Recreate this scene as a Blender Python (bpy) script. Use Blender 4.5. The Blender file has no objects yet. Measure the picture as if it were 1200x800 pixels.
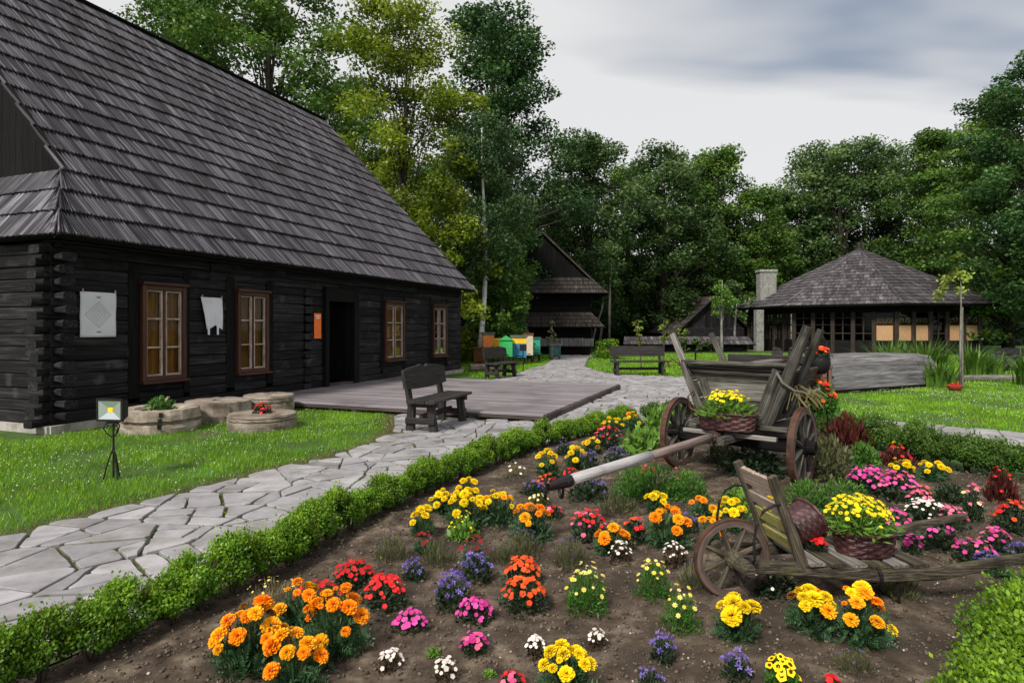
import bpy, math, random
import numpy as np
from mathutils import Vector, Matrix

# ------------------------------------------------------------------ camera, sky, sun, exposure
SC = bpy.context.scene
COL = SC.collection
FPX, EYE, HOR = 720.0, 1.6, 385.0          # focal length (px at 1200 wide), eye height (m), horizon row
cam_data = bpy.data.cameras.new('camera')
cam_data.sensor_width = 36.0
cam_data.lens = FPX / 1200.0 * 36.0
cam_data.shift_y = -(400 - HOR) / 1200.0
cam_data.clip_end = 1500.0
cam = bpy.data.objects.new('camera', cam_data)
COL.objects.link(cam)
cam.location = (0, 0, EYE)
cam.rotation_euler = (math.radians(90), 0, 0)
SC.camera = cam

SUN_ELEV, SUN_AZ = math.radians(44), math.radians(212)    # azimuth measured clockwise from +Y
world = bpy.data.worlds.new('World')
SC.world = world
world.use_nodes = True
wt = world.node_tree
wt.nodes.clear()
def wn(t, **k):
    n = wt.nodes.new(t)
    for a, b in k.items():
        setattr(n, a, b)
    return n
w_out = wn('ShaderNodeOutputWorld')
w_bg = wn('ShaderNodeBackground')
w_sky = wn('ShaderNodeTexSky', sky_type='NISHITA', sun_disc=False, sun_elevation=SUN_ELEV, sun_rotation=SUN_AZ)
w_bg.inputs['Strength'].default_value = 0.1
w_tc = wn('ShaderNodeTexCoord')
w_sep = wn('ShaderNodeSeparateXYZ')
w_add = wn('ShaderNodeMath', operation='ADD'); w_add.inputs[1].default_value = 0.12
w_max = wn('ShaderNodeMath', operation='MAXIMUM'); w_max.inputs[1].default_value = 0.05
w_dx = wn('ShaderNodeMath', operation='DIVIDE')
w_dy = wn('ShaderNodeMath', operation='DIVIDE')
w_comb = wn('ShaderNodeCombineXYZ')
w_map = wn('ShaderNodeMapping')
w_map.inputs['Location'].default_value = (16.52, 3.63, 2.91)
w_map.inputs['Scale'].default_value = (0.24, 0.55, 1.0)
w_noise = wn('ShaderNodeTexNoise')
w_noise.inputs['Scale'].default_value = 1.0
w_noise.inputs['Detail'].default_value = 5.0
w_noise.inputs['Roughness'].default_value = 0.55
w_noise.inputs['Distortion'].default_value = 0.25
w_ramp = wn('ShaderNodeValToRGB')
# overcast layer: bright white cloud with blue-grey bands (values are before the 0.1 strength)
w_ramp.color_ramp.elements[0].position = 0.335
w_ramp.color_ramp.elements[0].color = (1.45, 1.95, 2.75, 1)
w_ramp.color_ramp.elements[1].position = 0.46
w_ramp.color_ramp.elements[1].color = (5.9, 5.85, 5.8, 1)
e = w_ramp.color_ramp.elements.new(0.40)
e.color = (4.3, 4.4, 4.6, 1)
w_mix = wn('ShaderNodeMix', data_type='RGBA')
w_mix.inputs[0].default_value = 0.92
L = wt.links.new
L(w_tc.outputs['Generated'], w_sep.inputs[0])
L(w_sep.outputs['Z'], w_add.inputs[0]); L(w_add.outputs[0], w_max.inputs[0])
L(w_sep.outputs['X'], w_dx.inputs[0]); L(w_max.outputs[0], w_dx.inputs[1])
L(w_sep.outputs['Y'], w_dy.inputs[0]); L(w_max.outputs[0], w_dy.inputs[1])
L(w_dx.outputs[0], w_comb.inputs['X']); L(w_dy.outputs[0], w_comb.inputs['Y'])
L(w_comb.outputs[0], w_map.inputs['Vector']); L(w_map.outputs[0], w_noise.inputs['Vector'])
L(w_noise.outputs['Fac'], w_ramp.inputs[0])
L(w_sky.outputs[0], w_mix.inputs[6]); L(w_ramp.outputs[0], w_mix.inputs[7])
L(w_mix.outputs[2], w_bg.inputs['Color']); L(w_bg.outputs[0], w_out.inputs['Surface'])

sun_data = bpy.data.lights.new('sun', 'SUN')
sun_data.energy = 3.2
sun_data.angle = math.radians(12)
sun_data.color = (1.0, 0.95, 0.86)
sun = bpy.data.objects.new('sun', sun_data)
COL.objects.link(sun)
sdir = Vector((math.sin(SUN_AZ) * math.cos(SUN_ELEV), math.cos(SUN_AZ) * math.cos(SUN_ELEV), math.sin(SUN_ELEV)))
sun.rotation_euler = sdir.to_track_quat('Z', 'Y').to_euler()
sun.location = sdir * 60

SC.view_settings.view_transform = 'Standard'
SC.view_settings.look = 'None'
SC.view_settings.gamma = 1.0
SC.view_settings.use_curve_mapping = False
SC.view_settings.exposure = 0.50
SC.render.resolution_x, SC.render.resolution_y = 1024, 682

# ------------------------------------------------------------------ helpers
RNG = random.Random(11)
def rs(seed):
    return np.random.RandomState(seed)
def G(px, py, z=0.0):
    """ground point (height z) seen at photo pixel px, py"""
    Z = FPX * (EYE - z) / (py - HOR)
    return ((px - 600.0) / FPX * Z, Z, z)
def XZ(px, Z):
    return ((px - 600.0) / FPX * Z, Z)

def tag(o, label=None, cat=None, group=None, kind=None):
    if label: o['label'] = label
    if cat: o['category'] = cat
    if group: o['group'] = group
    if kind: o['kind'] = kind
    return o

def thing(name, label, cat, loc=(0, 0, 0), rz=0.0, group=None, scale=None):
    o = bpy.data.objects.new(name, None)
    COL.objects.link(o)
    o.empty_display_size = 0.2
    o.location = loc
    o.rotation_euler = (0, 0, rz)
    if scale is not None:
        o.scale = scale if hasattr(scale, '__len__') else (scale,) * 3
    return tag(o, label, cat, group)

def mesh_np(name, V, F, mat, gco=None, rnd=None, smooth=False, midx=None):
    """V (n,3), F (m,k) uniform faces or list of index lists"""
    me = bpy.data.meshes.new(name)
    V = np.asarray(V, dtype=np.float32)
    if isinstance(F, np.ndarray):
        m, k = F.shape
        me.vertices.add(len(V)); me.vertices.foreach_set('co', V.ravel())
        me.loops.add(m * k); me.loops.foreach_set('vertex_index', F.astype(np.int32).ravel())
        me.polygons.add(m)
        me.polygons.foreach_set('loop_start', np.arange(0, m * k, k, dtype=np.int32))
        me.polygons.foreach_set('loop_total', np.full(m, k, dtype=np.int32))
        me.update(calc_edges=True)
    else:
        me.from_pydata([tuple(v) for v in V.tolist()], [], F)
    a = me.attributes.new('gco', 'FLOAT_VECTOR', 'POINT')
    a.data.foreach_set('vector', np.asarray(V if gco is None else gco, dtype=np.float32).ravel())
    if rnd is not None and len(rnd) != len(V): rnd = np.repeat(np.asarray(rnd), len(V) // len(rnd))
    b = me.attributes.new('rnd', 'FLOAT', 'POINT')
    b.data.foreach_set('value', np.zeros(len(V), np.float32) if rnd is None else np.asarray(rnd, np.float32))
    for mm in (mat if isinstance(mat, (list, tuple)) else [mat]):
        me.materials.append(mm)
    if midx is not None:
        me.polygons.foreach_set('material_index', np.asarray(midx, np.int32))
    if smooth:
        me.polygons.foreach_set('use_smooth', np.ones(len(me.polygons), dtype=bool))
    me.update()
    return me

def link(name, me, parent=None, loc=None, rot=None, scale=None, kind=None):
    o = bpy.data.objects.new(name, me)
    COL.objects.link(o)
    if parent is not None: o.parent = parent
    if loc is not None: o.location = loc
    if rot is not None:
        if isinstance(rot, Matrix): o.rotation_euler = rot.to_euler()
        else: o.rotation_euler = rot
    if scale is not None:
        o.scale = scale if hasattr(scale, '__len__') else (scale,) * 3
    if kind: o['kind'] = kind
    return o

def copy_tree(o, parent=None):
    c = o.copy()
    COL.objects.link(c)
    c.parent = parent
    for ch in list(o.children):
        copy_tree(ch, c)
    return c

def vnorm(v):
    v = np.asarray(v, float)
    return v / (np.linalg.norm(v) + 1e-12)

class MB:
    """collects shapes into one mesh, with a grain coordinate and a random value per vertex"""
    def __init__(self):
        self.V, self.F, self.Gc, self.R = [], [], [], []
    def add(self, V, F, G_=None, r=None):
        b = len(self.V)
        V = [tuple(map(float, v)) for v in V]
        self.V += V
        self.F += [tuple(int(i) + b for i in f) for f in F]
        self.Gc += [tuple(map(float, g)) for g in (V if G_ is None else G_)]
        r = RNG.random() if r is None else r
        self.R += [r] * len(V)
        return self
    def beam(self, p0, p1, w, h, up=(0, 0, 1), ch=0.0, w1=None, h1=None, r=None):
        """rectangular beam from p0 to p1; w across, h along up; ch chamfer"""
        p0, p1 = np.array(p0, float), np.array(p1, float)
        d = p1 - p0; ln = np.linalg.norm(d); d = d / ln
        up = np.array(up, float)
        if abs(np.dot(up, d)) > 0.98: up = np.array((1.0, 0, 0)) if abs(d[0]) < 0.9 else np.array((0, 1.0, 0))
        s = vnorm(np.cross(d, up)); u = np.cross(s, d)
        w1 = w if w1 is None else w1; h1 = h if h1 is None else h1
        def ring(W, H):
            a, b = W / 2, H / 2
            if ch <= 0: return [(-a, -b), (a, -b), (a, b), (-a, b)]
            c = min(ch, a * .9, b * .9)
            return [(-a + c, -b), (a - c, -b), (a, -b + c), (a, b - c), (a - c, b), (-a + c, b), (-a, b - c), (-a, -b + c)]
        V, Gc = [], []
        off = (RNG.uniform(0, 50), RNG.uniform(0, 50), RNG.uniform(0, 50))
        for P, W, H, t in ((p0, w, h, 0.0), (p1, w1, h1, ln)):
            for (a, b) in ring(W, H):
                V.append(P + s * a + u * b); Gc.append((t + off[0], a + off[1], b + off[2]))
        n = len(V) // 2
        F = [(i, (i + 1) % n, n + (i + 1) % n, n + i) for i in range(n)] + [tuple(range(n))[::-1], tuple(range(n, 2 * n))]
        return self.add(V, F, Gc, r)
    def box(self, lo, hi, r=None):
        lo, hi = np.array(lo, float), np.array(hi, float)
        c = (lo + hi) / 2; s = hi - lo
        ax = int(np.argmax(s))
        if ax == 0: return self.beam((lo[0], c[1], c[2]), (hi[0], c[1], c[2]), s[1], s[2], (0, 0, 1), r=r)
        if ax == 1: return self.beam((c[0], lo[1], c[2]), (c[0], hi[1], c[2]), s[0], s[2], (0, 0, 1), r=r)
        return self.beam((c[0], c[1], lo[2]), (c[0], c[1], hi[2]), s[0], s[1], (0, 1, 0), r=r)
    def tube(self, path, radii, n=8, caps=True, r=None, rough=0.0):
        path = [np.array(p, float) for p in path]
        if not hasattr(radii, '__len__'): radii = [radii] * len(path)
        V, Gc, F = [], [], []
        off = RNG.uniform(0, 50); ln = 0.0
        ref = np.array((0.3, 0.2, 0.93))
        for i, p in enumerate(path):
            d = path[min(i + 1, len(path) - 1)] - path[max(i - 1, 0)]
            d = vnorm(d)
            rf = ref if abs(np.dot(ref, d)) < 0.95 else np.array((1.0, 0, 0))
            s = vnorm(np.cross(d, rf)); u = np.cross(s, d)
            if i: ln += np.linalg.norm(p - path[i - 1])
            for k in range(n):
                a = 2 * math.pi * k / n
                rr = radii[i] * (1 + RNG.uniform(-rough, rough))
                V.append(p + (s * math.cos(a) + u * math.sin(a)) * rr)
                Gc.append((ln + off, rr * math.cos(a) + off, rr * math.sin(a) + off))
        for i in range(len(path) - 1):
            for k in range(n):
                k2 = (k + 1) % n
                F.append((i * n + k, i * n + k2, (i + 1) * n + k2, (i + 1) * n + k))
        if caps:
            F.append(tuple(range(n))[::-1]); m = (len(path) - 1) * n
            F.append(tuple(range(m, m + n)))
        return self.add(V, F, Gc, r)
    def ring(self, c, axis, R, tw, th, n=24, r=None, n0=0, arc=1.0):
        """ring of rectangular section: radial thickness th, axial width tw"""
        c = np.array(c, float); ax = vnorm(axis)
        rf = np.array((0, 0, 1.0)) if abs(ax[2]) < .9 else np.array((1.0, 0, 0))
        s = vnorm(np.cross(ax, rf)); u = np.cross(s, ax)
        V, Gc, F = [], [], []
        for k in range(n):
            a = 2 * math.pi * k / n
            d = s * math.cos(a) + u * math.sin(a)
            for (rr, t) in ((R - th, -tw / 2), (R, -tw / 2), (R, tw / 2), (R - th, tw / 2)):
                V.append(c + d * rr + ax * t); Gc.append((a * R, rr, t))
        for k in range(n):
            k2 = (k + 1) % n
            for j in range(4):
                F.append((k * 4 + j, k * 4 + (j + 1) % 4, k2 * 4 + (j + 1) % 4, k2 * 4 + j))
        return self.add(V, F, Gc, r)
    def lathe(self, prof, c=(0, 0, 0), n=24, axis=(0, 0, 1), rough=0.0, r=None, seed=0):
        c = np.array(c, float); ax = vnorm(axis)
        rf = np.array((0, 0, 1.0)) if abs(ax[2]) < .9 else np.array((0, 1.0, 0))
        s = vnorm(np.cross(ax, rf)); u = np.cross(s, ax)
        rn = random.Random(seed)
        V, F = [], []
        for (rr, z) in prof:
            for k in range(n):
                a = 2 * math.pi * k / n
                q = rr * (1 + rn.uniform(-rough, rough))
                V.append(c + (s * math.cos(a) + u * math.sin(a)) * q + ax * (z + rn.uniform(-rough, rough) * 0.3))
        m = len(prof)
        for i in range(m - 1):
            for k in range(n):
                k2 = (k + 1) % n
                F.append((i * n + k, i * n + k2, (i + 1) * n + k2, (i + 1) * n + k))
        if prof[0][0] > 1e-6: F.append(tuple(range(n))[::-1])
        if prof[-1][0] > 1e-6: F.append(tuple(range((m - 1) * n, m * n)))
        return self.add(V, F, None, r)
    def prism(self, poly, z0, z1, inset=0.0, r=None, tilt=(0, 0)):
        """vertical prism over a 2D polygon (ccw) with a chamfered top edge"""
        P = np.array(poly, float); c = P.mean(0); n = len(P)
        def lay(sc, z): return [(c[0] + (p[0] - c[0]) * sc, c[1] + (p[1] - c[1]) * sc, z + (p[0] - c[0]) * tilt[0] + (p[1] - c[1]) * tilt[1]) for p in P]
        R = np.linalg.norm(P - c, axis=1).mean()
        if inset > 0:
            V = lay(1, z0) + lay(1, z1 - inset) + lay(1 - inset / R * 1.2, z1); m = 3
        else:
            V = lay(1, z0) + lay(1, z1); m = 2
        F = [(j * n + i, j * n + (i + 1) % n, (j + 1) * n + (i + 1) % n, (j + 1) * n + i) for j in range(m - 1) for i in range(n)]
        F.append(tuple(range((m - 1) * n, m * n)))
        return self.add(V, F, None, r)
    def mesh(self, name, mat, smooth=False):
        return mesh_np(name, self.V, self.F, mat, self.Gc, self.R, smooth)
    def build(self, name, mat, parent=None, smooth=False, loc=None, rot=None, kind=None):
        return link(name, self.mesh(name, mat, smooth), parent, loc, rot, kind=kind)

def vhash(ix, iy, seed):
    h = (ix.astype(np.int64) * 374761393 + iy.astype(np.int64) * 668265263 + seed * 974711) & 0x7fffffff
    h = ((h ^ (h >> 13)) * 1274126177) & 0x7fffffff
    return ((h ^ (h >> 16)) & 0xffff) / 65535.0
def fnoise(x, y, scale, octs=3, seed=0):
    x = np.asarray(x, float) * scale + 137.0; y = np.asarray(y, float) * scale + 91.0
    out = 0.0; amp = 1.0; tot = 0.0
    for o in range(octs):
        ix, iy = np.floor(x), np.floor(y); fx, fy = x - ix, y - iy
        fx = fx * fx * (3 - 2 * fx); fy = fy * fy * (3 - 2 * fy)
        a, b = vhash(ix, iy, seed + o), vhash(ix + 1, iy, seed + o)
        c, d = vhash(ix, iy + 1, seed + o), vhash(ix + 1, iy + 1, seed + o)
        out = out + amp * ((a * (1 - fx) + b * fx) * (1 - fy) + (c * (1 - fx) + d * fx) * fy)
        tot += amp; amp *= 0.5; x = x * 2.03; y = y * 2.03
    return out / tot

def in_poly(x, y, poly):
    x, y = np.asarray(x, float), np.asarray(y, float)
    ins = np.zeros(x.shape, bool); n = len(poly)
    for i in range(n):
        x0, y0 = poly[i]; x1, y1 = poly[(i + 1) % n]
        cnd = (y0 > y) != (y1 > y)
        with np.errstate(divide='ignore', invalid='ignore'):
            xi = (x1 - x0) * (y - y0) / (y1 - y0 + 1e-12) + x0
        ins ^= cnd & (x < xi)
    return ins
def edge_dist(x, y, poly):
    x, y = np.asarray(x, float), np.asarray(y, float)
    best = np.full(x.shape, 1e9); n = len(poly)
    for i in range(n):
        a = np.array(poly[i]); b = np.array(poly[(i + 1) % n]); d = b - a
        t = np.clip(((x - a[0]) * d[0] + (y - a[1]) * d[1]) / (d @ d + 1e-12), 0, 1)
        best = np.minimum(best, np.hypot(x - a[0] - t * d[0], y - a[1] - t * d[1]))
    return best
def smooth_line(pts, k=6):
    """Catmull-Rom through points"""
    P = [np.array(p, float) for p in pts]
    P = [2 * P[0] - P[1]] + P + [2 * P[-1] - P[-2]]
    out = []
    for i in range(1, len(P) - 2):
        for j in range(k):
            t = j / k
            out.append(0.5 * ((2 * P[i]) + (-P[i - 1] + P[i + 1]) * t + (2 * P[i - 1] - 5 * P[i] + 4 * P[i + 1] - P[i + 2]) * t * t + (-P[i - 1] + 3 * P[i] - 3 * P[i + 1] + P[i + 2]) * t ** 3))
    out.append(P[-2])
    return [tuple(p) for p in out]

# ------------------------------------------------------------------ materials
def nn(nt, t, **k):
    n = nt.nodes.new(t)
    for a, b in k.items(): setattr(n, a, b)
    return n
def c4(c): return (c[0], c[1], c[2], 1.0)
def set_ramp(r, stops):
    els = r.color_ramp.elements
    els[0].position, els[0].color = stops[0][0], c4(stops[0][1])
    els[1].position, els[1].color = stops[-1][0], c4(stops[-1][1])
    for p, c in stops[1:-1]:
        q = els.new(p); q.color = c4(c)
def tone_node(nt, amount):
    """value factor 1 +- amount from the per-vertex and per-object random number"""
    at = nn(nt, 'ShaderNodeAttribute', attribute_name='rnd')
    oi = nn(nt, 'ShaderNodeObjectInfo')
    a = nn(nt, 'ShaderNodeMath', operation='ADD')
    nt.links.new(at.outputs['Fac'], a.inputs[0]); nt.links.new(oi.outputs['Random'], a.inputs[1])
    fr = nn(nt, 'ShaderNodeMath', operation='FRACT'); nt.links.new(a.outputs[0], fr.inputs[0])
    mr = nn(nt, 'ShaderNodeMapRange'); mr.inputs['To Min'].default_value = 1 - amount; mr.inputs['To Max'].default_value = 1 + amount
    nt.links.new(fr.outputs[0], mr.inputs['Value'])
    return mr.outputs['Result'], fr.outputs[0]
def surf(name, stops, scale=4.0, grain=(1, 1, 1), rough=0.8, bump=0.3, tone=0.12, detail=6.0, metal=0.0, coords='gco', blotch=None, spec=0.3, bscale=1.0, hue=0.0, stain=None):
    """noise-coloured material; blotch = (colour, scale, low, high) lays a second, patchy colour on top"""
    m = bpy.data.materials.new(name); m.use_nodes = True
    nt = m.node_tree; b = nt.nodes['Principled BSDF']
    if coords == 'gco':
        src = nn(nt, 'ShaderNodeAttribute', attribute_name='gco').outputs['Vector']
        oi = nn(nt, 'ShaderNodeObjectInfo')
        ml = nn(nt, 'ShaderNodeMath', operation='MULTIPLY'); ml.inputs[1].default_value = 37.0
        nt.links.new(oi.outputs['Random'], ml.inputs[0])
        va = nn(nt, 'ShaderNodeVectorMath', operation='ADD')
        nt.links.new(src, va.inputs[0]); nt.links.new(ml.outputs[0], va.inputs[1]); src = va.outputs[0]
    else:
        src = nn(nt, 'ShaderNodeNewGeometry').outputs['Position']
    mp = nn(nt, 'ShaderNodeMapping'); mp.inputs['Scale'].default_value = grain
    nt.links.new(src, mp.inputs['Vector'])
    ns = nn(nt, 'ShaderNodeTexNoise'); ns.inputs['Scale'].default_value = scale; ns.inputs['Detail'].default_value = detail; ns.inputs['Roughness'].default_value = 0.62
    nt.links.new(mp.outputs[0], ns.inputs['Vector'])
    rp = nn(nt, 'ShaderNodeValToRGB'); set_ramp(rp, stops)
    nt.links.new(ns.outputs['Fac'], rp.inputs[0])
    col = rp.outputs[0]
    if blotch:
        bc, bs, lo, hi = blotch
        n2 = nn(nt, 'ShaderNodeTexNoise'); n2.inputs['Scale'].default_value = bs; n2.inputs['Detail'].default_value = 5.0
        nt.links.new(src, n2.inputs['Vector'])
        mr = nn(nt, 'ShaderNodeMapRange'); mr.inputs['From Min'].default_value = lo; mr.inputs['From Max'].default_value = hi
        nt.links.new(n2.outputs['Fac'], mr.inputs['Value'])
        mx = nn(nt, 'ShaderNodeMix', data_type='RGBA'); mx.inputs[7].default_value = c4(bc)
        nt.links.new(mr.outputs[0], mx.inputs[0]); nt.links.new(col, mx.inputs[6]); col = mx.outputs[2]
    if stain:
        bc, bs, lo, hi, amt = stain
        gp = nn(nt, 'ShaderNodeNewGeometry'); n3 = nn(nt, 'ShaderNodeTexNoise'); n3.inputs['Scale'].default_value = bs; n3.inputs['Detail'].default_value = 6.0
        nt.links.new(gp.outputs['Position'], n3.inputs['Vector'])
        mr = nn(nt, 'ShaderNodeMapRange'); mr.inputs['From Min'].default_value = lo; mr.inputs['From Max'].default_value = hi; mr.inputs['To Max'].default_value = amt
        nt.links.new(n3.outputs['Fac'], mr.inputs['Value'])
        mx = nn(nt, 'ShaderNodeMix', data_type='RGBA'); mx.inputs[7].default_value = c4(bc)
        nt.links.new(mr.outputs[0], mx.inputs[0]); nt.links.new(col, mx.inputs[6]); col = mx.outputs[2]
    if tone > 0:
        v, fr = tone_node(nt, tone)
        hs = nn(nt, 'ShaderNodeHueSaturation')
        nt.links.new(v, hs.inputs['Value']); nt.links.new(col, hs.inputs['Color'])
        if hue > 0:
            hr = nn(nt, 'ShaderNodeMapRange'); hr.inputs['To Min'].default_value = 0.5 - hue; hr.inputs['To Max'].default_value = 0.5 + hue
            nt.links.new(fr, hr.inputs['Value']); nt.links.new(hr.outputs[0], hs.inputs['Hue'])
        col = hs.outputs[0]
    nt.links.new(col, b.inputs['Base Color'])
    b.inputs['Roughness'].default_value = rough; b.inputs['Metallic'].default_value = metal
    b.inputs['Specular IOR Level'].default_value = spec
    if bump > 0:
        bp = nn(nt, 'ShaderNodeBump'); bp.inputs['Strength'].default_value = bump; bp.inputs['Distance'].default_value = 0.02 * bscale
        nt.links.new(ns.outputs['Fac'], bp.inputs['Height']); nt.links.new(bp.outputs[0], b.inputs['Normal'])
    return m
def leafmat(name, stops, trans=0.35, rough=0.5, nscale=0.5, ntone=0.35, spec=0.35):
    """leaf colour from the per-leaf rnd value, modulated by a large noise"""
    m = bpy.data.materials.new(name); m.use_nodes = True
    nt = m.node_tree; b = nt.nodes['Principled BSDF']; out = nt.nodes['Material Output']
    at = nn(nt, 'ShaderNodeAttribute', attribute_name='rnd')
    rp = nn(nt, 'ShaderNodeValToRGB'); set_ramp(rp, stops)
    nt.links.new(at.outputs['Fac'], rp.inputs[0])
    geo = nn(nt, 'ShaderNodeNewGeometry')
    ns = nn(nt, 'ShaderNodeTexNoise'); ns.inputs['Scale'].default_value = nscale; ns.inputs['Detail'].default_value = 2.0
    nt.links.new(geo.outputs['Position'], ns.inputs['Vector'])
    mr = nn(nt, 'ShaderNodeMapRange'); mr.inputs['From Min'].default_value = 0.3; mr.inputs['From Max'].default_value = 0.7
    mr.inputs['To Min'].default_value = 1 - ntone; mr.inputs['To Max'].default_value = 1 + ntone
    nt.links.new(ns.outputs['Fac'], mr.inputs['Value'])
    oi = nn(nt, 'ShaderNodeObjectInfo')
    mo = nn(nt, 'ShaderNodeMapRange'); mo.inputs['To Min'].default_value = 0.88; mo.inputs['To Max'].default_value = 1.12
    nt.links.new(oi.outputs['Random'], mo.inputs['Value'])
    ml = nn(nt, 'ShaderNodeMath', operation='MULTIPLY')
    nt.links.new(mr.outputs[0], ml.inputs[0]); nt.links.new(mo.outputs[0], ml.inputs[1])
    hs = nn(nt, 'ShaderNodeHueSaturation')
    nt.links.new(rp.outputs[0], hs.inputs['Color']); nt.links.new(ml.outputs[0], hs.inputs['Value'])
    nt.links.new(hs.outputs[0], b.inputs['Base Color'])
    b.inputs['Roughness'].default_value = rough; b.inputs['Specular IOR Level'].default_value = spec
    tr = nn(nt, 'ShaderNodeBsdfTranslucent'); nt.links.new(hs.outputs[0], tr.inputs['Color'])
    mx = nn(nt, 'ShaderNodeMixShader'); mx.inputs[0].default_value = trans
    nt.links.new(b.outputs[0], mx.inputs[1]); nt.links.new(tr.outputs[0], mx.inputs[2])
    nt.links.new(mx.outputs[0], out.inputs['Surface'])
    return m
def petal(name, c1, c2, trans=0.2):
    return leafmat(name, [(0.0, c1), (1.0, c2)], trans=trans, rough=0.6, nscale=9.0, ntone=0.12, spec=0.2)
def plain(name, c, rough=0.6, metal=0.0, var=0.15):
    return surf(name, [(0.3, tuple(x * (1 - var) for x in c)), (0.7, tuple(min(1, x * (1 + var)) for x in c))], scale=9.0, rough=rough, metal=metal, bump=0.12, tone=0.05)

M = {}
M['log'] = surf('charred_log_wood', [(0.25, (0.004, 0.004, 0.005)), (0.5, (0.013, 0.012, 0.0135)), (0.74, (0.048, 0.045, 0.050))], scale=1.6, grain=(0.9, 18, 18), rough=0.75, bump=0.8, tone=0.45, blotch=((0.085, 0.082, 0.09), 2.6, 0.60, 0.86), stain=((0.07, 0.068, 0.076), 1.3, 0.5, 0.72, 0.10), spec=0.14)
M['black'] = surf('black_stained_wood', [(0.3, (0.004, 0.004, 0.004)), (0.7, (0.014, 0.013, 0.013))], scale=1.5, grain=(1, 24, 24), rough=0.8, bump=0.5, tone=0.25, spec=0.08)
M['shingle'] = surf('grey_wood_shingle', [(0.34, (0.013, 0.012, 0.015)), (0.5, (0.048, 0.045, 0.055)), (0.66, (0.175, 0.166, 0.195))], scale=1.3, grain=(0.6, 9, 9), rough=0.65, bump=0.6, tone=0.62, spec=0.22, stain=((0.15, 0.15, 0.17), 0.7, 0.5, 0.72, 0.22))
M['shingle_far'] = surf('weathered_shingle', [(0.25, (0.022, 0.019, 0.021)), (0.5, (0.068, 0.060, 0.066)), (0.78, (0.18, 0.165, 0.175))], scale=0.9, grain=(1.0, 4, 4), rough=0.7, bump=0.4, tone=0.38, spec=0.2)
M['shingle_brown'] = surf('brown_wood_shingle', [(0.25, (0.016, 0.012, 0.011)), (0.5, (0.038, 0.031, 0.028)), (0.78, (0.085, 0.072, 0.066))], scale=0.9, grain=(1.0, 4, 4), rough=0.7, bump=0.4, tone=0.35)
M['frame'] = surf('brown_window_frame', [(0.3, (0.028, 0.010, 0.006)), (0.7, (0.085, 0.033, 0.020))], scale=2, grain=(1, 14, 14), rough=0.55, bump=0.3, tone=0.15)
M['sash'] = surf('pale_sash_paint', [(0.3, (0.20, 0.13, 0.10)), (0.7, (0.52, 0.42, 0.36))], scale=5, grain=(1, 4, 4), rough=0.6, bump=0.3, tone=0.15)
M['curtain'] = surf('amber_curtain', [(0.25, (0.09, 0.028, 0.003)), (0.75, (0.32, 0.12, 0.014))], scale=2.5, grain=(3, 3, 0.6), rough=0.9, bump=0.2, tone=0.3)
M['deck'] = surf('deck_plank', [(0.25, (0.11, 0.096, 0.105)), (0.5, (0.195, 0.172, 0.185)), (0.8, (0.31, 0.28, 0.295))], scale=1.4, grain=(0.6, 30, 30), rough=0.6, bump=0.4, tone=0.26, spec=0.4, stain=((0.07, 0.062, 0.06), 1.1, 0.48, 0.7, 0.6))
M['deck_edge'] = surf('deck_fascia', [(0.25, (0.030, 0.022, 0.020)), (0.75, (0.12, 0.09, 0.08))], scale=1.4, grain=(0.8, 10, 10), rough=0.7, bump=0.4, tone=0.35)
M['stone'] = surf('flagstone', [(0.25, (0.18, 0.172, 0.18)), (0.5, (0.27, 0.26, 0.272)), (0.8, (0.37, 0.358, 0.372))], scale=3.4, grain=(1, 1, 1), rough=0.75, bump=0.5, tone=0.20, blotch=((0.15, 0.135, 0.12), 2.2, 0.52, 0.74), spec=0.35, stain=((0.10, 0.10, 0.075), 4.5, 0.55, 0.72, 0.55))
M['joint'] = surf('mossy_joint_soil', [(0.3, (0.030, 0.026, 0.015)), (0.5, (0.055, 0.058, 0.022)), (0.75, (0.09, 0.11, 0.03))], scale=3.0, rough=0.95, bump=0.6, tone=0, coords='pos', detail=8)
M['ground'] = surf('turf_ground', [(0.3, (0.030, 0.045, 0.010)), (0.55, (0.050, 0.105, 0.016)), (0.8, (0.075, 0.16, 0.025))], scale=1.5, rough=0.95, bump=0.5, tone=0, coords='pos', detail=9, blotch=((0.085, 0.066, 0.035), 0.9, 0.60, 0.80))
M['soil'] = surf('flower_bed_soil', [(0.30, (0.018, 0.012, 0.008)), (0.5, (0.072, 0.052, 0.036)), (0.70, (0.19, 0.15, 0.112))], scale=7, rough=0.95, bump=0.9, tone=0, coords='pos', detail=11, blotch=((0.036, 0.026, 0.018), 1.5, 0.47, 0.66), bscale=1.0)
M['clod'] = surf('soil_clod', [(0.25, (0.03, 0.021, 0.014)), (0.75, (0.17, 0.13, 0.10))], scale=20, rough=0.95, bump=0.6, tone=0.4)
M['pebble'] = surf('pale_pebble', [(0.25, (0.25, 0.21, 0.18)), (0.75, (0.5, 0.46, 0.42))], scale=20, rough=0.8, bump=0.3, tone=0.3)
M['millstone'] = surf('old_millstone', [(0.22, (0.11, 0.085, 0.065)), (0.5, (0.26, 0.215, 0.175)), (0.8, (0.44, 0.39, 0.335))], scale=4.5, rough=0.9, bump=0.9, tone=0.18, blotch=((0.085, 0.062, 0.042), 3.0, 0.52, 0.72), detail=9)
M['foundation'] = surf('limewashed_footing', [(0.3, (0.20, 0.18, 0.16)), (0.7, (0.42, 0.40, 0.37))], scale=5, rough=0.9, bump=0.6, tone=0.1)
M['iron'] = surf('black_iron', [(0.3, (0.010, 0.010, 0.011)), (0.7, (0.03, 0.028, 0.028))], scale=8, rough=0.5, metal=0.4, bump=0.25, tone=0.1)
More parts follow.
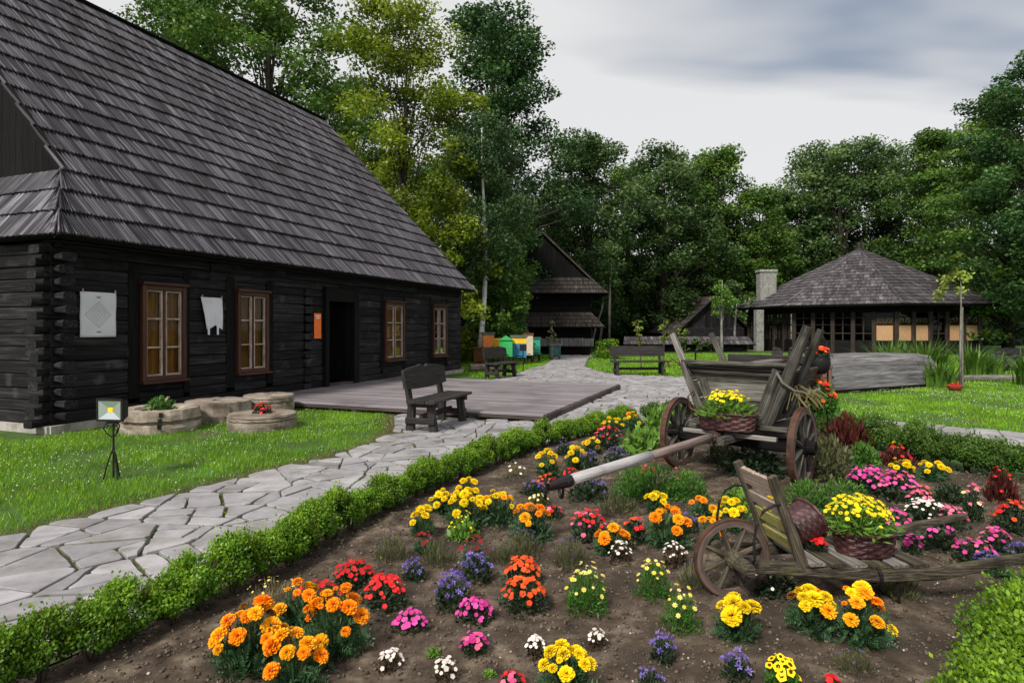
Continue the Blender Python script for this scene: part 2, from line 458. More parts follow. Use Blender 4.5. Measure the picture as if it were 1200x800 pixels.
M['rust'] = surf('rusty_iron', [(0.3, (0.035, 0.02, 0.016)), (0.7, (0.13, 0.06, 0.04))], scale=12, rough=0.75, metal=0.2, bump=0.4, tone=0.15)
M['bench'] = surf('dark_bench_wood', [(0.25, (0.010, 0.008, 0.007)), (0.5, (0.026, 0.022, 0.021)), (0.8, (0.085, 0.08, 0.082))], scale=1.6, grain=(1.4, 34, 34), rough=0.5, bump=0.6, tone=0.2, spec=0.2)
M['cart'] = surf('weathered_cart_wood', [(0.32, (0.016, 0.014, 0.012)), (0.5, (0.060, 0.055, 0.048)), (0.68, (0.19, 0.178, 0.155))], scale=1.8, grain=(1.6, 40, 40), rough=0.75, bump=0.9, tone=0.32, blotch=((0.085, 0.09, 0.055), 4.0, 0.55, 0.75), stain=((0.02, 0.017, 0.015), 5.0, 0.52, 0.68, 0.7))
M['cart_pale'] = surf('silvered_wood', [(0.32, (0.055, 0.05, 0.044)), (0.5, (0.15, 0.14, 0.125)), (0.7, (0.32, 0.305, 0.28))], scale=1.8, grain=(1.6, 36, 36), rough=0.75, bump=0.6, tone=0.15)
M['pole_pale'] = surf('bleached_pole', [(0.25, (0.26, 0.245, 0.25)), (0.5, (0.40, 0.385, 0.39)), (0.8, (0.58, 0.56, 0.57))], scale=1.8, grain=(1.0, 26, 26), rough=0.7, bump=0.7, tone=0.05, stain=((0.12, 0.10, 0.09), 6.0, 0.52, 0.7, 0.6))
M['pole_red'] = surf('reddish_pole', [(0.25, (0.11, 0.075, 0.065)), (0.5, (0.22, 0.165, 0.15)), (0.8, (0.36, 0.31, 0.29))], scale=1.8, grain=(1.0, 26, 26), rough=0.7, bump=0.7, tone=0.05, stain=((0.12, 0.10, 0.09), 6.0, 0.52, 0.7, 0.6))
M['felloe'] = surf('wheel_rim_wood', [(0.25, (0.055, 0.036, 0.030)), (0.5, (0.115, 0.080, 0.068)), (0.8, (0.22, 0.165, 0.145))], scale=3, grain=(1.2, 9, 9), rough=0.8, bump=0.6, tone=0.1)
M['barrow'] = surf('mossy_barrow_wood', [(0.32, (0.022, 0.016, 0.011)), (0.5, (0.070, 0.056, 0.040)), (0.7, (0.19, 0.16, 0.12))], scale=2.2, grain=(1.6, 40, 40), rough=0.8, bump=0.9, tone=0.25, blotch=((0.11, 0.115, 0.04), 7.0, 0.54, 0.76), stain=((0.02, 0.015, 0.012), 7.0, 0.5, 0.68, 0.6))
M['slat_moss'] = surf('lichen_slat', [(0.25, (0.17, 0.155, 0.04)), (0.5, (0.32, 0.29, 0.09)), (0.8, (0.47, 0.42, 0.20))], scale=3, grain=(1.4, 18, 18), rough=0.85, bump=0.5, tone=0.12)
M['slat_grey'] = surf('pinkish_grey_slat', [(0.25, (0.17, 0.12, 0.09)), (0.5, (0.30, 0.235, 0.19)), (0.8, (0.44, 0.38, 0.32))], scale=3, grain=(1.4, 18, 18), rough=0.85, bump=0.5, tone=0.1)
M['wicker'] = surf('dark_red_wicker', [(0.25, (0.014, 0.005, 0.006)), (0.5, (0.048, 0.015, 0.016)), (0.8, (0.12, 0.045, 0.042))], scale=14, rough=0.5, bump=0.4, tone=0.1, spec=0.5)
M['linen'] = surf('white_linen', [(0.3, (0.56, 0.57, 0.62)), (0.7, (0.70, 0.71, 0.75))], scale=3, rough=0.9, bump=0.2, tone=0.03)
M['orange'] = surf('orange_poster_paper', [(0.3, (0.78, 0.16, 0.025)), (0.7, (0.86, 0.22, 0.04))], scale=3, rough=0.6, bump=0, tone=0)
M['paperwhite'] = plain('poster_print', (0.85, 0.72, 0.62))
M['bark'] = surf('tree_bark', [(0.3, (0.018, 0.014, 0.010)), (0.7, (0.075, 0.062, 0.048))], scale=3, grain=(1, 3, 3), rough=0.9, bump=0.8, tone=0.15)
M['bark_grey'] = surf('grey_bark', [(0.3, (0.10, 0.095, 0.08)), (0.7, (0.28, 0.27, 0.24))], scale=3, grain=(1, 3, 3), rough=0.9, bump=0.5, tone=0.1)
M['birch'] = surf('birch_bark', [(0.36, (0.03, 0.028, 0.026)), (0.44, (0.62, 0.61, 0.59)), (0.8, (0.78, 0.77, 0.76))], scale=2.2, grain=(3.0, 0.8, 0.8), rough=0.7, bump=0.2, tone=0.05)
M['stem'] = surf('green_stem', [(0.3, (0.03, 0.05, 0.012)), (0.7, (0.07, 0.10, 0.03))], scale=9, rough=0.7, bump=0.2, tone=0.1)
M['twig'] = surf('brown_twig', [(0.3, (0.035, 0.026, 0.018)), (0.7, (0.10, 0.08, 0.055))], scale=9, rough=0.9, bump=0.3, tone=0.15)
# foliage
M['oak'] = leafmat('oak_leaves', [(0.0, (0.019, 0.056, 0.016)), (0.6, (0.058, 0.138, 0.034)), (1.0, (0.14, 0.235, 0.065))], nscale=0.35)
M['oak2'] = leafmat('forest_leaves', [(0.0, (0.030, 0.068, 0.019)), (0.6, (0.086, 0.158, 0.042)), (1.0, (0.205, 0.275, 0.085))], nscale=0.3)
M['green'] = leafmat('mid_green_leaves', [(0.0, (0.030, 0.075, 0.012)), (0.6, (0.098, 0.195, 0.027)), (1.0, (0.24, 0.34, 0.056))], nscale=0.4)
M['yellowgreen'] = leafmat('yellow_green_leaves', [(0.0, (0.075, 0.125, 0.008)), (0.5, (0.20, 0.28, 0.014)), (1.0, (0.42, 0.47, 0.035))], nscale=0.5, trans=0.42)
M['lime'] = leafmat('lime_leaves', [(0.0, (0.13, 0.20, 0.02)), (1.0, (0.34, 0.42, 0.06))], nscale=2)
M['birchleaf'] = leafmat('birch_leaves', [(0.0, (0.020, 0.050, 0.015)), (0.6, (0.050, 0.100, 0.030)), (1.0, (0.10, 0.155, 0.05))], nscale=0.6)
M['shade'] = leafmat('shaded_wood_leaves', [(0.0, (0.008, 0.022, 0.010)), (1.0, (0.030, 0.062, 0.028))], nscale=0.2)  # under-canopy shade painted in as very dark leaf colours
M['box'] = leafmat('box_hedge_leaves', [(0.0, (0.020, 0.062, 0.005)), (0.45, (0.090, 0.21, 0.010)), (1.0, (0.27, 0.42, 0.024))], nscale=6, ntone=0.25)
M['box_dark'] = leafmat('shaded_hedge_leaves', [(0.0, (0.018, 0.050, 0.007)), (0.5, (0.055, 0.125, 0.013)), (1.0, (0.13, 0.215, 0.030))], nscale=5, ntone=0.25)  # darker copy of the box leaves, shade put into the colour
M['grass'] = leafmat('grass_blades', [(0.0, (0.07, 0.195, 0.004)), (0.5, (0.165, 0.36, 0.008)), (0.9, (0.28, 0.47, 0.014)), (1.0, (0.38, 0.45, 0.05))], nscale=1.2, ntone=0.28, trans=0.3)
M['drygrass'] = leafmat('dry_grass', [(0.0, (0.10, 0.095, 0.030)), (1.0, (0.27, 0.21, 0.10))], nscale=3)
M['iris'] = leafmat('iris_leaves', [(0.0, (0.045, 0.110, 0.012)), (1.0, (0.14, 0.27, 0.035))], nscale=3, ntone=0.2)
M['mari_leaf'] = leafmat('marigold_leaves', [(0.0, (0.024, 0.070, 0.028)), (0.5, (0.065, 0.145, 0.060)), (1.0, (0.17, 0.27, 0.13))], nscale=9, ntone=0.25)
M['fern_leaf'] = leafmat('ferny_leaves', [(0.0, (0.020, 0.075, 0.009)), (0.6, (0.055, 0.165, 0.017)), (1.0, (0.125, 0.27, 0.034))], nscale=6, ntone=0.25)
M['light_leaf'] = leafmat('light_green_leaves', [(0.0, (0.07, 0.17, 0.018)), (1.0, (0.20, 0.36, 0.06))], nscale=8, ntone=0.2)
M['dark_leaf'] = leafmat('dark_green_leaves', [(0.0, (0.012, 0.030, 0.012)), (1.0, (0.050, 0.085, 0.040))], nscale=9, ntone=0.25)
M['bronze_leaf'] = leafmat('bronze_leaves', [(0.0, (0.030, 0.020, 0.012)), (1.0, (0.12, 0.085, 0.05))], nscale=9, ntone=0.25)
M['olive_leaf'] = leafmat('olive_leaves', [(0.0, (0.045, 0.055, 0.018)), (1.0, (0.16, 0.17, 0.075))], nscale=9, ntone=0.25)
M['maroon'] = leafmat('maroon_leaves', [(0.0, (0.035, 0.008, 0.008)), (1.0, (0.13, 0.030, 0.022))], nscale=9)
M['p_orange'] = petal('orange_petals', (0.84, 0.24, 0.003), (0.98, 0.40, 0.008))
M['p_amber'] = petal('amber_petals', (0.88, 0.38, 0.004), (1.0, 0.55, 0.012))
M['p_yellow'] = petal('yellow_petals', (0.84, 0.58, 0.004), (0.98, 0.78, 0.015))
M['p_red'] = petal('red_petals', (0.46, 0.008, 0.012), (0.78, 0.030, 0.030))
M['p_scarlet'] = petal('orange_red_petals', (0.72, 0.055, 0.008), (0.92, 0.15, 0.025))
M['p_magenta'] = petal('magenta_petals', (0.50, 0.022, 0.21), (0.80, 0.10, 0.42))
M['p_pink'] = petal('pink_petals', (0.62, 0.05, 0.17), (0.86, 0.22, 0.34))
M['p_purple'] = petal('lilac_petals', (0.12, 0.075, 0.34), (0.33, 0.25, 0.64))
M['p_violet'] = petal('violet_petals', (0.10, 0.06, 0.20), (0.22, 0.16, 0.36))
M['p_white'] = petal('white_petals', (0.62, 0.52, 0.46), (0.90, 0.86, 0.80))
M['p_cream'] = petal('pale_yellow_petals', (0.80, 0.66, 0.10), (0.92, 0.86, 0.42))
M['p_dark'] = petal('dark_red_petals', (0.10, 0.006, 0.010), (0.25, 0.020, 0.025))
M['p_brown'] = petal('dark_brown_petal_centres', (0.05, 0.012, 0.004), (0.12, 0.03, 0.008))
M['clover'] = petal('clover_heads', (0.55, 0.58, 0.48), (0.88, 0.90, 0.82))
# paints
for k, c in {'hive_green': (0.045, 0.42, 0.12), 'hive_teal': (0.03, 0.30, 0.20), 'hive_blue': (0.03, 0.17, 0.30), 'hive_yellow': (0.72, 0.46, 0.03), 'hive_orange': (0.55, 0.17, 0.04), 'hive_brown': (0.13, 0.05, 0.02), 'hive_cream': (0.62, 0.53, 0.38), 'hive_dark': (0.03, 0.10, 0.10), 'hive_roof': (0.10, 0.10, 0.11), 'plywood': (0.42, 0.25, 0.13), 'red_pot': (0.32, 0.05, 0.03), 'post_red': (0.16, 0.085, 0.065)}.items():
    M[k] = plain(k, c)
M['chimney'] = surf('pale_chimney_stone', [(0.3, (0.15, 0.15, 0.14)), (0.7, (0.36, 0.36, 0.335))], scale=5, rough=0.9, bump=0.5, tone=0.2)
M['hull'] = surf('silver_hull_planks', [(0.30, (0.05, 0.047, 0.049)), (0.5, (0.135, 0.13, 0.133)), (0.72, (0.26, 0.255, 0.26))], scale=1.6, grain=(0.8, 10, 10), rough=0.8, bump=0.6, tone=0.16)
def glassmat(name, tint=(0.9, 0.95, 0.95), ior=1.16):
    m = bpy.data.materials.new(name); m.use_nodes = True
    nt = m.node_tree; nt.nodes.clear()
    out = nn(nt, 'ShaderNodeOutputMaterial'); tr = nn(nt, 'ShaderNodeBsdfTransparent'); gl = nn(nt, 'ShaderNodeBsdfGlossy'); mx = nn(nt, 'ShaderNodeMixShader'); fr = nn(nt, 'ShaderNodeFresnel')
    fr.inputs['IOR'].default_value = ior
    tr.inputs['Color'].default_value = c4(tint); gl.inputs['Roughness'].default_value = 0.03
    nt.links.new(fr.outputs[0], mx.inputs[0]); nt.links.new(tr.outputs[0], mx.inputs[1]); nt.links.new(gl.outputs[0], mx.inputs[2])
    nt.links.new(mx.outputs[0], out.inputs['Surface'])
    return m
M['glass'] = glassmat('window_glass')
M['glass_far'] = glassmat('pavilion_glass', (0.75, 0.8, 0.8), 1.22)
M['post_brown'] = surf('dark_brown_post', [(0.3, (0.012, 0.008, 0.006)), (0.7, (0.045, 0.03, 0.024))], scale=1.5, grain=(1, 8, 8), rough=0.6, bump=0.4, tone=0.2)
M['p_faded'] = petal('faded_brown_petals', (0.22, 0.09, 0.02), (0.42, 0.20, 0.04))
# ------------------------------------------------------------------ layout of the ground (metres: x right, y away)
HX, HY, HTH = -7.123, 9.5, 0.374
HU = np.array((math.sin(HTH), math.cos(HTH))); HV = np.array((HU[1], -HU[0]))
def HW(s, off):
    return tuple(np.array((HX, HY)) + HU * s + HV * off)
HRZ = math.atan2(HU[1], HU[0])
HEDGE_BED = smooth_line([(-3.0, 1.2), (-2.35, 2.2), (-1.95, 2.87), (-1.67, 3.44), (-1.4, 4.04), (-1.07, 5.12), (-0.37, 6.58), (0.57, 8.23), (2.08, 10.0)], 8)
def offset_line(line, d):
    P = np.array(line); T = np.gradient(P, axis=0); T /= np.linalg.norm(T, axis=1)[:, None]
    return P + np.stack([-T[:, 1], T[:, 0]], 1) * d
RIGHT_HEDGE = [(4.55, 9.5), (4.75, 8.7), (4.9, 7.8), (5.05, 7.0), (5.45, 6.4), (6.3, 5.8), (7.6, 5.0)]
NEAR_HEDGE = [(1.45, 1.8), (1.95, 2.3), (2.5, 2.72), (3.2, 3.2), (4.0, 3.6)]
DECK = [HW(3.69, 0.02), HW(3.69, 6.79), HW(10.05, 6.79), HW(10.05, 0.02)]
PATH_L = smooth_line([(-6.2, 1.0), (-4.8, 3.3), (-3.95, 4.74), (-3.28, 5.9), (-2.78, 6.9), (-2.2, 7.94), (-1.88, 9.37), (-2.0, 10.4), (-2.25, 11.6)], 4)
PATH_FAR = [(-1.0, 14.0), (-1.2, 17.9), (-0.67, 19.2), (0.31, 22.6), (1.56, 28.1), (2.5, 34.9), (2.8, 38.5), (5.5, 38.5), (4.11, 32.9), (3.2, 26.8), (3.2, 23.6), (3.5, 22.0), (4.2, 20.95), (5.7, 20.4), (6.3, 18.5), (6.2, 15.0), (5.9, 12.0), (6.0, 11.0), (6.86, 10.3), (7.87, 9.44), (10, 8.2), (14, 6.0), (14, 4.8), (9.6, 6.9), (6.86, 8.23), (6.1, 9.3), (5.5, 10.1), (4.9, 10.5), (3.5, 10.7), (2.3, 10.3)]
PATH = PATH_L + PATH_FAR + [tuple(p) for p in offset_line(HEDGE_BED, 0.27)[::-1]]
BED = [tuple(p) for p in offset_line(HEDGE_BED, 0.25)] + [(3.4, 10.35), (4.4, 9.9)] + RIGHT_HEDGE + [(7.6, 0.6), (-3.2, 0.6)]
HOUSE = [HW(0, 0.1), HW(14.3, 0.1), HW(14.3, -12.5), HW(0, -12.5)]

# ------------------------------------------------------------------ ground
g = MB(); Sz = 600
g.add([(-Sz, -Sz, -0.02), (Sz, -Sz, -0.02), (Sz, Sz, -0.02), (-Sz, Sz, -0.02)], [(0, 1, 2, 3)])
tag(g.build('ground', M['ground']), kind='structure')

def soil_z(x, y):
    x = np.asarray(x, float); y = np.asarray(y, float)
    d = np.minimum(1, edge_dist(x, y, BED) / 0.35)
    m = 0.07 * np.exp(-(((x - 2.5) / 1.6) ** 2 + ((y - 6.7) / 1.5) ** 2))
    n1 = fnoise(x, y, 1.6, 3, 5); n2 = fnoise(x, y, 8.0, 3, 17); n3 = fnoise(x, y, 26.0, 2, 29)
    return -0.012 + d * (0.012 + 0.05 * n1) + m + 0.045 * (n2 - 0.35) * (0.3 + d * 0.7) + 0.020 * (n3 - 0.5)
st = 0.03
gx = np.arange(-3.0, 7.6, st); gy = np.arange(0.9, 10.6, st)
X, Y = np.meshgrid(gx, gy); nx, ny = len(gx), len(gy)
Zs = soil_z(X.ravel(), Y.ravel())
ii = np.arange(nx * ny).reshape(ny, nx)
Fq = np.stack([ii[:-1, :-1].ravel(), ii[:-1, 1:].ravel(), ii[1:, 1:].ravel(), ii[1:, :-1].ravel()], 1)
cxm = X.ravel()[Fq].mean(1); cym = Y.ravel()[Fq].mean(1)
vis = (np.abs(cxm) < cym * 1.3 + 1.2)
Fq = Fq[in_poly(cxm, cym, BED) & vis]
used = np.unique(Fq); remap = -np.ones(nx * ny, int); remap[used] = np.arange(len(used))
Vs = np.stack([X.ravel(), Y.ravel(), Zs], 1)[used]
bed = link('flower_bed', mesh_np('flower_bed', Vs, remap[Fq], M['soil'], smooth=True))
tag(bed, kind='structure')

def scatter(poly, n, seed, ymin=None):
    r = rs(seed); P = np.array(poly); lo, hi = P.min(0), P.max(0)
    x = r.uniform(lo[0], hi[0], n); y = r.uniform(lo[1], hi[1], n)
    k = in_poly(x, y, poly)
    return x[k], y[k], r
# loose clods and pebbles on the soil
def lumps(n, smin, smax, mat, name, label, seed, cat):
    x, y, r = scatter(BED, n, seed)
    k = (np.abs(x) < y * 0.9) & (y > 1.9); x, y = x[k], y[k]
    keep = r.uniform(0, 1, len(x)) < np.clip(3.2 / y, 0.1, 1); x, y = x[keep], y[keep]
    m = len(x)
    base = np.array([(1, 0, 0), (-1, 0, 0), (0, 1, 0), (0, -1, 0), (0, 0, 1), (0, 0, -1)], float)
    tri = np.array([(0, 2, 4), (2, 1, 4), (1, 3, 4), (3, 0, 4), (2, 0, 5), (1, 2, 5), (3, 1, 5), (0, 3, 5)])
    s = smin + (smax - smin) * r.uniform(0, 1, m) ** 4
    V = base[None] * s[:, None, None] * r.uniform(0.6, 1.35, (m, 6, 1))
    V[:, :, 2] *= 0.7
    a = r.uniform(0, 6.28, m); ca, sa = np.cos(a)[:, None], np.sin(a)[:, None]
    vx = V[:, :, 0] * ca - V[:, :, 1] * sa; vy = V[:, :, 0] * sa + V[:, :, 1] * ca
    V = np.stack([vx + x[:, None], vy + y[:, None], V[:, :, 2] + (soil_z(x, y) + s * 0.25)[:, None]], 2).reshape(-1, 3)
    F = (tri[None] + (np.arange(m) * 6)[:, None, None]).reshape(-1, 3)
    o = link(name, mesh_np(name, V, F, mat, rnd=np.repeat(r.uniform(0, 1, m), 6)))
    return tag(o, label, cat, kind='stuff')
lumps(170000, 0.003, 0.016, M['clod'], 'soil_clods', 'loose crumbs of brown soil strewn over the flower bed', 3, 'soil')
lumps(9000, 0.003, 0.011, M['pebble'], 'pebbles', 'small pale pebbles scattered on the flower bed soil', 4, 'pebbles')

# ------------------------------------------------------------------ crazy paving
def clip_half(poly, p, n):
    """keep side where (q-p).n <= 0"""
    out = []; m = len(poly)
    for i in range(m):
        a, b = poly[i], poly[(i + 1) % m]
        da = (a[0] - p[0]) * n[0] + (a[1] - p[1]) * n[1]; db = (b[0] - p[0]) * n[0] + (b[1] - p[1]) * n[1]
        if da <= 0: out.append(a)
        if (da < 0) != (db < 0) and abs(da - db) > 1e-12:
            t = da / (da - db); out.append((a[0] + (b[0] - a[0]) * t, a[1] + (b[1] - a[1]) * t))
    return out
def parea(p):
    return 0.5 * sum(p[i][0] * p[(i + 1) % len(p)][1] - p[(i + 1) % len(p)][0] * p[i][1] for i in range(len(p)))
def shrink(poly, d):
    if len(poly) < 3: return []
    c = np.mean(poly, axis=0); q = list(poly); m = len(poly)
    for i in range(m):
        a, b = poly[i], poly[(i + 1) % m]
        e = (b[0] - a[0], b[1] - a[1]); L_ = math.hypot(*e)
        if L_ < 1e-6: continue
        n = (e[1] / L_, -e[0] / L_)
        q = clip_half(q, (a[0] - n[0] * d, a[1] - n[1] * d), n)
        if len(q) < 3: return []
    return q
pr = random.Random(5)
seeds = []
pp = np.array(PATH)
sp = 0.80
yy = 1.4
while yy < 36:
    xx = -6.5
    while xx < 14:
        seeds.append((xx + pr.uniform(-.4, .4), yy + pr.uniform(-.4, .4)))
        xx += sp
    yy += sp
seeds = np.array(seeds)
near_ok = in_poly(seeds[:, 0], seeds[:, 1], PATH) | (edge_dist(seeds[:, 0], seeds[:, 1], PATH) < 1.3)
seeds = seeds[near_ok]
stones = []
PE = [(np.array(PATH[i]), np.array(PATH[(i + 1) % len(PATH)])) for i in range(len(PATH))]
for i, s in enumerate(seeds):
    poly = [(s[0] - 1.2, s[1] - 1.2), (s[0] + 1.2, s[1] - 1.2), (s[0] + 1.2, s[1] + 1.2), (s[0] - 1.2, s[1] + 1.2)]
    d = np.hypot(*(seeds - s).T); nb = np.argsort(d)[1:19]
    for j in nb:
        q = seeds[j]; n = q - s
        poly = clip_half(poly, (s + q) / 2, n)
        if len(poly) < 3: break
    if len(poly) < 3: continue
    pieces = [poly]
    for _ in range(4):
        new = []
        for pc in pieces:
            A = abs(parea(pc))
            if A > 0.065 + pr.random() * 0.14:
                P = np.array(pc); c = P.mean(0) + np.array((pr.uniform(-.1, .1), pr.uniform(-.1, .1)))
                w, v = np.linalg.eigh(np.cov((P - P.mean(0)).T))
                n = v[:, 1]; a = pr.gauss(0, 0.35); n = np.array((n[0] * math.cos(a) - n[1] * math.sin(a), n[0] * math.sin(a) + n[1] * math.cos(a)))
                new += [clip_half(pc, c, n), clip_half(pc, c, -n)]
            else: new.append(pc)
        pieces = [p for p in new if len(p) >= 3]
    for pc in pieces:
        c = np.mean(pc, axis=0)
        if not in_poly(np.array([c[0]]), np.array([c[1]]), PATH)[0]: continue
        if in_poly(np.array([c[0]]), np.array([c[1]]), DECK)[0]: continue
        ed = edge_dist(np.array([c[0]]), np.array([c[1]]), PATH)[0]
        if ed < 0.6:
            for a, b in PE:
                e_ = b - a; Ln = np.linalg.norm(e_); t = np.dot(c - a, e_) / Ln ** 2
                if -0.15 < t < 1.15:
                    n = np.array((e_[1], -e_[0])) / Ln; dd = np.dot(c - a, n)
                    if abs(dd) < 0.6:
                        sgn = 1.0 if dd < 0 else -1.0
                        pc = clip_half(pc, a, n * sgn)
                        if len(pc) < 3: break
        if len(pc) < 3: continue
        gap = pr.uniform(0.007, 0.017)
        pc = shrink(pc, gap)
        if len(pc) >= 3 and abs(parea(pc)) > 0.012:
            # knock the sharpest corners off
            P = []
            for k in range(len(pc)):
                a, b, c_ = np.array(pc[k - 1]), np.array(pc[k]), np.array(pc[(k + 1) % len(pc)])
                la, lb = np.linalg.norm(a - b), np.linalg.norm(c_ - b)
                if la > 0.09 and lb > 0.09:
                    f = pr.uniform(0.010, 0.035)
                    P += [tuple(b + (a - b) / la * f), tuple(b + (c_ - b) / lb * f)]
                else: P.append(tuple(b))
            Q = []
            for k in range(len(P)):
                a, b = np.array(P[k]), np.array(P[(k + 1) % len(P)]); e_ = b - a; l_ = np.linalg.norm(e_); Q.append(tuple(a))
                if l_ > .14:
                    n_ = np.array((-e_[1], e_[0])) / l_
                    for f in ((.5,) if l_ < .28 else (.33, .67)): Q.append(tuple(a + e_ * (f + pr.uniform(-.1, .1)) + n_ * pr.uniform(-.010, .010)))
            P = Q
            if parea(P) < 0: P = P[::-1]
            stones.append(P)
g = MB(); g.add([(p[0], p[1], -0.008) for p in PATH], [tuple(range(len(PATH)))])
path = tag(g.build('path', M['joint']), kind='structure')
def score(P):
    c = np.mean(P, axis=0)
    px = 600 + FPX * c[0] / c[1]; py = HOR + FPX * EYE / c[1]
    return -(abs(parea(P)) / c[1] ** 3) * (1 if (-60 < px < 1260 and py < 850) else 0)
stones.sort(key=score)
rest = MB()
for k, P in enumerate(stones):
    t = (pr.gauss(0, .007), pr.gauss(0, .007)); h = 0.014 + pr.uniform(-.006, .008)
    if k < 300:
        m = MB(); m.prism(P, -0.02, h, 0.005, tilt=t); m.build('flagstone', M['stone'], path)
    else:
        rest.prism(P, -0.02, h, 0.005, tilt=t)
rest.build('flagstone_field', M['stone'], path, kind='stuff')

# ------------------------------------------------------------------ grass
def blades(name, label, polys, seed, mat=None, cat='grass'):
    Vl, Rl = [], []
    for (poly, n, h, w, edge) in polys:
        x, y, r = scatter(poly, n, seed); seed += 1
        bad = in_poly(x, y, PATH) | in_poly(x, y, HOUSE) | in_poly(x, y, DECK) | in_poly(x, y, BED)
        x, y = x[~bad], y[~bad]
        px = 600 + FPX * x / y
        k = (px > -200) & (px < 1450); x, y = x[k], y[k]
        if edge > 0:
            ed = edge_dist(x, y, PATH); k = r.uniform(0, 1, len(x)) < np.clip((ed - 0.01) / edge, 0.05, 1); x, y = x[k], y[k]
        pt = fnoise(x, y, 1.3, 3, 7); k = r.uniform(0, 1, len(x)) < np.clip((pt - .18) * 2.6, .12, 1); x, y = x[k], y[k]; pt = pt[k]
        m = len(x); a = r.uniform(0, 6.28, m); hh = h * r.uniform(0.5, 1.25, m) * (0.75 + 0.5 * pt); ww = w * r.uniform(0.6, 1.3, m)
        ln = r.uniform(0, 6.28, m); lm = hh * r.uniform(0.1, 0.9, m)
        dx, dy = np.cos(a) * ww / 2, np.sin(a) * ww / 2
        V = np.zeros((m, 3, 3)); z0 = -0.022
        V[:, 0] = np.stack([x - dx, y - dy, np.full(m, z0)], 1); V[:, 1] = np.stack([x + dx, y + dy, np.full(m, z0)], 1)
        V[:, 2] = np.stack([x + np.cos(ln) * lm, y + np.sin(ln) * lm, z0 + hh], 1)
        Vl.append(V.reshape(-1, 3)); Rl.append(np.repeat(np.clip(r.normal(0.45, 0.24, m) + (pt - .5) * .5, 0, 1), 3))
    V = np.concatenate(Vl); F = np.arange(len(V)).reshape(-1, 3)
    o = link(name, mesh_np(name, V, F, mat or M['grass'], rnd=np.concatenate(Rl)))
    return tag(o, label, cat, kind='stuff')
LAWN_L = [(-12, 1.0), (-6.3, 1.0)] + [(p[0] - 0.02, p[1]) for p in PATH_L] + [HW(3.6, 6.0), HW(3.66, 0.3), HW(-0.6, 0.3), HW(-0.5, -6)]
LAWN_L = [p for p in LAWN_L]
LAWN_R = [(6.0, 11.0), (6.9, 10.35), (7.9, 9.5), (10, 8.25), (14, 6.1), (24, 7), (24, 17.5), (6.3, 18.5), (6.2, 15), (5.9, 12)]
LAWN_F = [(6.3, 18.0), (24, 17.5), (34, 30), (30, 37), (14, 40), (6.0, 39.5), (4.2, 32.9), (3.2, 26.8), (3.2, 23.6), (4.2, 20.95), (5.7, 20.4)]
LAWN_B = [(-2.2, 22.0), (-0.67, 19.2), (0.31, 22.6), (1.56, 28.1), (2.5, 34.9), (2.6, 38), (-8, 38), (-8, 26)]
blades('grass_left', 'bright green clover lawn between the log house and the flagstone path', [(LAWN_L, 300000, 0.055, 0.008, 0.3)], 21)
blades('grass_right', 'green lawn with clover on the right beyond the flower bed', [(LAWN_R, 210000, 0.05, 0.013, 0.06)], 31)
blades('grass_far', 'green lawns around the far bench and the beehives', [(LAWN_F, 130000, 0.07, 0.028, 0.06), (LAWN_B, 60000, 0.07, 0.028, 0.06)], 41)
# worn dry grass along the path edge
def dry_edge():
    L_ = np.array(PATH_L); r = rs(9); V, R_ = [], []
    for i in range(len(L_) - 1):
        for _ in range(260):
            t = r.rand(); p = L_[i] * (1 - t) + L_[i + 1] * t; d = L_[i + 1] - L_[i]; n = np.array((-d[1], d[0])) / np.linalg.norm(d)
            q = p + n * (abs(r.normal(0, .13)) - .02); a = r.rand() * 6.28; h = .012 + .03 * r.rand(); w = .006
            c, s = math.cos(a) * w / 2, math.sin(a) * w / 2; l = r.rand() * 6.28
            V += [(q[0] - c, q[1] - s, -.02), (q[0] + c, q[1] + s, -.02), (q[0] + math.cos(l) * h * 1.2, q[1] + math.sin(l) * h * 1.2, -.02 + h)]; R_ += [r.rand()] * 3
    o = link('dry_grass', mesh_np('dry_grass', np.array(V), np.arange(len(V)).reshape(-1, 3), M['drygrass'], rnd=R_))
    tag(o, 'worn dry grass strip along the edge of the flagstones', 'grass', kind='stuff')
dry_edge()
# moss and weeds in the joints
def joint_weeds():
    r = rs(77); V, R_ = [], []
    for P in stones[:420]:
        for k in range(len(P)):
            if r.rand() > 0.22: continue
            a, b = np.array(P[k]), np.array(P[(k + 1) % len(P)]); d = b - a; ln = np.linalg.norm(d)
            if ln < .1: continue
            n = np.array((d[1], -d[0])) / ln
            for _ in range(int(ln * 45)):
                q = a + d * r.rand() + n * .012; h = .012 + .02 * r.rand(); w = .007; an = r.rand() * 6.28; l = r.rand() * 6.28
                c, s = math.cos(an) * w / 2, math.sin(an) * w / 2
                V += [(q[0] - c, q[1] - s, -.008), (q[0] + c, q[1] + s, -.008), (q[0] + math.cos(l) * h, q[1] + math.sin(l) * h, h)]; R_ += [r.rand() * .8] * 3
    o = link('joint_weeds', mesh_np('joint_weeds', np.array(V), np.arange(len(V)).reshape(-1, 3), M['grass'], rnd=R_))
    tag(o, 'moss and weeds growing in the joints between the flagstones', 'weeds', kind='stuff')
joint_weeds()
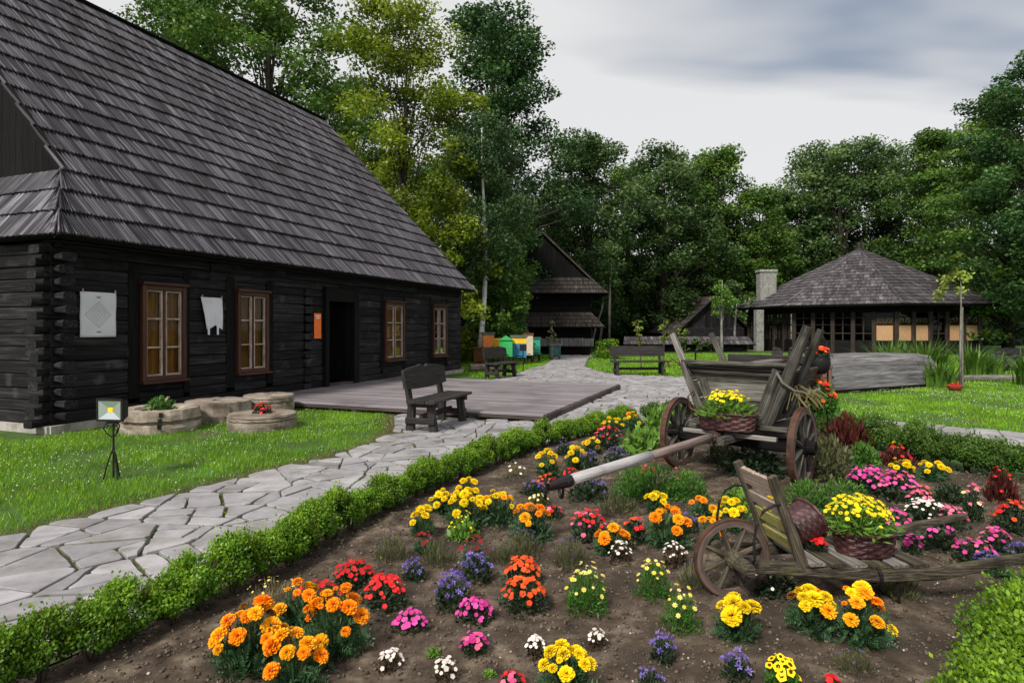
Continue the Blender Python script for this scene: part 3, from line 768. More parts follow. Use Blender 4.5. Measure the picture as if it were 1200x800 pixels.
def clover(name, label, poly, n, s, seed):
    x, y, r = scatter(poly, n, seed)
    bad = in_poly(x, y, PATH) | in_poly(x, y, HOUSE) | in_poly(x, y, DECK) | in_poly(x, y, BED); x, y = x[~bad], y[~bad]
    k = r.uniform(0, 1, len(x)) < np.clip((fnoise(x, y, .8, 3, 13) - .40) * 4.5, 0.02, 1); x, y = x[k], y[k]; m = len(x)
    base = np.array([(1, 0, 0), (-1, 0, 0), (0, 1, 0), (0, -1, 0), (0, 0, .9), (0, 0, -.7)], float)
    tri = np.array([(0, 2, 4), (2, 1, 4), (1, 3, 4), (3, 0, 4), (2, 0, 5), (1, 2, 5), (3, 1, 5), (0, 3, 5)])
    sz = s * r.uniform(.6, 1.2, m)
    V = base[None] * sz[:, None, None] * r.uniform(.8, 1.2, (m, 6, 1)) + np.stack([x, y, r.uniform(.015, .045, m)], 1)[:, None]
    F = (tri[None] + (np.arange(m) * 6)[:, None, None]).reshape(-1, 3)
    o = link(name, mesh_np(name, V.reshape(-1, 3), F, M['clover'], rnd=np.repeat(r.uniform(0, 1, m), 6)))
    tag(o, label, 'clover', kind='stuff')
clover('clover_left', 'white clover heads dotting the lawn before the log house', LAWN_L, 6500, .009, 51)
clover('clover_right', 'white clover heads dotting the right-hand lawn', LAWN_R, 9000, .011, 52)

# ------------------------------------------------------------------ log house
house = thing('log_house', 'large dark log house with a steep grey shingle roof', 'house', (HX, HY, 0), HRZ)
EO, EH, RD, RH, HL = 0.45, 3.0, 6.21, 10.09, 14.3       # eave overhang, eave height, ridge depth, ridge height, length
rows = [.10, .29, .47, .66, .88, 1.08, 1.31, 1.51, 1.74, 1.94, 2.17, 2.38, 2.57, 2.76, 2.96]
NR = len(rows) - 1
m = MB(); m.beam((-.06, .12, -.1), (HL + .05, .12, -.1), .42, .40); m.beam((.12, -.05, -.1), (.12, 12.4, -.1), .44, .398)
m.build('foundation', M['foundation'], house)
def log(x0, x1, z0, z1, y=0.0, th=.2):
    j = RNG.uniform(-.016, .010)
    m = MB(); m.beam((x0, y + th / 2 + j, (z0 + z1) / 2), (x1, y + th / 2 + j + RNG.uniform(-.006, .006), (z0 + z1) / 2), th, z1 - z0, (0, 0, 1), ch=.022, h1=(z1 - z0) - RNG.uniform(0, .012))
    m.build('log', M['log'], house)
secs = [(0.0, 1.25), (2.5, 3.38), (4.71, 5.72), (6.0, 6.43), (7.86, 9.0), (10.38, 11.84), (13.2, HL)]
for k in range(NR):
    z0, z1 = rows[k], rows[k + 1]
    if k < 1 or k >= 12:
        for a, b in (((0.0, 3.0), (3.0, 6.43), (7.86, 11.2), (11.2, HL)) if k < 1 else ((0.0, 3.0), (3.0, 6.43), (7.86, 11.2), (11.2, HL)) if z1 < 2.67 else ((0.0, 3.0), (3.0, 7.1), (7.1, 11.2), (11.2, HL))): log(a, b, z0, z1)
    elif k < 3 or k == 11:
        for a, b in ((0.0, 1.25), (1.46, 2.36), (2.5, 3.38), (3.61, 4.5), (4.71, 6.43), (7.86, 9.0), (9.15, 10.23), (10.38, 11.84), (12.05, 13.06), (13.2, HL)): log(a, b, z0, z1)
    else:
        for a, b in secs: log(a, b, z0, z1)
for a, b in ((1.25, 1.46), (2.36, 2.5), (3.38, 3.61), (4.5, 4.71), (9.0, 9.15), (10.23, 10.38), (11.84, 12.05), (13.06, 13.2)):
    m = MB(); m.beam(((a + b) / 2, .09, .38), ((a + b) / 2, .09, 2.66), b - a, .22, (0, 1, 0), ch=.012); m.build('post', M['black'], house)
for k in range(NR):      # near gable wall, corner log ends, cross-wall log ends
    z0, z1 = rows[k], rows[k + 1]
    for a, b in ((.2, 4.2), (4.2, 8.2), (8.2, 12.4)):
        m = MB(); j = RNG.uniform(-.016, .010)
        m.beam((.1 + j, a, (z0 + z1) / 2), (.1 + j, b, (z0 + z1) / 2), .2, z1 - z0, ch=.022); m.build('log', M['log'], house)
    zz = (z0 + z1) / 2
    m = MB(); e = RNG.uniform(.17, .30); m.beam((.12, -e, zz + .05), (.12, .02, zz + .05), .22 + RNG.uniform(-.03, .03), .13, ch=.025, w1=.17, h1=.09); m.build('log_end', M['log'], house)
    m = MB(); e = RNG.uniform(.17, .30); m.beam((-e, .12, zz - .045), (.02, .12, zz - .045), .22 + RNG.uniform(-.03, .03), .13, ch=.025, w1=.17, h1=.09); m.build('log_end', M['log'], house)
    if k < 12:
        m = MB(); m.beam((5.86, -.03 - RNG.uniform(0, .04), zz), (5.86, .2, zz), .26 + RNG.uniform(-.03, .03), (z1 - z0) * RNG.uniform(.7, .88), ch=.03); m.build('log_end', M['log'], house)
m = MB(); m.box((HL - .2, .2, .1), (HL - .001, 12.4, 2.98)); m.build('wall', M['log'], house)
m = MB(); m.box((0.01, 12.2, .1), (HL - .21, 12.4, 2.98)); m.build('wall', M['log'], house)
m = MB(); m.box((.2, .2, .02), (HL - .2, 12.2, .09)); m.build('floor', M['black'], house)
m = MB(); m.box((.0, -.02, 2.965), (HL, .3, 3.16)); m.build('wall_plate', M['black'], house)
m = MB(); m.box((.2, .3, 2.97), (HL - .2, 12.2, 3.05)); m.build('ceiling', M['black'], house)
# windows
def window(x0, x1, z0=.66, z1=2.38):
    fr = MB(); t = .085
    y = -.03
    w = MB()
    w.beam((x0 + t / 2, y, z0), (x0 + t / 2, y, z1), t, .14, (0, 1, 0), ch=.01)
    w.beam((x1 - t / 2, y, z0), (x1 - t / 2, y, z1), t, .14, (0, 1, 0), ch=.01)
    w.beam((x0 + t, y, z1 - t / 2), (x1 - t, y, z1 - t / 2), .14, t, ch=.01)
    w.beam((x0 + t, y, z0 + t / 2), (x1 - t, y, z0 + t / 2), .14, t, ch=.01)
    f = w.build('window', M['frame'], house)
    s = MB(); s.beam((x0 - .03, y - .03, z0 - .022), (x1 + .03, y - .03, z0 - .022), .20, .045, ch=.008); s.build('sill', M['frame'], f)
    s = MB(); s.beam((x0 - .02, y - .03, z1 + .028), (x1 + .02, y - .03, z1 + .028), .17, .055, ch=.008); s.build('lintel', M['frame'], f)
    a0, a1, b0, b1 = x0 + t, x1 - t, z0 + t, z1 - t
    mid = (a0 + a1) / 2; h = (b1 - b0) / 3; bw = .032
    m = MB(); m.beam((mid, y - .005, b0), (mid, y - .005, b1), .06, .06, (0, 1, 0), ch=.006); m.build('mullion', M['frame'], f)
    for (l, r_) in ((a0, mid - .03), (mid + .03, a1)):
        sa = MB()
        sa.beam((l + bw / 2, y, b0), (l + bw / 2, y, b1), bw, .05, (0, 1, 0)); sa.beam((r_ - bw / 2, y, b0), (r_ - bw / 2, y, b1), bw, .05, (0, 1, 0))
        for q in (b0 + bw / 2, b0 + h, b0 + 2 * h, b1 - bw / 2): sa.beam((l + bw, y, q), (r_ - bw, y, q), .046, bw * .9)
        sa.build('sash', M['sash'], f)
        for q in range(3):
            p = MB(); p.box((l + bw * .8, y + .012, b0 + q * h + .012), (r_ - bw * .8, y + .018, b0 + (q + 1) * h - .012)); p.build('pane', M['glass'], f)
    # curtain with folds behind the glass
    n = 28; V, F = [], []
    for i in range(n + 1):
        t_ = i / n; xx = a0 + (a1 - a0) * t_; yy_ = y + .075 + .02 * math.sin(t_ * 34 + x0) + .01 * math.sin(t_ * 13)
        V += [(xx, yy_, b0), (xx, yy_, b1)]
    for i in range(n): F.append((2 * i, 2 * i + 2, 2 * i + 3, 2 * i + 1))
    c = MB(); c.add(V, F); c.build('curtain', M['curtain'], f, smooth=True)
for a, b in ((1.46, 2.36), (3.61, 4.5), (9.15, 10.23), (12.05, 13.06)): window(a, b)
# door
for x in (6.51, 7.745):
    m = MB(); w_ = .16 if x < 7 else .23
    m.beam((x, .05, .1), (x, .05, 2.66), w_, .30, (0, 1, 0), ch=.012); m.build('door_jamb', M['black'], house)
m = MB(); m.beam((6.59, .05, 2.48), (7.63, .05, 2.48), .28, .36, ch=.012); m.build('door_header', M['black'], house)
m = MB(); m.beam((6.59, .08, .14), (7.63, .08, .14), .30, .09, ch=.01); m.build('threshold', M['deck_edge'], house)
dr = MB()
for k in range(4): dr.beam((7.60, .22 + k * .25, .2), (7.60, .22 + k * .25, 2.28), .05, .245, (0, 1, 0), ch=.006)
dr.build('door', M['black'], house)
for z in (1.2, 1.7):
    pass
# roof
sl = np.array((0, RD + EO, RH - EH)); SL = np.linalg.norm(sl); es = sl / SL; ex = np.array((1.0, 0, 0)); nrm = np.cross(ex, es)
O = np.array((0, -EO, EH))
T1 = .18; SV = .62; EE = .2; EF = .29
def R3(x, t, off=0): return O + ex * x + es * (t * SL) + nrm * off
rf = MB()
def slab(mb, pts, n, th):
    P = [np.array(p, float) for p in pts]; n = np.array(n, float); k = len(P)
    V = [p - n * th for p in P] + P
    F = [(i, (i + 1) % k, k + (i + 1) % k, k + i) for i in range(k)] + [tuple(range(k))[::-1], tuple(range(k, 2 * k))]
    mb.add(V, F)
slab(rf, [R3(-EE, 0), R3(HL + EF, 0), R3(HL + .02, 1), R3(SV, 1), R3(SV, T1)], nrm, .07)
roof = rf.build('roof', M['black'], house)
back = lambda p: (p[0], 2 * RD - p[1], p[2])
rb = MB(); nb_ = np.array((0, -nrm[1], nrm[2]))
slab(rb, [back(R3(HL + EF, 0)), back(R3(-EE, 0)), back(R3(SV, T1)), back(R3(SV, 1)), back(R3(HL + .02, 1))], nb_, .07)
rb.build('roof_back', M['shingle'], house)
def facet(O, ex, es, S, nc, xmin, xmax, w, th, seed, over=1.16, ragged=.007):
    """shingle boxes over a roof plane; returns list of (8x3 verts, 8x3 grain, centre)"""
    r = random.Random(seed); nrm = np.cross(ex, es); out = []; e = S / nc
    for c in range(nc):
        y0 = c * e; y1 = min(S, y0 + e * over)
        xa = min(xmin(y0 / S), xmin(y1 / S)); xb = max(xmax(y0 / S), xmax(y1 / S)); x = xa
        while x < xb:
            ww = w * r.uniform(.65, 1.4); x2 = min(x + ww, xb); dy = r.uniform(-ragged, ragged)
            zl = th * 1.75 + r.uniform(0, .25) * th; wd = th * .3
            V = []; Gc = []; g0 = r.uniform(0, 60)
            for (xx, tl) in ((x, 1), (x2 - min(.02, (x2 - x) * .34), -1)):
                for (yy_, zz) in ((y0 + dy, zl), (y1, th * .35)):
                    xc = min(max(xx, xmin(max(0, yy_) / S)), xmax(max(0, yy_) / S))
                    for (b) in (0, 1):
                        z_ = (zz + wd * tl) if b else (zz - th * 1.1)
                        V.append(O + ex * xc + es * yy_ + nrm * max(z_, -.03)); Gc.append((yy_ + g0, xc * 1.0 + g0, 0 if b else .3))
            out.append((V, Gc, O + ex * (x + x2) / 2 + es * (y0 + y1) / 2))
            x = x2
    return out
SF = [(0, 4, 5, 1), (2, 3, 7, 6), (0, 1, 3, 2), (4, 6, 7, 5), (1, 5, 7, 3), (0, 2, 6, 4)]
xmn = lambda t: (-EE + (SV + EE) * min(1, t / T1))
xmx = lambda t: HL + EF + (.02 - EF) * min(1, t * 2.5)
sh = facet(O, ex, es, SL, 17, xmn, xmx, .062, .036, 8)
# skirt over the near gable
SKB = np.array((-EE, -EO, EH)); SKT = R3(SV, T1); es2 = np.array((SV + EE, 0, SKT[2] - EH)); S2 = np.linalg.norm(es2); es2 = es2 / S2; ex2 = np.array((0, -1.0, 0))
O2 = np.array((-EE, 2 * RD + EO, EH)); yw = 2 * RD + 2 * EO; yi = SKT[1] + EO
sh2 = facet(O2, ex2, es2, S2, 3, lambda t: yi * t, lambda t: yw - yi * t, .12, .03, 9)
sk = MB(); slab(sk, [np.array((-EE, 2 * RD + EO, EH)), SKB, SKT, np.array((SV, 2 * RD - SKT[1], SKT[2]))], np.cross(ex2, es2), .07)
sk.build('skirt_roof', M['black'], house)
Rz = Matrix.Rotation(HRZ, 3, 'Z')
allsh = sh + sh2
def camd(c):
    w = Rz @ Vector(c) + Vector((HX, HY, 0)); px = 600 + FPX * w.x / w.y; py = HOR + FPX * (EYE - w.z) / w.y
    return w.length + (0 if (-10 < px < 1210 and -10 < py) else 200)
allsh.sort(key=lambda q: camd(q[2]))
for V, Gc, c in allsh[:300]:
    m = MB(); m.add(V, SF, Gc); m.build('shingle', M['shingle'], roof)
m = MB()
for V, Gc, c in allsh[300:]: m.add(V, SF, Gc)
m.build('shingle_field', M['shingle'], roof, kind='stuff')
m = MB(); m.beam(R3(SV - .02, 1, .06) + np.array((0, .05, .02)), R3(HL + .06, 1, .06) + np.array((0, .05, .02)), .16, .07, ch=.01); m.build('ridge_board', M['black'], roof)
m = MB(); m.beam(R3(SV + .05, T1, -.02), R3(SV + .05, 1, -.02), .04, .16, nrm); m.build('verge_board', M['black'], roof)
m = MB(); m.beam(R3(HL + .05, 0.02, -.04), R3(HL + .0, 1, -.04), .04, .12, nrm); m.build('verge_board', M['black'], roof)
m = MB(); m.beam(R3(-EE, 0.004, -.05), R3(HL + EF, 0.004, -.05), .03, .07, (0, 0, 1)); m.build('eave_board', M['black'], roof)
# soffit closing the eave
m = MB(); slab(m, [(-.1, -EO + .06, 2.93), (HL + .1, -EO + .06, 2.93), (HL + .1, .0, 2.955), (-.1, .0, 2.955)], (0, 0, 1), .02); m.build('soffit', M['black'], roof)
# gable boards above the skirt
y = SKT[1] + .1; gx0 = SV + .75
while y < 2 * RD - SKT[1] - .1:
    w_ = .2; yc = y + w_ / 2; d = min(yc, 2 * RD - yc)
    top = EH + (RH - EH) * (d + EO) / (RD + EO) - .12
    if top > SKT[2] + .05:
        m = MB(); m.beam((gx0, yc, SKT[2] - .25), (gx0, yc, top), .196, .03, (1, 0, 0), ch=.004)
        # beam's w runs across up x d: keep boards in the gable plane
        m.build('board', M['black'], house)
    y += w_
m = MB(); m.add([(HL - .1, .1, 2.9), (HL - .1, 12.3, 2.9), (HL - .1, RD, RH - .15)], [(0, 1, 2)]); m.build('gable', M['black'], house)

# ------------------------------------------------------------------ deck before the door
deck = thing('wooden_deck', 'low grey-brown plank deck before the house door', 'deck', (HX, HY, 0), HRZ)
npk = 44; pw = (10.05 - 3.69) / npk
for k in range(npk):
    x = 3.69 + pw * (k + .5); m = MB()
    m.beam((x, -.03 - RNG.uniform(0, .01), .113), (x, -6.77 - RNG.uniform(0, .015), .113), pw - .007, .036, ch=.004); m.build('plank', M['deck'], deck)
x = 3.70
while x < 10.0:
    l = min(10.04 - x, RNG.uniform(.75, 1.05)); m = MB()
    m.beam((x, -6.805, .048), (x + l - .012, -6.805, .048), .03, .125, ch=.004); m.build('fascia_board', M['deck_edge'], deck); x += l
m = MB(); m.beam((3.66, -.1, .07), (3.66, -6.79, .07), .03, .045); m.build('fascia_board', M['deck_edge'], deck)
for k in range(6):
    y = -.5 - k * 1.22; m = MB(); m.beam((3.72, y, .05), (10.0, y, .05), .09, .085); m.build('joist', M['deck_edge'], deck)
for k in range(4):
    y = -2.9 - k * 1.25; m = MB(); m.beam((3.75, y, -.02), (3.75, y, .052), .09, .09); m.build('deck_foot', M['stone'], deck)
# ------------------------------------------------------------------ things on and by the house
def cloth(name, label, s, z0, z1, w, mat, kind):
    t = HW(s, 0.03)
    o = thing(name, label, 'cloth', (t[0], t[1], 0), HRZ)
    n, k = 16, 20; V, F = [], []
    for j in range(k + 1):
        v = j / k
        for i in range(n + 1):
            u = i / n; x = (u - .5) * w
            if kind == 'shirt':
                x = (u - .5) * w * (1 - .25 * v) + .05 * v
                zz = z1 - (z1 - z0) * v * (1 - .10 * math.sin(u * 3.1)) - .02 * math.sin(u * 9) * v
                yy = -.012 - .03 * (.5 + .5 * math.sin(u * 13 + v * 3)) * (.3 + v) - .02 * v
            else:
                zz = z1 - (z1 - z0) * v; yy = -.008 - .008 * math.sin(u * 7 + v * 4) * v - .006 * math.sin(v * 9)
            V.append((x, yy, zz))
    for j in range(k):
        for i in range(n):
            a = j * (n + 1) + i; F.append((a, a + n + 1, a + n + 2, a + 1))
    c = MB(); c.add(V, F); b = c.build('linen', mat, o, smooth=True)
    so = b.modifiers.new('thick', 'SOLIDIFY'); so.thickness = .005
    for x in ((-w * .45, w * .45) if kind != 'shirt' else (-w * .45, w * .45)):
        p = MB(); p.beam((x, -.03, z1 + .0), (x, -.03, z1 + .045), .014, .02, (0, 1, 0)); p.build('peg', M['sash'], o)
    if kind == 'shirt':
        for x in (-.10, .12):
            p = MB(); p.beam((x, -.05, z0 - .10), (x, -.05, z0 + .08), .045, .01, (0, 1, 0)); p.build('ribbon', mat, o)
    return o
def embroidered():
    m = surf('embroidered_linen', [(0.3, (0.56, 0.57, 0.62)), (0.7, (0.68, 0.69, 0.73))], scale=3, rough=0.9, bump=0.15, tone=0)
    nt = m.node_tree; b = nt.nodes['Principled BSDF']; old = b.inputs['Base Color'].links[0].from_socket
    tc = nn(nt, 'ShaderNodeTexCoord'); mp = nn(nt, 'ShaderNodeMapping'); mp.inputs['Location'].default_value = (0, 0, -1.83)
    nt.links.new(tc.outputs['Object'], mp.inputs['Vector'])
    sp_ = nn(nt, 'ShaderNodeSeparateXYZ'); nt.links.new(mp.outputs[0], sp_.inputs[0])
    def mth(op, a, b_=None):
        q = nn(nt, 'ShaderNodeMath', operation=op)
        for i_, v in enumerate((a, b_)):
            if v is None: continue
            if isinstance(v, (int, float)): q.inputs[i_].default_value = v
            else: nt.links.new(v, q.inputs[i_])
        return q.outputs[0]
    ax = mth('ABSOLUTE', sp_.outputs['X']); az = mth('ABSOLUTE', sp_.outputs['Z'])
    dsum = mth('ADD', ax, az)                                  # diamond distance
    ringv = mth('ABSOLUTE', mth('SUBTRACT', mth('FRACT', mth('MULTIPLY', dsum, 21.0)), .5))
    line = mth('LESS_THAN', ringv, .22)
    inside = mth('LESS_THAN', dsum, .24)
    dots = mth('LESS_THAN', mth('ABSOLUTE', mth('SINE', mth('MULTIPLY', mth('SUBTRACT', ax, az), 95.0))), .66)
    band = mth('LESS_THAN', mth('ABSOLUTE', mth('SUBTRACT', az, .285)), .012)
    bx = mth('LESS_THAN', ax, .035)
    f = mth('MAXIMUM', mth('MULTIPLY', mth('MULTIPLY', line, inside), dots), mth('MULTIPLY', band, bx))
    mx = nn(nt, 'ShaderNodeMix', data_type='RGBA'); mx.inputs[7].default_value = (.05, .05, .07, 1)
    nt.links.new(mth('MULTIPLY', f, .8), mx.inputs[0]); nt.links.new(old, mx.inputs[6]); nt.links.new(mx.outputs[2], b.inputs['Base Color'])
    return m
cloth('embroidered_cloth', 'square white cloth with dark diamond embroidery hung near the house corner', .71, 1.46, 2.20, .60, embroidered(), 'flat')
cloth('hanging_shirt', 'crumpled white shirt with ribbons hung between two windows', 2.98, 1.58, 2.22, .52, M['linen'], 'shirt')
t = HW(6.19, 0.0)
po = thing('poster', 'narrow orange poster on the log wall left of the open door', 'poster', (t[0], t[1], 0), HRZ)
m = MB(); m.box((-.13, -.045, 1.36), (.13, -.035, 1.98)); m.build('sheet', M['orange'], po)
for (x0, x1, z) in ((-.10, .10, 1.90), (-.06, .07, 1.845)):
    m = MB(); m.box((x0, -.049, z), (x1, -.046, z + .028)); m.build('text_line', M['paperwhite'], po)

# millstones
def millstone(name, label, x, y, r, h, kind, seed):
    o = thing(name, label, 'millstone', (x, y, 0), RNG.uniform(0, 6), None)
    n = 40; m = MB()
    hole = .09
    if kind == 'grooved':
        prof = [(r * .98, -.02), (r, h * .30), (r * 1.0, h * .52), (r * .965, h * .55), (r * .965, h * .62), (r, h * .65), (r, h * .76), (r * .97, h * .79), (r * .97, h * .84), (r * .995, h * .87), (r * .97, h), (r * .6, h * 1.01), (hole, h), (hole, h * .6), (0, h * .6)]
    elif kind == 'cracked':
        prof = [(r * .97, -.02), (r * 1.0, h * .18), (r * .99, h * .33), (r * .90, h * .38), (r * .91, h * .47), (r * 1.0, h * .53), (r * .98, h * .78), (r * .95, h * .98), (r * .86, h), (r * .62, h * .97), (r * .55, h * .8), (0, h * .78)]
    else:
        prof = [(r * .97, -.02), (r * 1.01, h * .3), (r * .99, h * .7), (r * .97, h * .97), (r * .9, h), (hole * 1.2, h), (hole * 1.2, h * .55), (0, h * .55)]
    m.lathe(prof, n=n, rough=.012 if kind == 'grooved' else .022, seed=seed)
    b = m.build('stone', M['millstone'], o)
    return o
M1 = millstone('millstone', 'cracked thick millstone with a leafy green plant on it, nearest the floodlight', -5.65, 9.88, .59, .34, 'cracked', 1)
M2 = millstone('millstone', 'plain thick millstone with an empty centre hole behind the cracked one', -5.25, 10.98, .55, .33, 'plain', 2)
M3 = millstone('millstone', 'grooved round millstone nearest the wooden deck, at the back', -4.70, 11.87, .47, .33, 'grooved', 3)
M4 = millstone('millstone', 'low grooved millstone carrying the red geranium', -4.06, 10.0, .53, .23, 'grooved', 4)
for (a, z0, z1) in ((3.95, .06, .33), ):
    pass
# crack iron cramp on the first stone
o = bpy.data.objects; ang = math.radians(-62) - M1.rotation_euler.z
m = MB()
for k in range(3):
    m.box((.555, -.03 + .012 * k, .07 + k * .09), (.60, .02 + .012 * k, .135 + k * .09))
m.build('iron_cramp', M['iron'], M1, rot=(0, 0, ang))

# floodlight on a wrought stand
fx, fy, _ = G(133, 560)
fl = thing('floodlight', 'black framed floodlight on a wrought iron tripod on the left lawn', 'floodlight', (fx, fy, 0), math.radians(-8))
m = MB(); m.tube([(0, 0, 0), (0, 0, .62)], .011, 8); m.build('pole', M['iron'], fl)
for a in (-25, 95, 205):
    a = math.radians(a); c, s = math.cos(a), math.sin(a)
    m = MB(); m.tube([(c * .01, s * .01, .30), (c * .045, s * .045, .20), (c * .075, s * .075, .08), (c * .095, s * .095, -.01)], .008, 6); m.build('leg', M['iron'], fl)
    m = MB(); m.tube([(c * .012, s * .012, .44), (c * .06, s * .06, .48), (c * .095, s * .095, .54), (c * .07, s * .07, .585), (c * .045, s * .045, .56)], .007, 6); m.build('scroll', M['iron'], fl)
hd = MB(); hd.beam((0, -.045, .60), (0, .045, .60), .10, .02); hd.build('bracket', M['iron'], fl)
W_, H_ = .155, .122; zc = .735
h = MB(); h.beam((0, -.035, zc), (0, .06, zc), W_ * 2, H_ * 2, ch=.018, w1=W_ * 1.6, h1=H_ * 1.5)
head = h.build('housing', M['iron'], fl)
q = MB(); q.beam((-W_, -.047, zc + H_ - .012), (W_, -.047, zc + H_ - .012), .024, .024); q.beam((-W_, -.047, zc - H_ + .012), (W_, -.047, zc - H_ + .012), .024, .024)
q.beam((-W_ + .012, -.047, zc - H_), (-W_ + .012, -.047, zc + H_), .024, .022, (0, 1, 0)); q.beam((W_ - .012, -.047, zc - H_), (W_ - .012, -.047, zc + H_), .024, .022, (0, 1, 0))
q.build('rim', M['iron'], head)
refl = bpy.data.materials.new('floodlight_reflector'); refl.use_nodes = True
b_ = refl.node_tree.nodes['Principled BSDF']; b_.inputs['Base Color'].default_value = (.62, .68, .70, 1); b_.inputs['Metallic'].default_value = .75; b_.inputs['Roughness'].default_value = .28
a, c_ = W_ - .024, H_ - .024
for k, (p, q_) in enumerate((((-a, -c_), (a, -c_)), ((a, -c_), (a, c_)), ((a, c_), (-a, c_)), ((-a, c_), (-a, -c_)))):
    i1, i2 = (p[0] * .18, p[1] * .18), (q_[0] * .18, q_[1] * .18)
    m = MB(); m.add([(p[0], -.056, zc + p[1]), (q_[0], -.056, zc + q_[1]), (i2[0], -.038, zc + i2[1]), (i1[0], -.038, zc + i1[1])], [(0, 1, 2, 3)]); m.build('reflector', refl, head)
m = MB(); m.box((-.028, -.045, zc - .022), (.028, -.037, zc + .022)); m.build('light_chip', M['p_yellow'], head)

# ------------------------------------------------------------------ benches
def bench(name, label, loc, rz, ln=1.55, shaped=True, lx=.42):
    """local x along the bench, local -y is the front; mats dark wood"""
    o = thing(name, label, 'bench', loc, rz)
    h = ln / 2; e = h - lx * .45
    for sx in (-1, 1):
        x = sx * e
        m = MB(); m.beam((x, .20, 0), (x, .17, .44), .085, .14, (0, 1, 0), ch=.008, h1=.11); m.build('leg', M['bench'], o)
        m = MB(); m.beam((x, -.20, 0), (x, -.15, .40), .085, .13, (0, 1, 0), ch=.008, h1=.12); m.build('leg', M['bench'], o)
        m = MB(); m.beam((x, .20, .40), (x, .29, .94), .07, .09, (0, 1, 0), ch=.008); m.build('back_post', M['bench'], o)
        m = MB(); m.beam((x + sx * .055, -.24, .16), (x + sx * .055, .25, .16), .05, .10, ch=.008); m.build('cross_bar', M['bench'], o)
        m = MB(); m.beam((x, -.27, .405), (x, .23, .405), .085, .075, ch=.008); m.build('seat_bearer', M['bench'], o)
    m = MB(); m.beam((-e, .02, .21), (e, .02, .21), .05, .09, ch=.008); m.build('stretcher', M['bench'], o)
    for y, w_ in ((-.22, .155), (-.055, .155), (.105, .145)):
        m = MB(); m.beam((-h - RNG.uniform(0, .015), y, .467), (h + RNG.uniform(0, .015), y, .467), w_, .05, ch=.012); m.build('seat_board', M['bench'], o)
    # carved backrest board: arched with a heart-like notch in the middle
    n = 30; poly = []
    zt, zb = .99, .63
    for i in range(n + 1):
        u = i / n * 2 - 1
        z = zt - .055 * abs(u) ** 3 * (1 if shaped else .2)
        if shaped: z += .020 * math.exp(-((abs(u) - .16) / .12) ** 2) - .055 * math.exp(-((u) / .075) ** 2) + .03 * math.exp(-(u / .03) ** 2)
        else: z -= .03 * math.exp(-((u) / .05) ** 2)
        poly.append((u * h * .98, z))
    for i in range(n + 1):
        u = 1 - i / n * 2
        poly.append((u * h * .98, zb + (.030 * abs(u) ** 2 if shaped else 0)))
    lean = .16; k = len(poly)
    V = [(x, .155 + (z - .5) * lean, z) for x, z in poly] + [(x, .205 + (z - .5) * lean, z) for x, z in poly]
    nh = n + 1
    F = []
    for i in range(n):
        j = k - 1 - i
        F.append((i, j, j - 1, i + 1)); F.append((k + i + 1, k + j - 1, k + j, k + i))
    F += [(i, (i + 1) % k, k + (i + 1) % k, k + i) for i in range(k)]
    m = MB(); off = RNG.uniform(0, 40); m.add(V, F, [(x + off, y + off, z + off) for x, y, z in V]); m.build('backrest', M['bench'], o)
    return o
# near bench: faces right, towards the flower bed
bx_, by_ = -1.22, 10.1
bench('bench', 'dark carved wooden bench on the flagstones beside the deck', (bx_, by_, .012), math.atan2(1.13, .36), 1.55)
bench('bench', 'small dark wooden bench on the paving near the beehives', (-.36, 20.1, .012), math.atan2(1.0, .55), 1.5)
bench('bench', 'wide dark bench standing at the lawn edge beyond the cart', (4.38, 21.2, .012), math.radians(3), 1.95, shaped=False)
# seat with three upright boards, only its top shows behind the cart
sx_, sy_ = XZ(932, 15.2)
o = thing('board_seat', 'black seat with three rounded upright back boards behind the cart', 'seat', (sx_, sy_, 0), math.radians(8))
for k in range(3):
    x = -.44 + k * .44
    m = MB(); m.beam((x, 0, .42), (x + .03, .12, 1.05), .27, .09, (0, 1, 0), ch=.02); m.beam((x + .03, .118, 1.05), (x + .045, .14, 1.12), .268, .088, (0, 1, 0), ch=.03, w1=.18); m.build('back_board', M['bench'], o)
m = MB(); m.beam((-.75, -.2, .42), (.75, -.2, .42), .42, .07, ch=.01); m.build('seat_board', M['bench'], o)
for sx in (-.6, .6):
    m = MB(); m.beam((sx, -.15, 0), (sx, -.15, .39), .1, .3, (0, 1, 0), ch=.01); m.build('leg', M['bench'], o)

# ------------------------------------------------------------------ wheels, baskets
def wheel(parent, loc, R, nsp, hubw, hubr, rimw, rimt, rot=(0, 0, 0), rimmat='felloe', spmat='cart'):
    """axle along local x"""
    m = MB(); m.ring((0, 0, 0), (1, 0, 0), R - .008, rimw, rimt, 40)
    w = m.build('wheel', M[rimmat], parent, loc=loc, rot=rot)
    m = MB(); m.ring((0, 0, 0), (1, 0, 0), R, rimw * 1.08, .0075, 40); m.build('tyre', M['rust'], w)
    m = MB(); m.lathe([(hubr * .72, -hubw / 2), (hubr * .8, -hubw * .42), (hubr * .82, -hubw * .2), (hubr * 1.08, -hubw * .16), (hubr * 1.08, hubw * .16), (hubr * .82, hubw * .2), (hubr * .8, hubw * .42), (hubr * .72, hubw / 2), (hubr * .3, hubw / 2), (hubr * .28, hubw * .4), (0, hubw * .4)], n=16, axis=(1, 0, 0)); m.build('hub', M['black'] if spmat == 'cart' else M['barrow'], w)
    for k in range(nsp):
        a = 2 * math.pi * (k + .3) / nsp; c, s = math.cos(a), math.sin(a)
        m = MB(); m.beam((0, c * hubr * .9, s * hubr * .9), (0, c * (R - rimt * .6), s * (R - rimt * .6)), rimt * .82, rimt * .95, (1, 0, 0), ch=rimt * .2, w1=rimt * .62); m.build('spoke', M[spmat], w)
    return w
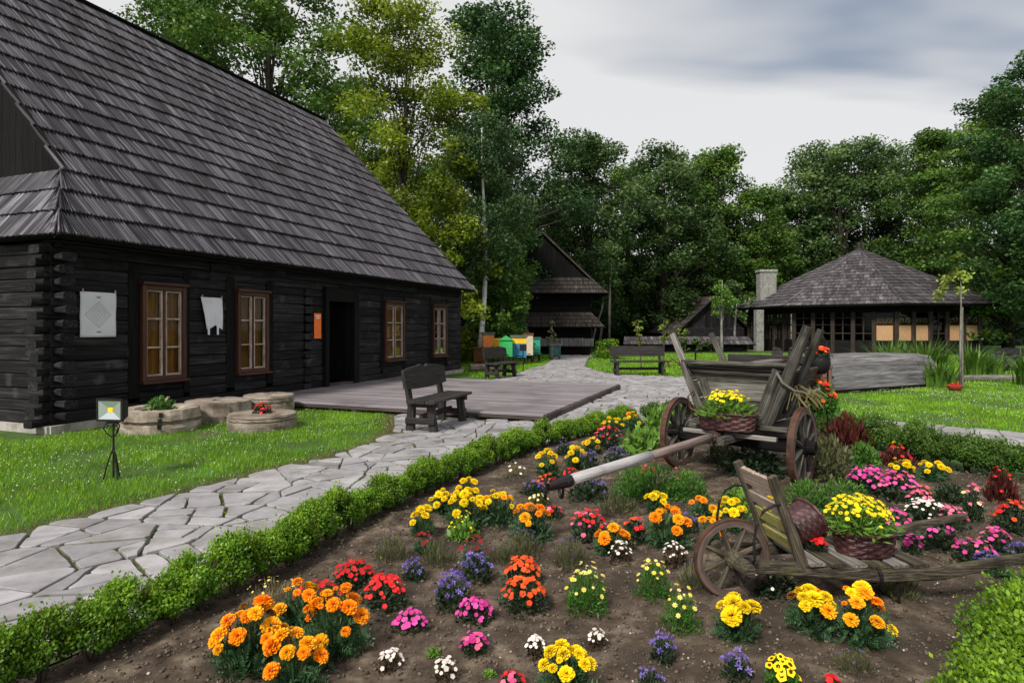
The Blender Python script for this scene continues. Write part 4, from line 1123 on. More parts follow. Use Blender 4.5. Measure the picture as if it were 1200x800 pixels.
def basket(parent, loc, rx, ry, h, flare=1.15, rot=None, rows_=9, n=44):
    V, F = [], []
    tot = rows_ * 2
    for j in range(tot + 1):
        t = j / tot; f = 1 + (flare - 1) * t
        for i in range(n):
            a = 2 * math.pi * i / n; wv = .018 * (1 if ((i // 2 + j // 2) % 2) else -1) * (1 if 0 < j < tot else 0)
            V.append((rx * (f + wv) * math.cos(a), ry * (f + wv) * math.sin(a), h * t))
    for j in range(tot):
        for i in range(n):
            i2 = (i + 1) % n; F.append((j * n + i, j * n + i2, (j + 1) * n + i2, (j + 1) * n + i))
    base = len(V)
    for i in range(n):
        a = 2 * math.pi * i / n; V.append((rx * flare * .9 * math.cos(a), ry * flare * .9 * math.sin(a), h)); 
    for i in range(n):
        a = 2 * math.pi * i / n; V.append((rx * flare * .88 * math.cos(a), ry * flare * .88 * math.sin(a), h * .72))
    for i in range(n):
        i2 = (i + 1) % n
        F.append((tot * n + i, tot * n + i2, base + i2, base + i)); F.append((base + i, base + i2, base + n + i2, base + n + i))
    F.append(tuple(range(n))[::-1]); F.append(tuple(range(base + n, base + 2 * n)))
    m = MB(); m.add(V, F); b = m.build('basket', M['wicker'], parent, loc=loc, rot=rot)
    m = MB(); P = [(rx * (flare + .01) * math.cos(2 * math.pi * i / 28), ry * (flare + .01) * math.sin(2 * math.pi * i / 28), h + .004) for i in range(29)]
    m.tube(P, [.011 + .003 * (i % 2) for i in range(29)], 6, caps=False); m.build('braided_rim', M['wicker'], b)
    return b

# ------------------------------------------------------------------ the cart
CX, CY, CZ = 2.34, 6.40, .07
CA = math.atan2(-.669, .743)
cart = thing('farm_cart', 'weathered two-wheeled wooden farm cart with a long pole in the flower bed', 'cart', (CX, CY, CZ), CA)
WR = .385
for sx in (-1, 1):
    wheel(cart, (sx * .65, 0, WR), WR, 10, .24, .085, .055, .06, rot=(RNG.uniform(0, 1), 0, 0))
m = MB(); m.beam((-.60, 0, WR), (.60, 0, WR), .12, .14, ch=.015); m.build('axle', M['black'], cart)
m = MB(); m.beam((-.50, 0, .50), (.50, 0, .50), .13, .10, ch=.012); m.build('bolster', M['cart'], cart)
m = MB(); m.beam((-.44, -.30, .47), (.50, -.28, .47), .05, .045, ch=.008); m.build('cross_bar', M['cart_pale'], cart)
m = MB(); m.beam((-.40, -.16, .56), (.56, -.14, .545), .06, .05, ch=.008); m.build('cross_bar', M['cart'], cart)
for x in (-.16, .16):
    m = MB(); m.beam((x, 1.35, .44), (x * .4, -.55, .44), .07, .08, ch=.01); m.build('frame_rail', M['cart'], cart)
# pole in two tones, with the iron end and its rings
p0, p1 = np.array((-.02, .1, .47)), np.array((-.24, -2.62, .385))
pp_ = lambda t: tuple(p0 + (p1 - p0) * t)
m = MB(); m.tube([pp_(0), pp_(.1), pp_(.22)], [.056, .054, .05], 10, rough=.05); m.build('pole_butt', M['cart'], cart, smooth=True)
m = MB(); m.tube([pp_(.19), pp_(.34), pp_(.5), pp_(.62)], [.046, .044, .042, .041], 10, rough=.03); m.build('pole', M['pole_red'], cart, smooth=True)
m = MB(); m.tube([pp_(.60), pp_(.72), pp_(.86), pp_(.985)], [.045, .045, .044, .043], 12, rough=.015); m.build('pole_end', M['pole_pale'], cart, smooth=True)
for t in (.16, .2):
    m = MB(); m.ring(pp_(t), tuple(p1 - p0), .066, .03, .012, 16); m.build('iron_band', M['rust'], cart)
tip = np.array(pp_(1.0)); dr_ = vnorm(p1 - p0); sd = vnorm(np.cross(dr_, (0, 0, 1)))
m = MB(); m.tube([tip - dr_ * .03, tip + dr_ * .05, tip + dr_ * .13, tip + dr_ * .20], [.052, .044, .030, .024], 10, rough=.05)
irn = m.build('pole_iron', M['iron'], cart)
m = MB(); m.beam(tip + dr_ * .02 - sd * .06, tip + dr_ * .02 + sd * .06, .03, .03, ch=.005); m.build('cross_pin', M['iron'], irn)
for c, ax in ((tip + dr_ * .0 + sd * .055 + np.array((0, 0, -.065)), sd * .5 + dr_), (tip + dr_ * .23 + np.array((0, 0, -.01)), sd * .6 + dr_ * .5)):
    P = []; ax = vnorm(ax); u1 = vnorm(np.cross(ax, (0, 0, 1))); u2 = np.cross(u1, ax)
    for i in range(17):
        a = 2 * math.pi * i / 16; P.append(c + u1 * .044 * math.cos(a) + u2 * .068 * math.sin(a))
    m = MB(); m.tube(P, .012, 6, caps=False); m.build('ring', M['iron'], irn)
# body: floor, front, back, leaning side boards
BL = 1.12
def bw(z): return .28 + (z - .58) / (1.13 - .58) * .25       # half width of the body at height z
for k in range(5):
    x = -.24 + .12 * k; m = MB(); m.beam((x, .02, .575), (x, BL, .575), .115, .03, ch=.003); m.build('floor_board', M['cart'], cart)
zs = [.59, .79, .97, 1.14]
def vboard(y, z0, z1, mat, nm='end_board', th=.03):
    V = []; off = RNG.uniform(0, 40)
    for yy in (y, y + th):
        V += [(-bw(z0), yy, z0), (bw(z0), yy, z0), (bw(z1), yy, z1), (-bw(z1), yy, z1)]
    F = [(0, 1, 2, 3), (7, 6, 5, 4), (0, 4, 5, 1), (1, 5, 6, 2), (2, 6, 7, 3), (3, 7, 4, 0)]
    m = MB(); m.add(V, F, [(x + off, y_ + off, z + off) for x, y_, z in V]); m.build(nm, mat, cart)
for k in range(3):
    vboard(.03 + RNG.uniform(-.006, .006), zs[k] + .004, zs[k + 1] - .006, M['cart'] if k != 1 else M['cart_pale'])
    vboard(BL, zs[k] + .004, zs[k + 1] - .006, M['cart'])
for sx in (-1, 1):
    for k in range(3):
        z0, z1 = zs[k] + .004, zs[k + 1] - .006; z1 = z1 - (.0 if k < 2 else .02)
        m = MB(); zc_ = (z0 + z1) / 2
        m.beam((sx * (bw(zc_) + .022), -.06, zc_), (sx * (bw(zc_) + .022), BL + .02, zc_), .03, (z1 - z0) * 1.09, (sx * .414, 0, .91), ch=.004); m.build('side_board', M['cart'], cart)
m = MB(); m.beam((-.60, -.0, 1.165), (.60, .0, 1.165), .10, .045, ch=.012); m.build('top_rail', M['cart'], cart)
m = MB(); m.beam((-.56, -.05, 1.12), (.50, -.04, 1.09), .03, .03, ch=.008); m.build('top_rail', M['black'], cart)
m = MB(); m.beam((-.55, BL, 1.17), (.42, BL, 1.17), .06, .10, ch=.012); m.build('top_rail', M['bench'], cart)
m = MB(); m.beam((.02, .5, 1.15), (.04, 1.1, 1.16), .16, .03, ch=.004); m.build('loose_board', M['cart_pale'], cart)
# stakes
def stake(p0, p1, w, t, mat='cart', nm='stake'):
    m = MB(); m.beam(p0, p1, w, t, (0, 1, 0), ch=.012, w1=w * .82); m.build(nm, M[mat], cart)
stake((-.315, -.05, .52), (-.585, -.05, 1.16), .085, .05)
stake((-.56, .02, 1.06), (-.76, .06, 1.47), .075, .06, 'cart_pale')
stake((-.22, -.04, .56), (-.36, -.035, 1.0), .10, .03)
stake((.33, -.06, .56), (.71, -.04, 1.55), .11, .055)
stake((.24, -.05, .56), (.42, -.04, 1.12), .11, .035)
stake((.44, .16, .66), (.76, .20, 1.52), .08, .05)
stake((-.56, 1.12, 1.02), (-.79, 1.14, 1.47), .075, .06)
stake((-.40, 1.1, .60), (-.57, 1.1, 1.05), .07, .05)
m = MB(); m.tube([(-.74, 1.0, 1.36), (-.86, 1.0, 1.33), (-.93, 1.0, 1.22), (-.93, 1.0, 1.08), (-.84, 1.0, .98)], .012, 6); m.build('iron_hoop', M['iron'], cart)
m = MB(); m.tube([(-.58, -.07, 1.13), (-.68, -.09, 1.19), (-.74, -.09, 1.15), (-.72, -.08, 1.10)], .009, 6); m.build('hook', M['rust'], cart)
m = MB(); m.tube([(-.34, -.12, .62), (-.45, -.13, .68), (-.48, -.13, .80), (-.42, -.11, .86)], .010, 6); m.build('hook', M['rust'], cart)
# straw and rope hanging on the right side
m = MB(); m.tube([(.44, -.1, 1.10), (.50, -.12, 1.0), (.60, -.1, .93), (.70, .0, .90), (.78, .1, .95)], .014, 6, rough=.2); m.build('rope', M['cart_pale'], cart)
def straw():
    r = random.Random(4); V, F = [], []
    for k in range(60):
        a = np.array((.62 + r.uniform(-.06, .16), -.1 + r.uniform(-.03, .2), .93 + r.uniform(-.04, .05))); b = a + np.array((r.uniform(-.05, .14), r.uniform(-.05, .1), -r.uniform(.03, .17)))
        w = np.array((.004, .002, 0)); i = len(V); V += [a - w, a + w, b + w, b - w]; F.append((i, i + 1, i + 2, i + 3))
    m = MB()
    for i in range(0, len(V), 4): m.add(V[i:i + 4], [(0, 1, 2, 3)])
    m.build('straw', M['drygrass'], cart, kind='stuff')
straw()

# baskets of flowers are things of their own, standing on the cart and the barrow
def cart_pt(x, y, z):
    v = Matrix.Rotation(CA, 3, 'Z') @ Vector((x, y, z)); return (v.x + CX, v.y + CY, v.z + CZ)
cart_basket = thing('flower_basket', 'long dark red wicker basket of yellow flowers on the cart front', 'basket', cart_pt(.02, -.30, .525), CA)
basket(cart_basket, (0, 0, 0), .27, .13, .16, 1.1, rows_=6)

# hanging pot on a shepherd's hook
hx, hy = XZ(970, 6.75)
hk = thing('shepherd_hook', 'thin black iron hook pole behind the right cart wheel', 'hook', (hx, hy, .05))
m = MB(); m.tube([(0, 0, -.05), (0, 0, .9), (0, 0, 1.28), (-.015, 0, 1.40), (-.045, 0, 1.45), (-.085, 0, 1.45), (-.105, 0, 1.42)], .010, 7); m.build('pole', M['iron'], hk)
pot = thing('hanging_pot', 'round black pot of red flowers hanging from the hook by the cart stake', 'pot', (hx - .085, hy, 1.10))
m = MB(); m.lathe([(0, .0), (.05, .004), (.092, .05), (.108, .11), (.104, .17), (.090, .205), (.097, .215), (.086, .21), (.08, .16), (0, .155)], n=24); m.build('bowl', M['iron'], pot, smooth=True)
m = MB(); m.tube([(-.10, 0, .20), (-.095, 0, .28), (-.05, 0, .335), (0, 0, .35), (.05, 0, .335), (.095, 0, .28), (.10, 0, .20)], .006, 6); m.build('handle', M['iron'], pot)
px_, py_ = XZ(968, 9.0)
o = thing('post', 'short reddish wooden post behind the hanging pot', 'post', (px_, py_, 0))
m = MB(); m.beam((0, 0, -.1), (0, 0, 1.02), .13, .13, (0, 1, 0), ch=.02); m.build('shaft', M['post_red'], o)
m = MB(); m.beam((0, 0, 1.02), (0, 0, 1.06), .15, .15, (0, 1, 0), ch=.02); m.build('cap', M['post_red'], o)

# ------------------------------------------------------------------ wheelbarrow
WX, WY = 1.30, 3.63
wz = float(soil_z(np.array([WX]), np.array([WY]))[0])
WA = math.radians(7)
bar = thing('wheelbarrow', 'old mossy wooden wheelbarrow with a spoked wheel and slatted headboard', 'wheelbarrow', (WX, WY, wz - .012), WA)
BR = .232
w = wheel(bar, (0, 0, BR), BR, 8, .26, .048, .038, .036, rot=(.2, 0, math.radians(90)), rimmat='felloe', spmat='barrow')
def arm(s, nm):
    P = [(-.02, s * .135, BR + .005), (.35, s * .175, BR - .015), (.75, s * .235, BR - .045), (1.1, s * .28, BR - .035), (1.45, s * .315, BR + .03), (1.85, s * .345, BR + .075)]
    Ws = [.052, .055, .055, .05, .042, .036]; Hs = [.068, .074, .072, .062, .05, .038]
    m = MB(); V, Gc, F = [], [], []; off = RNG.uniform(0, 40)
    for (x, y, z), a, b in zip(P, Ws, Hs):
        for (u, v) in ((-.5, -.38), (-.38, -.5), (.38, -.5), (.5, -.38), (.5, .38), (.38, .5), (-.38, .5), (-.5, .38)):
            V.append((x, y + u * a, z + v * b)); Gc.append((x + off, y + u * a + off, z + v * b + off))
    for i in range(len(P) - 1):
        for k in range(8): F.append((i * 8 + k, (i + 1) * 8 + k, (i + 1) * 8 + (k + 1) % 8, i * 8 + (k + 1) % 8))
    F += [tuple(range(8)), tuple(range(len(V) - 8, len(V)))[::-1]]
    m.add(V, F, Gc); return m.build(nm, M['barrow'], bar)
an = arm(-1, 'shaft'); af = arm(1, 'shaft')
for s in (-1, 1):
    m = MB(); m.lathe([(.034, -.07), (.042, -.05), (.042, .05), (.030, .075), (0, .075)], c=(0, s * .145, BR), n=14, axis=(0, s, 0)); m.build('axle_end', M['barrow'], bar)
for k, x in enumerate((.40, .52, .64, .76, .88, 1.0)):
    h = .14 + .13 * x * .8; m = MB(); z_ = BR + .03 - .035 * min(1, x / .75) + .012
    m.beam((x, -.19 - .08 * x, z_), (x, .19 + .08 * x, z_), .095, .02, ch=.004); m.build('bed_slat', M['barrow'] if k % 2 else M['cart_pale'], bar)
sb = [(.34, BR + .02), (.135, .755)]
for s in (-1, 1):
    m = MB(); m.beam((sb[0][0], s * .18, sb[0][1] - .03), (sb[1][0], s * .20, sb[1][1]), .042, .062, (1, 0, 0), ch=.008, h1=.05); m.build('stile', M['barrow'], bar)
def slat(t0, t1, mat, wavy=False):
    a = np.array((sb[0][0] - .0, 0, sb[0][1])); b = np.array((sb[1][0], 0, sb[1][1])); n = 14; V, F, Gc = [], [], []; off = RNG.uniform(0, 30)
    d = b - a; nr = vnorm((d[2], 0, -d[0]))
    for i in range(n + 1):
        y = -.165 + .34 * i / n
        tt = t1 + (.018 * abs(math.sin(i * 1.35)) - .012 if wavy else RNG.uniform(-.003, .003))
        for (t, f) in ((t0, -.012), (tt, -.012), (tt, .012), (t0, .012)):
            p = a + d * t + nr * f; V.append((p[0], y, p[2])); Gc.append((y + off, t + off, f + off))
    for i in range(n):
        for k in range(4): F.append((i * 4 + k, (i + 1) * 4 + k, (i + 1) * 4 + (k + 1) % 4, i * 4 + (k + 1) % 4))
    F += [(3, 2, 1, 0), tuple(n * 4 + k for k in range(4))]
    m = MB(); m.add(V, F, Gc); m.build('slat', mat, bar)
slat(.76, .95, M['slat_grey'], True); slat(.53, .66, M['slat_grey']); slat(.32, .47, M['slat_moss']); slat(.10, .24, M['slat_moss'])
for s in (-1, 1):
    m = MB(); y = s * .225
    m.tube([(.20, s * .20, .60), (.13, y, .60), (.07, y, .57), (.03, y, .50), (.015, y, .40), (.02, y, .30), (.03, s * .17, BR + .02)], .0085, 7); m.build('iron_hoop', M['iron'], bar)
for x in (.03, .74):
    for s in (-1, 1):
        m = MB(); y = s * (.137 + .13 * x); z_ = BR - .045 * min(1, x / .75); m.ring((x, y, z_), (1, 0, 0), .055, .02, .006, 14); m.build('iron_strap', M['iron'], bar)
m = MB(); m.tube([(.86, -.25, BR - .06), (.87, -.25, .07), (.88, -.245, .03), (.89, -.2, .02), (.89, -.1, .02), (.88, -.06, .06), (.87, -.05, BR - .05)], .007, 6); m.build('leg', M['iron'], bar)
def bar_pt(x, y, z):
    v = Matrix.Rotation(WA, 3, 'Z') @ Vector((x, y, z)); return (v.x + WX, v.y + WY, v.z + wz - .012)
barrow_basket = thing('flower_basket', 'round dark red wicker basket of yellow flowers on the wheelbarrow', 'basket', bar_pt(.80, -.06, BR + .025), WA)
basket(barrow_basket, (0, 0, 0), .165, .125, .125, 1.12, rows_=6)
tip_basket = thing('tipped_basket', 'empty dark wicker basket tipped against the wheelbarrow headboard', 'basket', bar_pt(.39, .05, BR + .135), WA)
basket(tip_basket, (0, 0, 0), .098, .108, .155, 1.2, rot=(math.radians(-8), math.radians(68), 0), rows_=8)

# ------------------------------------------------------------------ upturned boat on the right lawn
A_, B_ = np.array((6.9, 15.35)), np.array((11.75, 17.75))
d = B_ - A_; Lb = np.linalg.norm(d)
boat = thing('upturned_boat', 'silver-grey upturned plank boat hull lying on the right lawn', 'boat', (A_[0], A_[1], 0), math.atan2(d[1], d[0]))
prof = [(-.66, .02), (-.63, .20), (-.59, .38), (-.54, .56), (-.47, .74), (-.38, .90), (-.12, .945), (.14, .945), (.38, .88), (.52, .60), (.6, .02)]
for k in range(len(prof) - 1):
    m = MB(); p, q = np.array(prof[k]), np.array(prof[k + 1]); e_ = q - p; nl = vnorm((-e_[1], e_[0])); V, Gc = [], []; off = RNG.uniform(0, 40)
    n_ = 10
    for i in range(n_ + 1):
        x = Lb * i / n_; sag = 1 - .06 * ((i / n_ - .5) * 2) ** 2; tip_x = -.18 * (p[1] / .94) * (i / n_)
        for (pt, o_) in ((p, 0), (q, 0), (q, -.03), (p, -.03)):
            xx = x + tip_x * 1.0; c2 = pt + nl * (o_ + RNG.uniform(-.004, .004)) ; cc = c2 * np.array((1, sag))
            V.append((xx, cc[0], max(cc[1], .0))); Gc.append((x + off, pt[0] + off, pt[1] + off))
    F = []
    for i in range(n_):
        for j in range(4): F.append((i * 4 + j, i * 4 + (j + 1) % 4, (i + 1) * 4 + (j + 1) % 4, (i + 1) * 4 + j))
    F += [(3, 2, 1, 0), tuple(n_ * 4 + j for j in range(4))]
    m.add(V, F, Gc); m.build('hull_plank', M['hull'], boat)
m = MB(); V = [(Lb - .20 * z / .94 - .02, y * .96, z * .93) for y, z in prof]; m.add(V, [tuple(range(len(V)))]); m.build('transom', M['post_red'], boat)
m = MB(); V = [(.02, y * .96, z * .93) for y, z in prof]; m.add(V, [tuple(range(len(V)))]); m.build('transom', M['black'], boat)
m = MB(); m.beam((-.02, -.645, .05), (Lb + .02, -.645, .05), .03, .07, ch=.005); m.build('gunwale', M['black'], boat)

# ------------------------------------------------------------------ beehives
def hive(name, label, px, Z, w, h, body, roofm='hive_roof', legs=.22, band=None, gable=False):
    x, y = XZ(px, Z)
    o = thing(name, label, 'beehive', (x, y, 0), math.radians(RNG.uniform(-14, 14)), 'beehives behind the small bench')
    d = w * .9
    m = MB(); m.beam((0, 0, legs), (0, 0, legs + h), w, d, (0, 1, 0), ch=.01); b = m.build('hive_body', M[body], o)
    if band:
        m = MB(); m.beam((0, 0, legs + h), (0, 0, legs + h * 1.45), w * 1.02, d * 1.02, (0, 1, 0), ch=.01); m.build('upper_box', M[band], o); top = legs + h * 1.45
    else: top = legs + h
    if gable:
        V = [(-w * .6, -d * .6, top), (w * .6, -d * .6, top), (0, -d * .6, top + w * .35), (-w * .6, d * .6, top), (w * .6, d * .6, top), (0, d * .6, top + w * .35)]
        m = MB(); m.add(V, [(0, 1, 2), (5, 4, 3), (0, 2, 5, 3), (1, 4, 5, 2), (0, 3, 4, 1)]); m.build('hive_roof', M[roofm], o)
    else:
        m = MB(); m.beam((0, 0, top), (0, 0, top + .09), w * 1.18, d * 1.2, (0, 1, 0), ch=.02); m.build('hive_roof', M[roofm], o)
    m = MB(); m.box((-w * .22, -d * .53, legs + .06), (w * .22, -d * .49, legs + .09)); m.build('entrance_slot', M['black'], o)
    m = MB(); m.box((-w * .3, -d * .68, legs + .015), (w * .3, -d * .5, legs + .035)); m.build('landing_board', M[body], o)
    for sx in (-1, 1):
        for sy in (-1, 1):
            m = MB(); m.beam((sx * w * .42, sy * d * .4, -.02), (sx * w * .42, sy * d * .4, legs), .06, .06, (0, 1, 0)); m.build('leg', M['bench'], o)
hive('beehive', 'brown wooden beehive, leftmost of the beehives', 563, 26.5, .52, .62, 'hive_brown', 'hive_brown', .1)
hive('beehive', 'orange beehive beside the brown one', 572, 28.5, .50, 1.0, 'hive_orange', 'hive_dark', .35)
hive('beehive', 'yellow beehive half hidden behind the small bench', 582, 29.5, .50, .75, 'hive_yellow', 'hive_yellow', .3)
hive('beehive', 'bright green beehive with a pitched roof', 593, 27.0, .56, .72, 'hive_green', 'hive_green', .38, gable=True)
hive('beehive', 'beehive with a blue lower box and yellow upper box', 608, 27.5, .66, .62, 'hive_blue', 'hive_roof', .32, band='hive_yellow')
hive('beehive', 'cream beehive with a brownish roof', 619, 29.0, .40, .95, 'hive_cream', 'hive_brown', .35)
hive('beehive', 'small teal green beehive beside the cream one', 628, 30.0, .38, .75, 'hive_teal', 'hive_dark', .35)
hive('beehive', 'dark teal beehive standing alone before the granary', 650, 32.0, .58, .60, 'hive_dark', 'hive_roof', .12)
# small lantern post beside the small bench
lx_, ly_ = G(613, 434)[:2]
o = thing('path_lamp', 'small black square path lamp on a post beside the beehives', 'lamp', (lx_, ly_, 0))
m = MB(); m.tube([(0, 0, -.02), (0, 0, .75)], .02, 8); m.build('pole', M['iron'], o)
m = MB(); m.beam((0, -.06, .87), (0, .06, .87), .27, .24, ch=.02); m.build('lamp_head', M['iron'], o)
# log and stones by the far house corner
lx_, ly_ = HW(HL + .9, .55)
o = thing('stone_block', 'low grey stone block by the far corner of the log house', 'stone', (lx_, ly_, 0), .2)
m = MB(); m.beam((-.55, 0, .12), (.55, 0, .13), .4, .26, ch=.07); m.build('block', M['millstone'], o)
# ------------------------------------------------------------------ far buildings
def shingle_mesh(parts):
    m = MB()
    for f in parts:
        for V, Gc, c in f: m.add(V, SF, Gc)
    return m
def facet_quad(a, b, c, d, nc, w, th, seed):
    """a,b eave left/right seen from outside, c,d top right/left"""
    a, b, c, d = (np.array(p, float) for p in (a, b, c, d))
    ex = vnorm(b - a); up = (c + d) / 2 - (a + b) / 2; up = up - ex * np.dot(up, ex); S = np.linalg.norm(up); es = up / S
    xl0, xl1 = 0.0, np.dot(d - a, ex); xr0, xr1 = np.dot(b - a, ex), np.dot(c - a, ex)
    return facet(a, ex, es, S, nc, lambda t: xl0 + (xl1 - xl0) * t, lambda t: xr0 + (xr1 - xr0) * t, w, th, seed)

gr = thing('granary', 'tall dark log granary with two tiers of shingle skirts and a boarded gable', 'building', (1.85, 38.0, 0), math.radians(-3))
GW = 3.0
z_rows = np.linspace(0, 4.7, 15)
for k in range(14):
    m = MB(); m.beam((-GW, .12, (z_rows[k] + z_rows[k + 1]) / 2), (GW, .12, (z_rows[k] + z_rows[k + 1]) / 2), .24, z_rows[k + 1] - z_rows[k], ch=.04); m.build('log', M['black'], gr)
m = MB(); m.box((-GW + .01, .25, 0), (-GW + .2, 8, 4.7)); m.build('wall', M['black'], gr)
m = MB(); m.box((GW - .2, .25, 0), (GW - .01, 8, 4.7)); m.build('wall', M['black'], gr)
m = MB(); m.box((-GW, 8, 0), (GW, 8.2, 4.7)); m.build('wall', M['black'], gr)
for k in range(20):
    x = -2.85 + k * .3; top = 4.6 + (7.5 - 4.6) * (1 - abs(x) / 3.0) - .05
    if top > 4.7: m = MB(); m.beam((x, .0, 4.62), (x, .0, top), .292, .04, (0, 1, 0)); m.build('board', M['black'], gr)
def skirt(zt, zb, yt, yb, ht, hb, nm, mat, seed):
    r = MB(); slab(r, [(-hb, yb, zb), (hb, yb, zb), (ht, yt, zt), (-ht, yt, zt)], vnorm((0, -(zt - zb), (yt - yb))), .06)
    o = r.build(nm, M['black'], gr)
    shingle_mesh([facet_quad((-hb, yb, zb), (hb, yb, zb), (ht, yt, zt), (-ht, yt, zt), 4, .16, .035, seed)]).build('shingle_field', mat, o, kind='stuff')
    for sx in (-1, 1):
        q = MB(); a, b, c, d = (sx * hb, yb, zb), (sx * hb, 8, zb), (sx * ht, 8, zt), (sx * ht, yt, zt)
        slab(q, [a, b, c, d] if sx > 0 else [b, a, d, c], vnorm((sx * (zt - zb), 0, (hb - ht))), .06); q.build('side_skirt', mat, o)
skirt(4.75, 3.72, .0, -.95, 3.02, 4.05, 'skirt_roof', M['shingle_brown'], 61)
skirt(2.6, 1.68, .0, -.85, 3.05, 3.85, 'skirt_roof', M['shingle_brown'], 62)
for sx in (-1, 1):
    q = MB(); a, b, c, d = (sx * 3.3, -.3, 4.45), (sx * 3.3, 8.3, 4.45), (0, 8.3, 7.62), (0, -.3, 7.62)
    slab(q, [a, b, c, d] if sx > 0 else [b, a, d, c], vnorm((sx * 3.17, 0, 3.3)), .10); q.build('roof', M['shingle_brown'], gr)
m = MB()
for k in range(34):
    m2 = MB(); x = -GW + .1 + k * .18; m2.beam((x, -.75, .55), (x, -.75, 1.02 + RNG.uniform(-.02, .02)), .165, .03, (0, 1, 0)); m2.build('rail_board', M['hull'], gr)
m.beam((-GW, -.72, .5), (GW, -.72, .5), .08, .1); m.build('rail', M['black'], gr)
m = MB(); m.beam((GW + .35, -1.2, 0), (GW + .62, -.9, 1.75), .1, .1); m.build('prop', M['bench'], gr)

bn = thing('barn', 'low dark barn with a shingle roof in the shade of the wood', 'barn', (XZ(836, 52)[0], 52.0, 0), math.radians(16), scale=.88)
for k in range(8):
    m = MB(); m.beam((-3.4, 0, .12 + k * .24), (3.4, 0, .12 + k * .24), .22, .24, ch=.03); m.build('log', M['log'], bn)
for k in range(22):
    x = -3.25 + k * .31; top = 1.92 + 2.9 * (1 - abs(x) / 3.5) - .06
    m = MB(); m.beam((x, .0, 1.93), (x, .0, max(top, 2.0)), .30, .04, (0, 1, 0)); m.build('board', M['log'], bn)
for sx in (-1, 1):
    q = MB(); a, b, c, d = (sx * 4.3, -.4, 1.35), (sx * 4.3, 9, 1.35), (0, 9, 4.95), (0, -.4, 4.95)
    slab(q, [a, b, c, d] if sx > 0 else [b, a, d, c], vnorm((sx * 3.6, 0, 4.3)), .10); o = q.build('roof', M['black'], bn)
    f = facet_quad(b, a, d, c, 8, .22, .04, 70 + sx) if sx < 0 else facet_quad(a, b, c, d, 8, .22, .04, 71)
    shingle_mesh([f]).build('shingle_field', M['shingle_brown'], o, kind='stuff')
m = MB(); m.box((-3.4, .2, 0), (-3.2, 8.8, 1.9)); m.build('wall', M['log'], bn)
m = MB(); m.box((3.2, .2, 0), (3.4, 8.8, 1.9)); m.build('wall', M['log'], bn)

lw = thing('roofed_wall', 'long low log wall with a narrow shingle roof behind the far bench', 'wall', (XZ(737, 42.5)[0], 42.5, 0), math.radians(1))
for k in range(3):
    for a, b in ((0, 4), (4, 8.2)):
        m = MB(); m.beam((a + .01, 0, .12 + k * .2), (b - .01, 0, .12 + k * .2), .18, .2, ch=.03); m.build('log', M['log'], lw)
q = MB(); slab(q, [(-.5, -.6, .50), (8.6, -.6, .50), (8.3, .15, 1.05), (-.3, .15, 1.05)], vnorm((0, -.55, .75)), .05); o = q.build('roof', M['black'], lw)
shingle_mesh([facet_quad((-.5, -.6, .50), (8.6, -.6, .50), (8.3, .15, 1.05), (-.3, .15, 1.05), 2, .2, .03, 77)]).build('shingle_field', M['shingle_far'], o, kind='stuff')

# eight-sided pavilion
PC = np.array((26.0, 46.0)); PR, PW = 9.0, 7.75
pav = thing('pavilion', 'eight-sided glazed timber pavilion with a broad shingle roof', 'pavilion', (PC[0], PC[1], 0))
va = [math.radians(233 - 22.5 + 45 * k) for k in range(8)]
ev = [np.array((PR * math.cos(a), PR * math.sin(a), 3.12)) for a in va]
wv = [np.array((PW * math.cos(a), PW * math.sin(a), 0)) for a in va]
apx = np.array((0, 0, 7.55)); rfp = MB(); fs = []
for k in range(8):
    a, b = ev[k], ev[(k + 1) % 8]; tp = apx * 1.0
    c = tp + (b - tp) * .03; d = tp + (a - tp) * .03
    c[2] = d[2] = 7.42
    slab(rfp, [a, b, c, d], vnorm(np.cross(b - a, d - a)), .12)
    fs.append(facet_quad(a, b, c, d, 18, .26, .035, 80 + k))
pr_ = rfp.build('roof', M['black'], pav)
shingle_mesh(fs).build('shingle_field', M['shingle_far'], pr_, kind='stuff')
m = MB(); m.lathe([(.42, 7.3), (.38, 7.55), (.2, 7.62), (.18, 7.95), (.12, 8.05), (0, 8.06)], n=10); m.build('finial', M['bench'], pr_)
for k in range(8):
    a = ev[k]; m = MB(); m.beam(a + np.array((0, 0, .06)), apx + (a - apx) * .03 + np.array((0, 0, .04)), .14, .05, (0, 0, 1)); m.build('hip_board', M['shingle_far'], pr_)
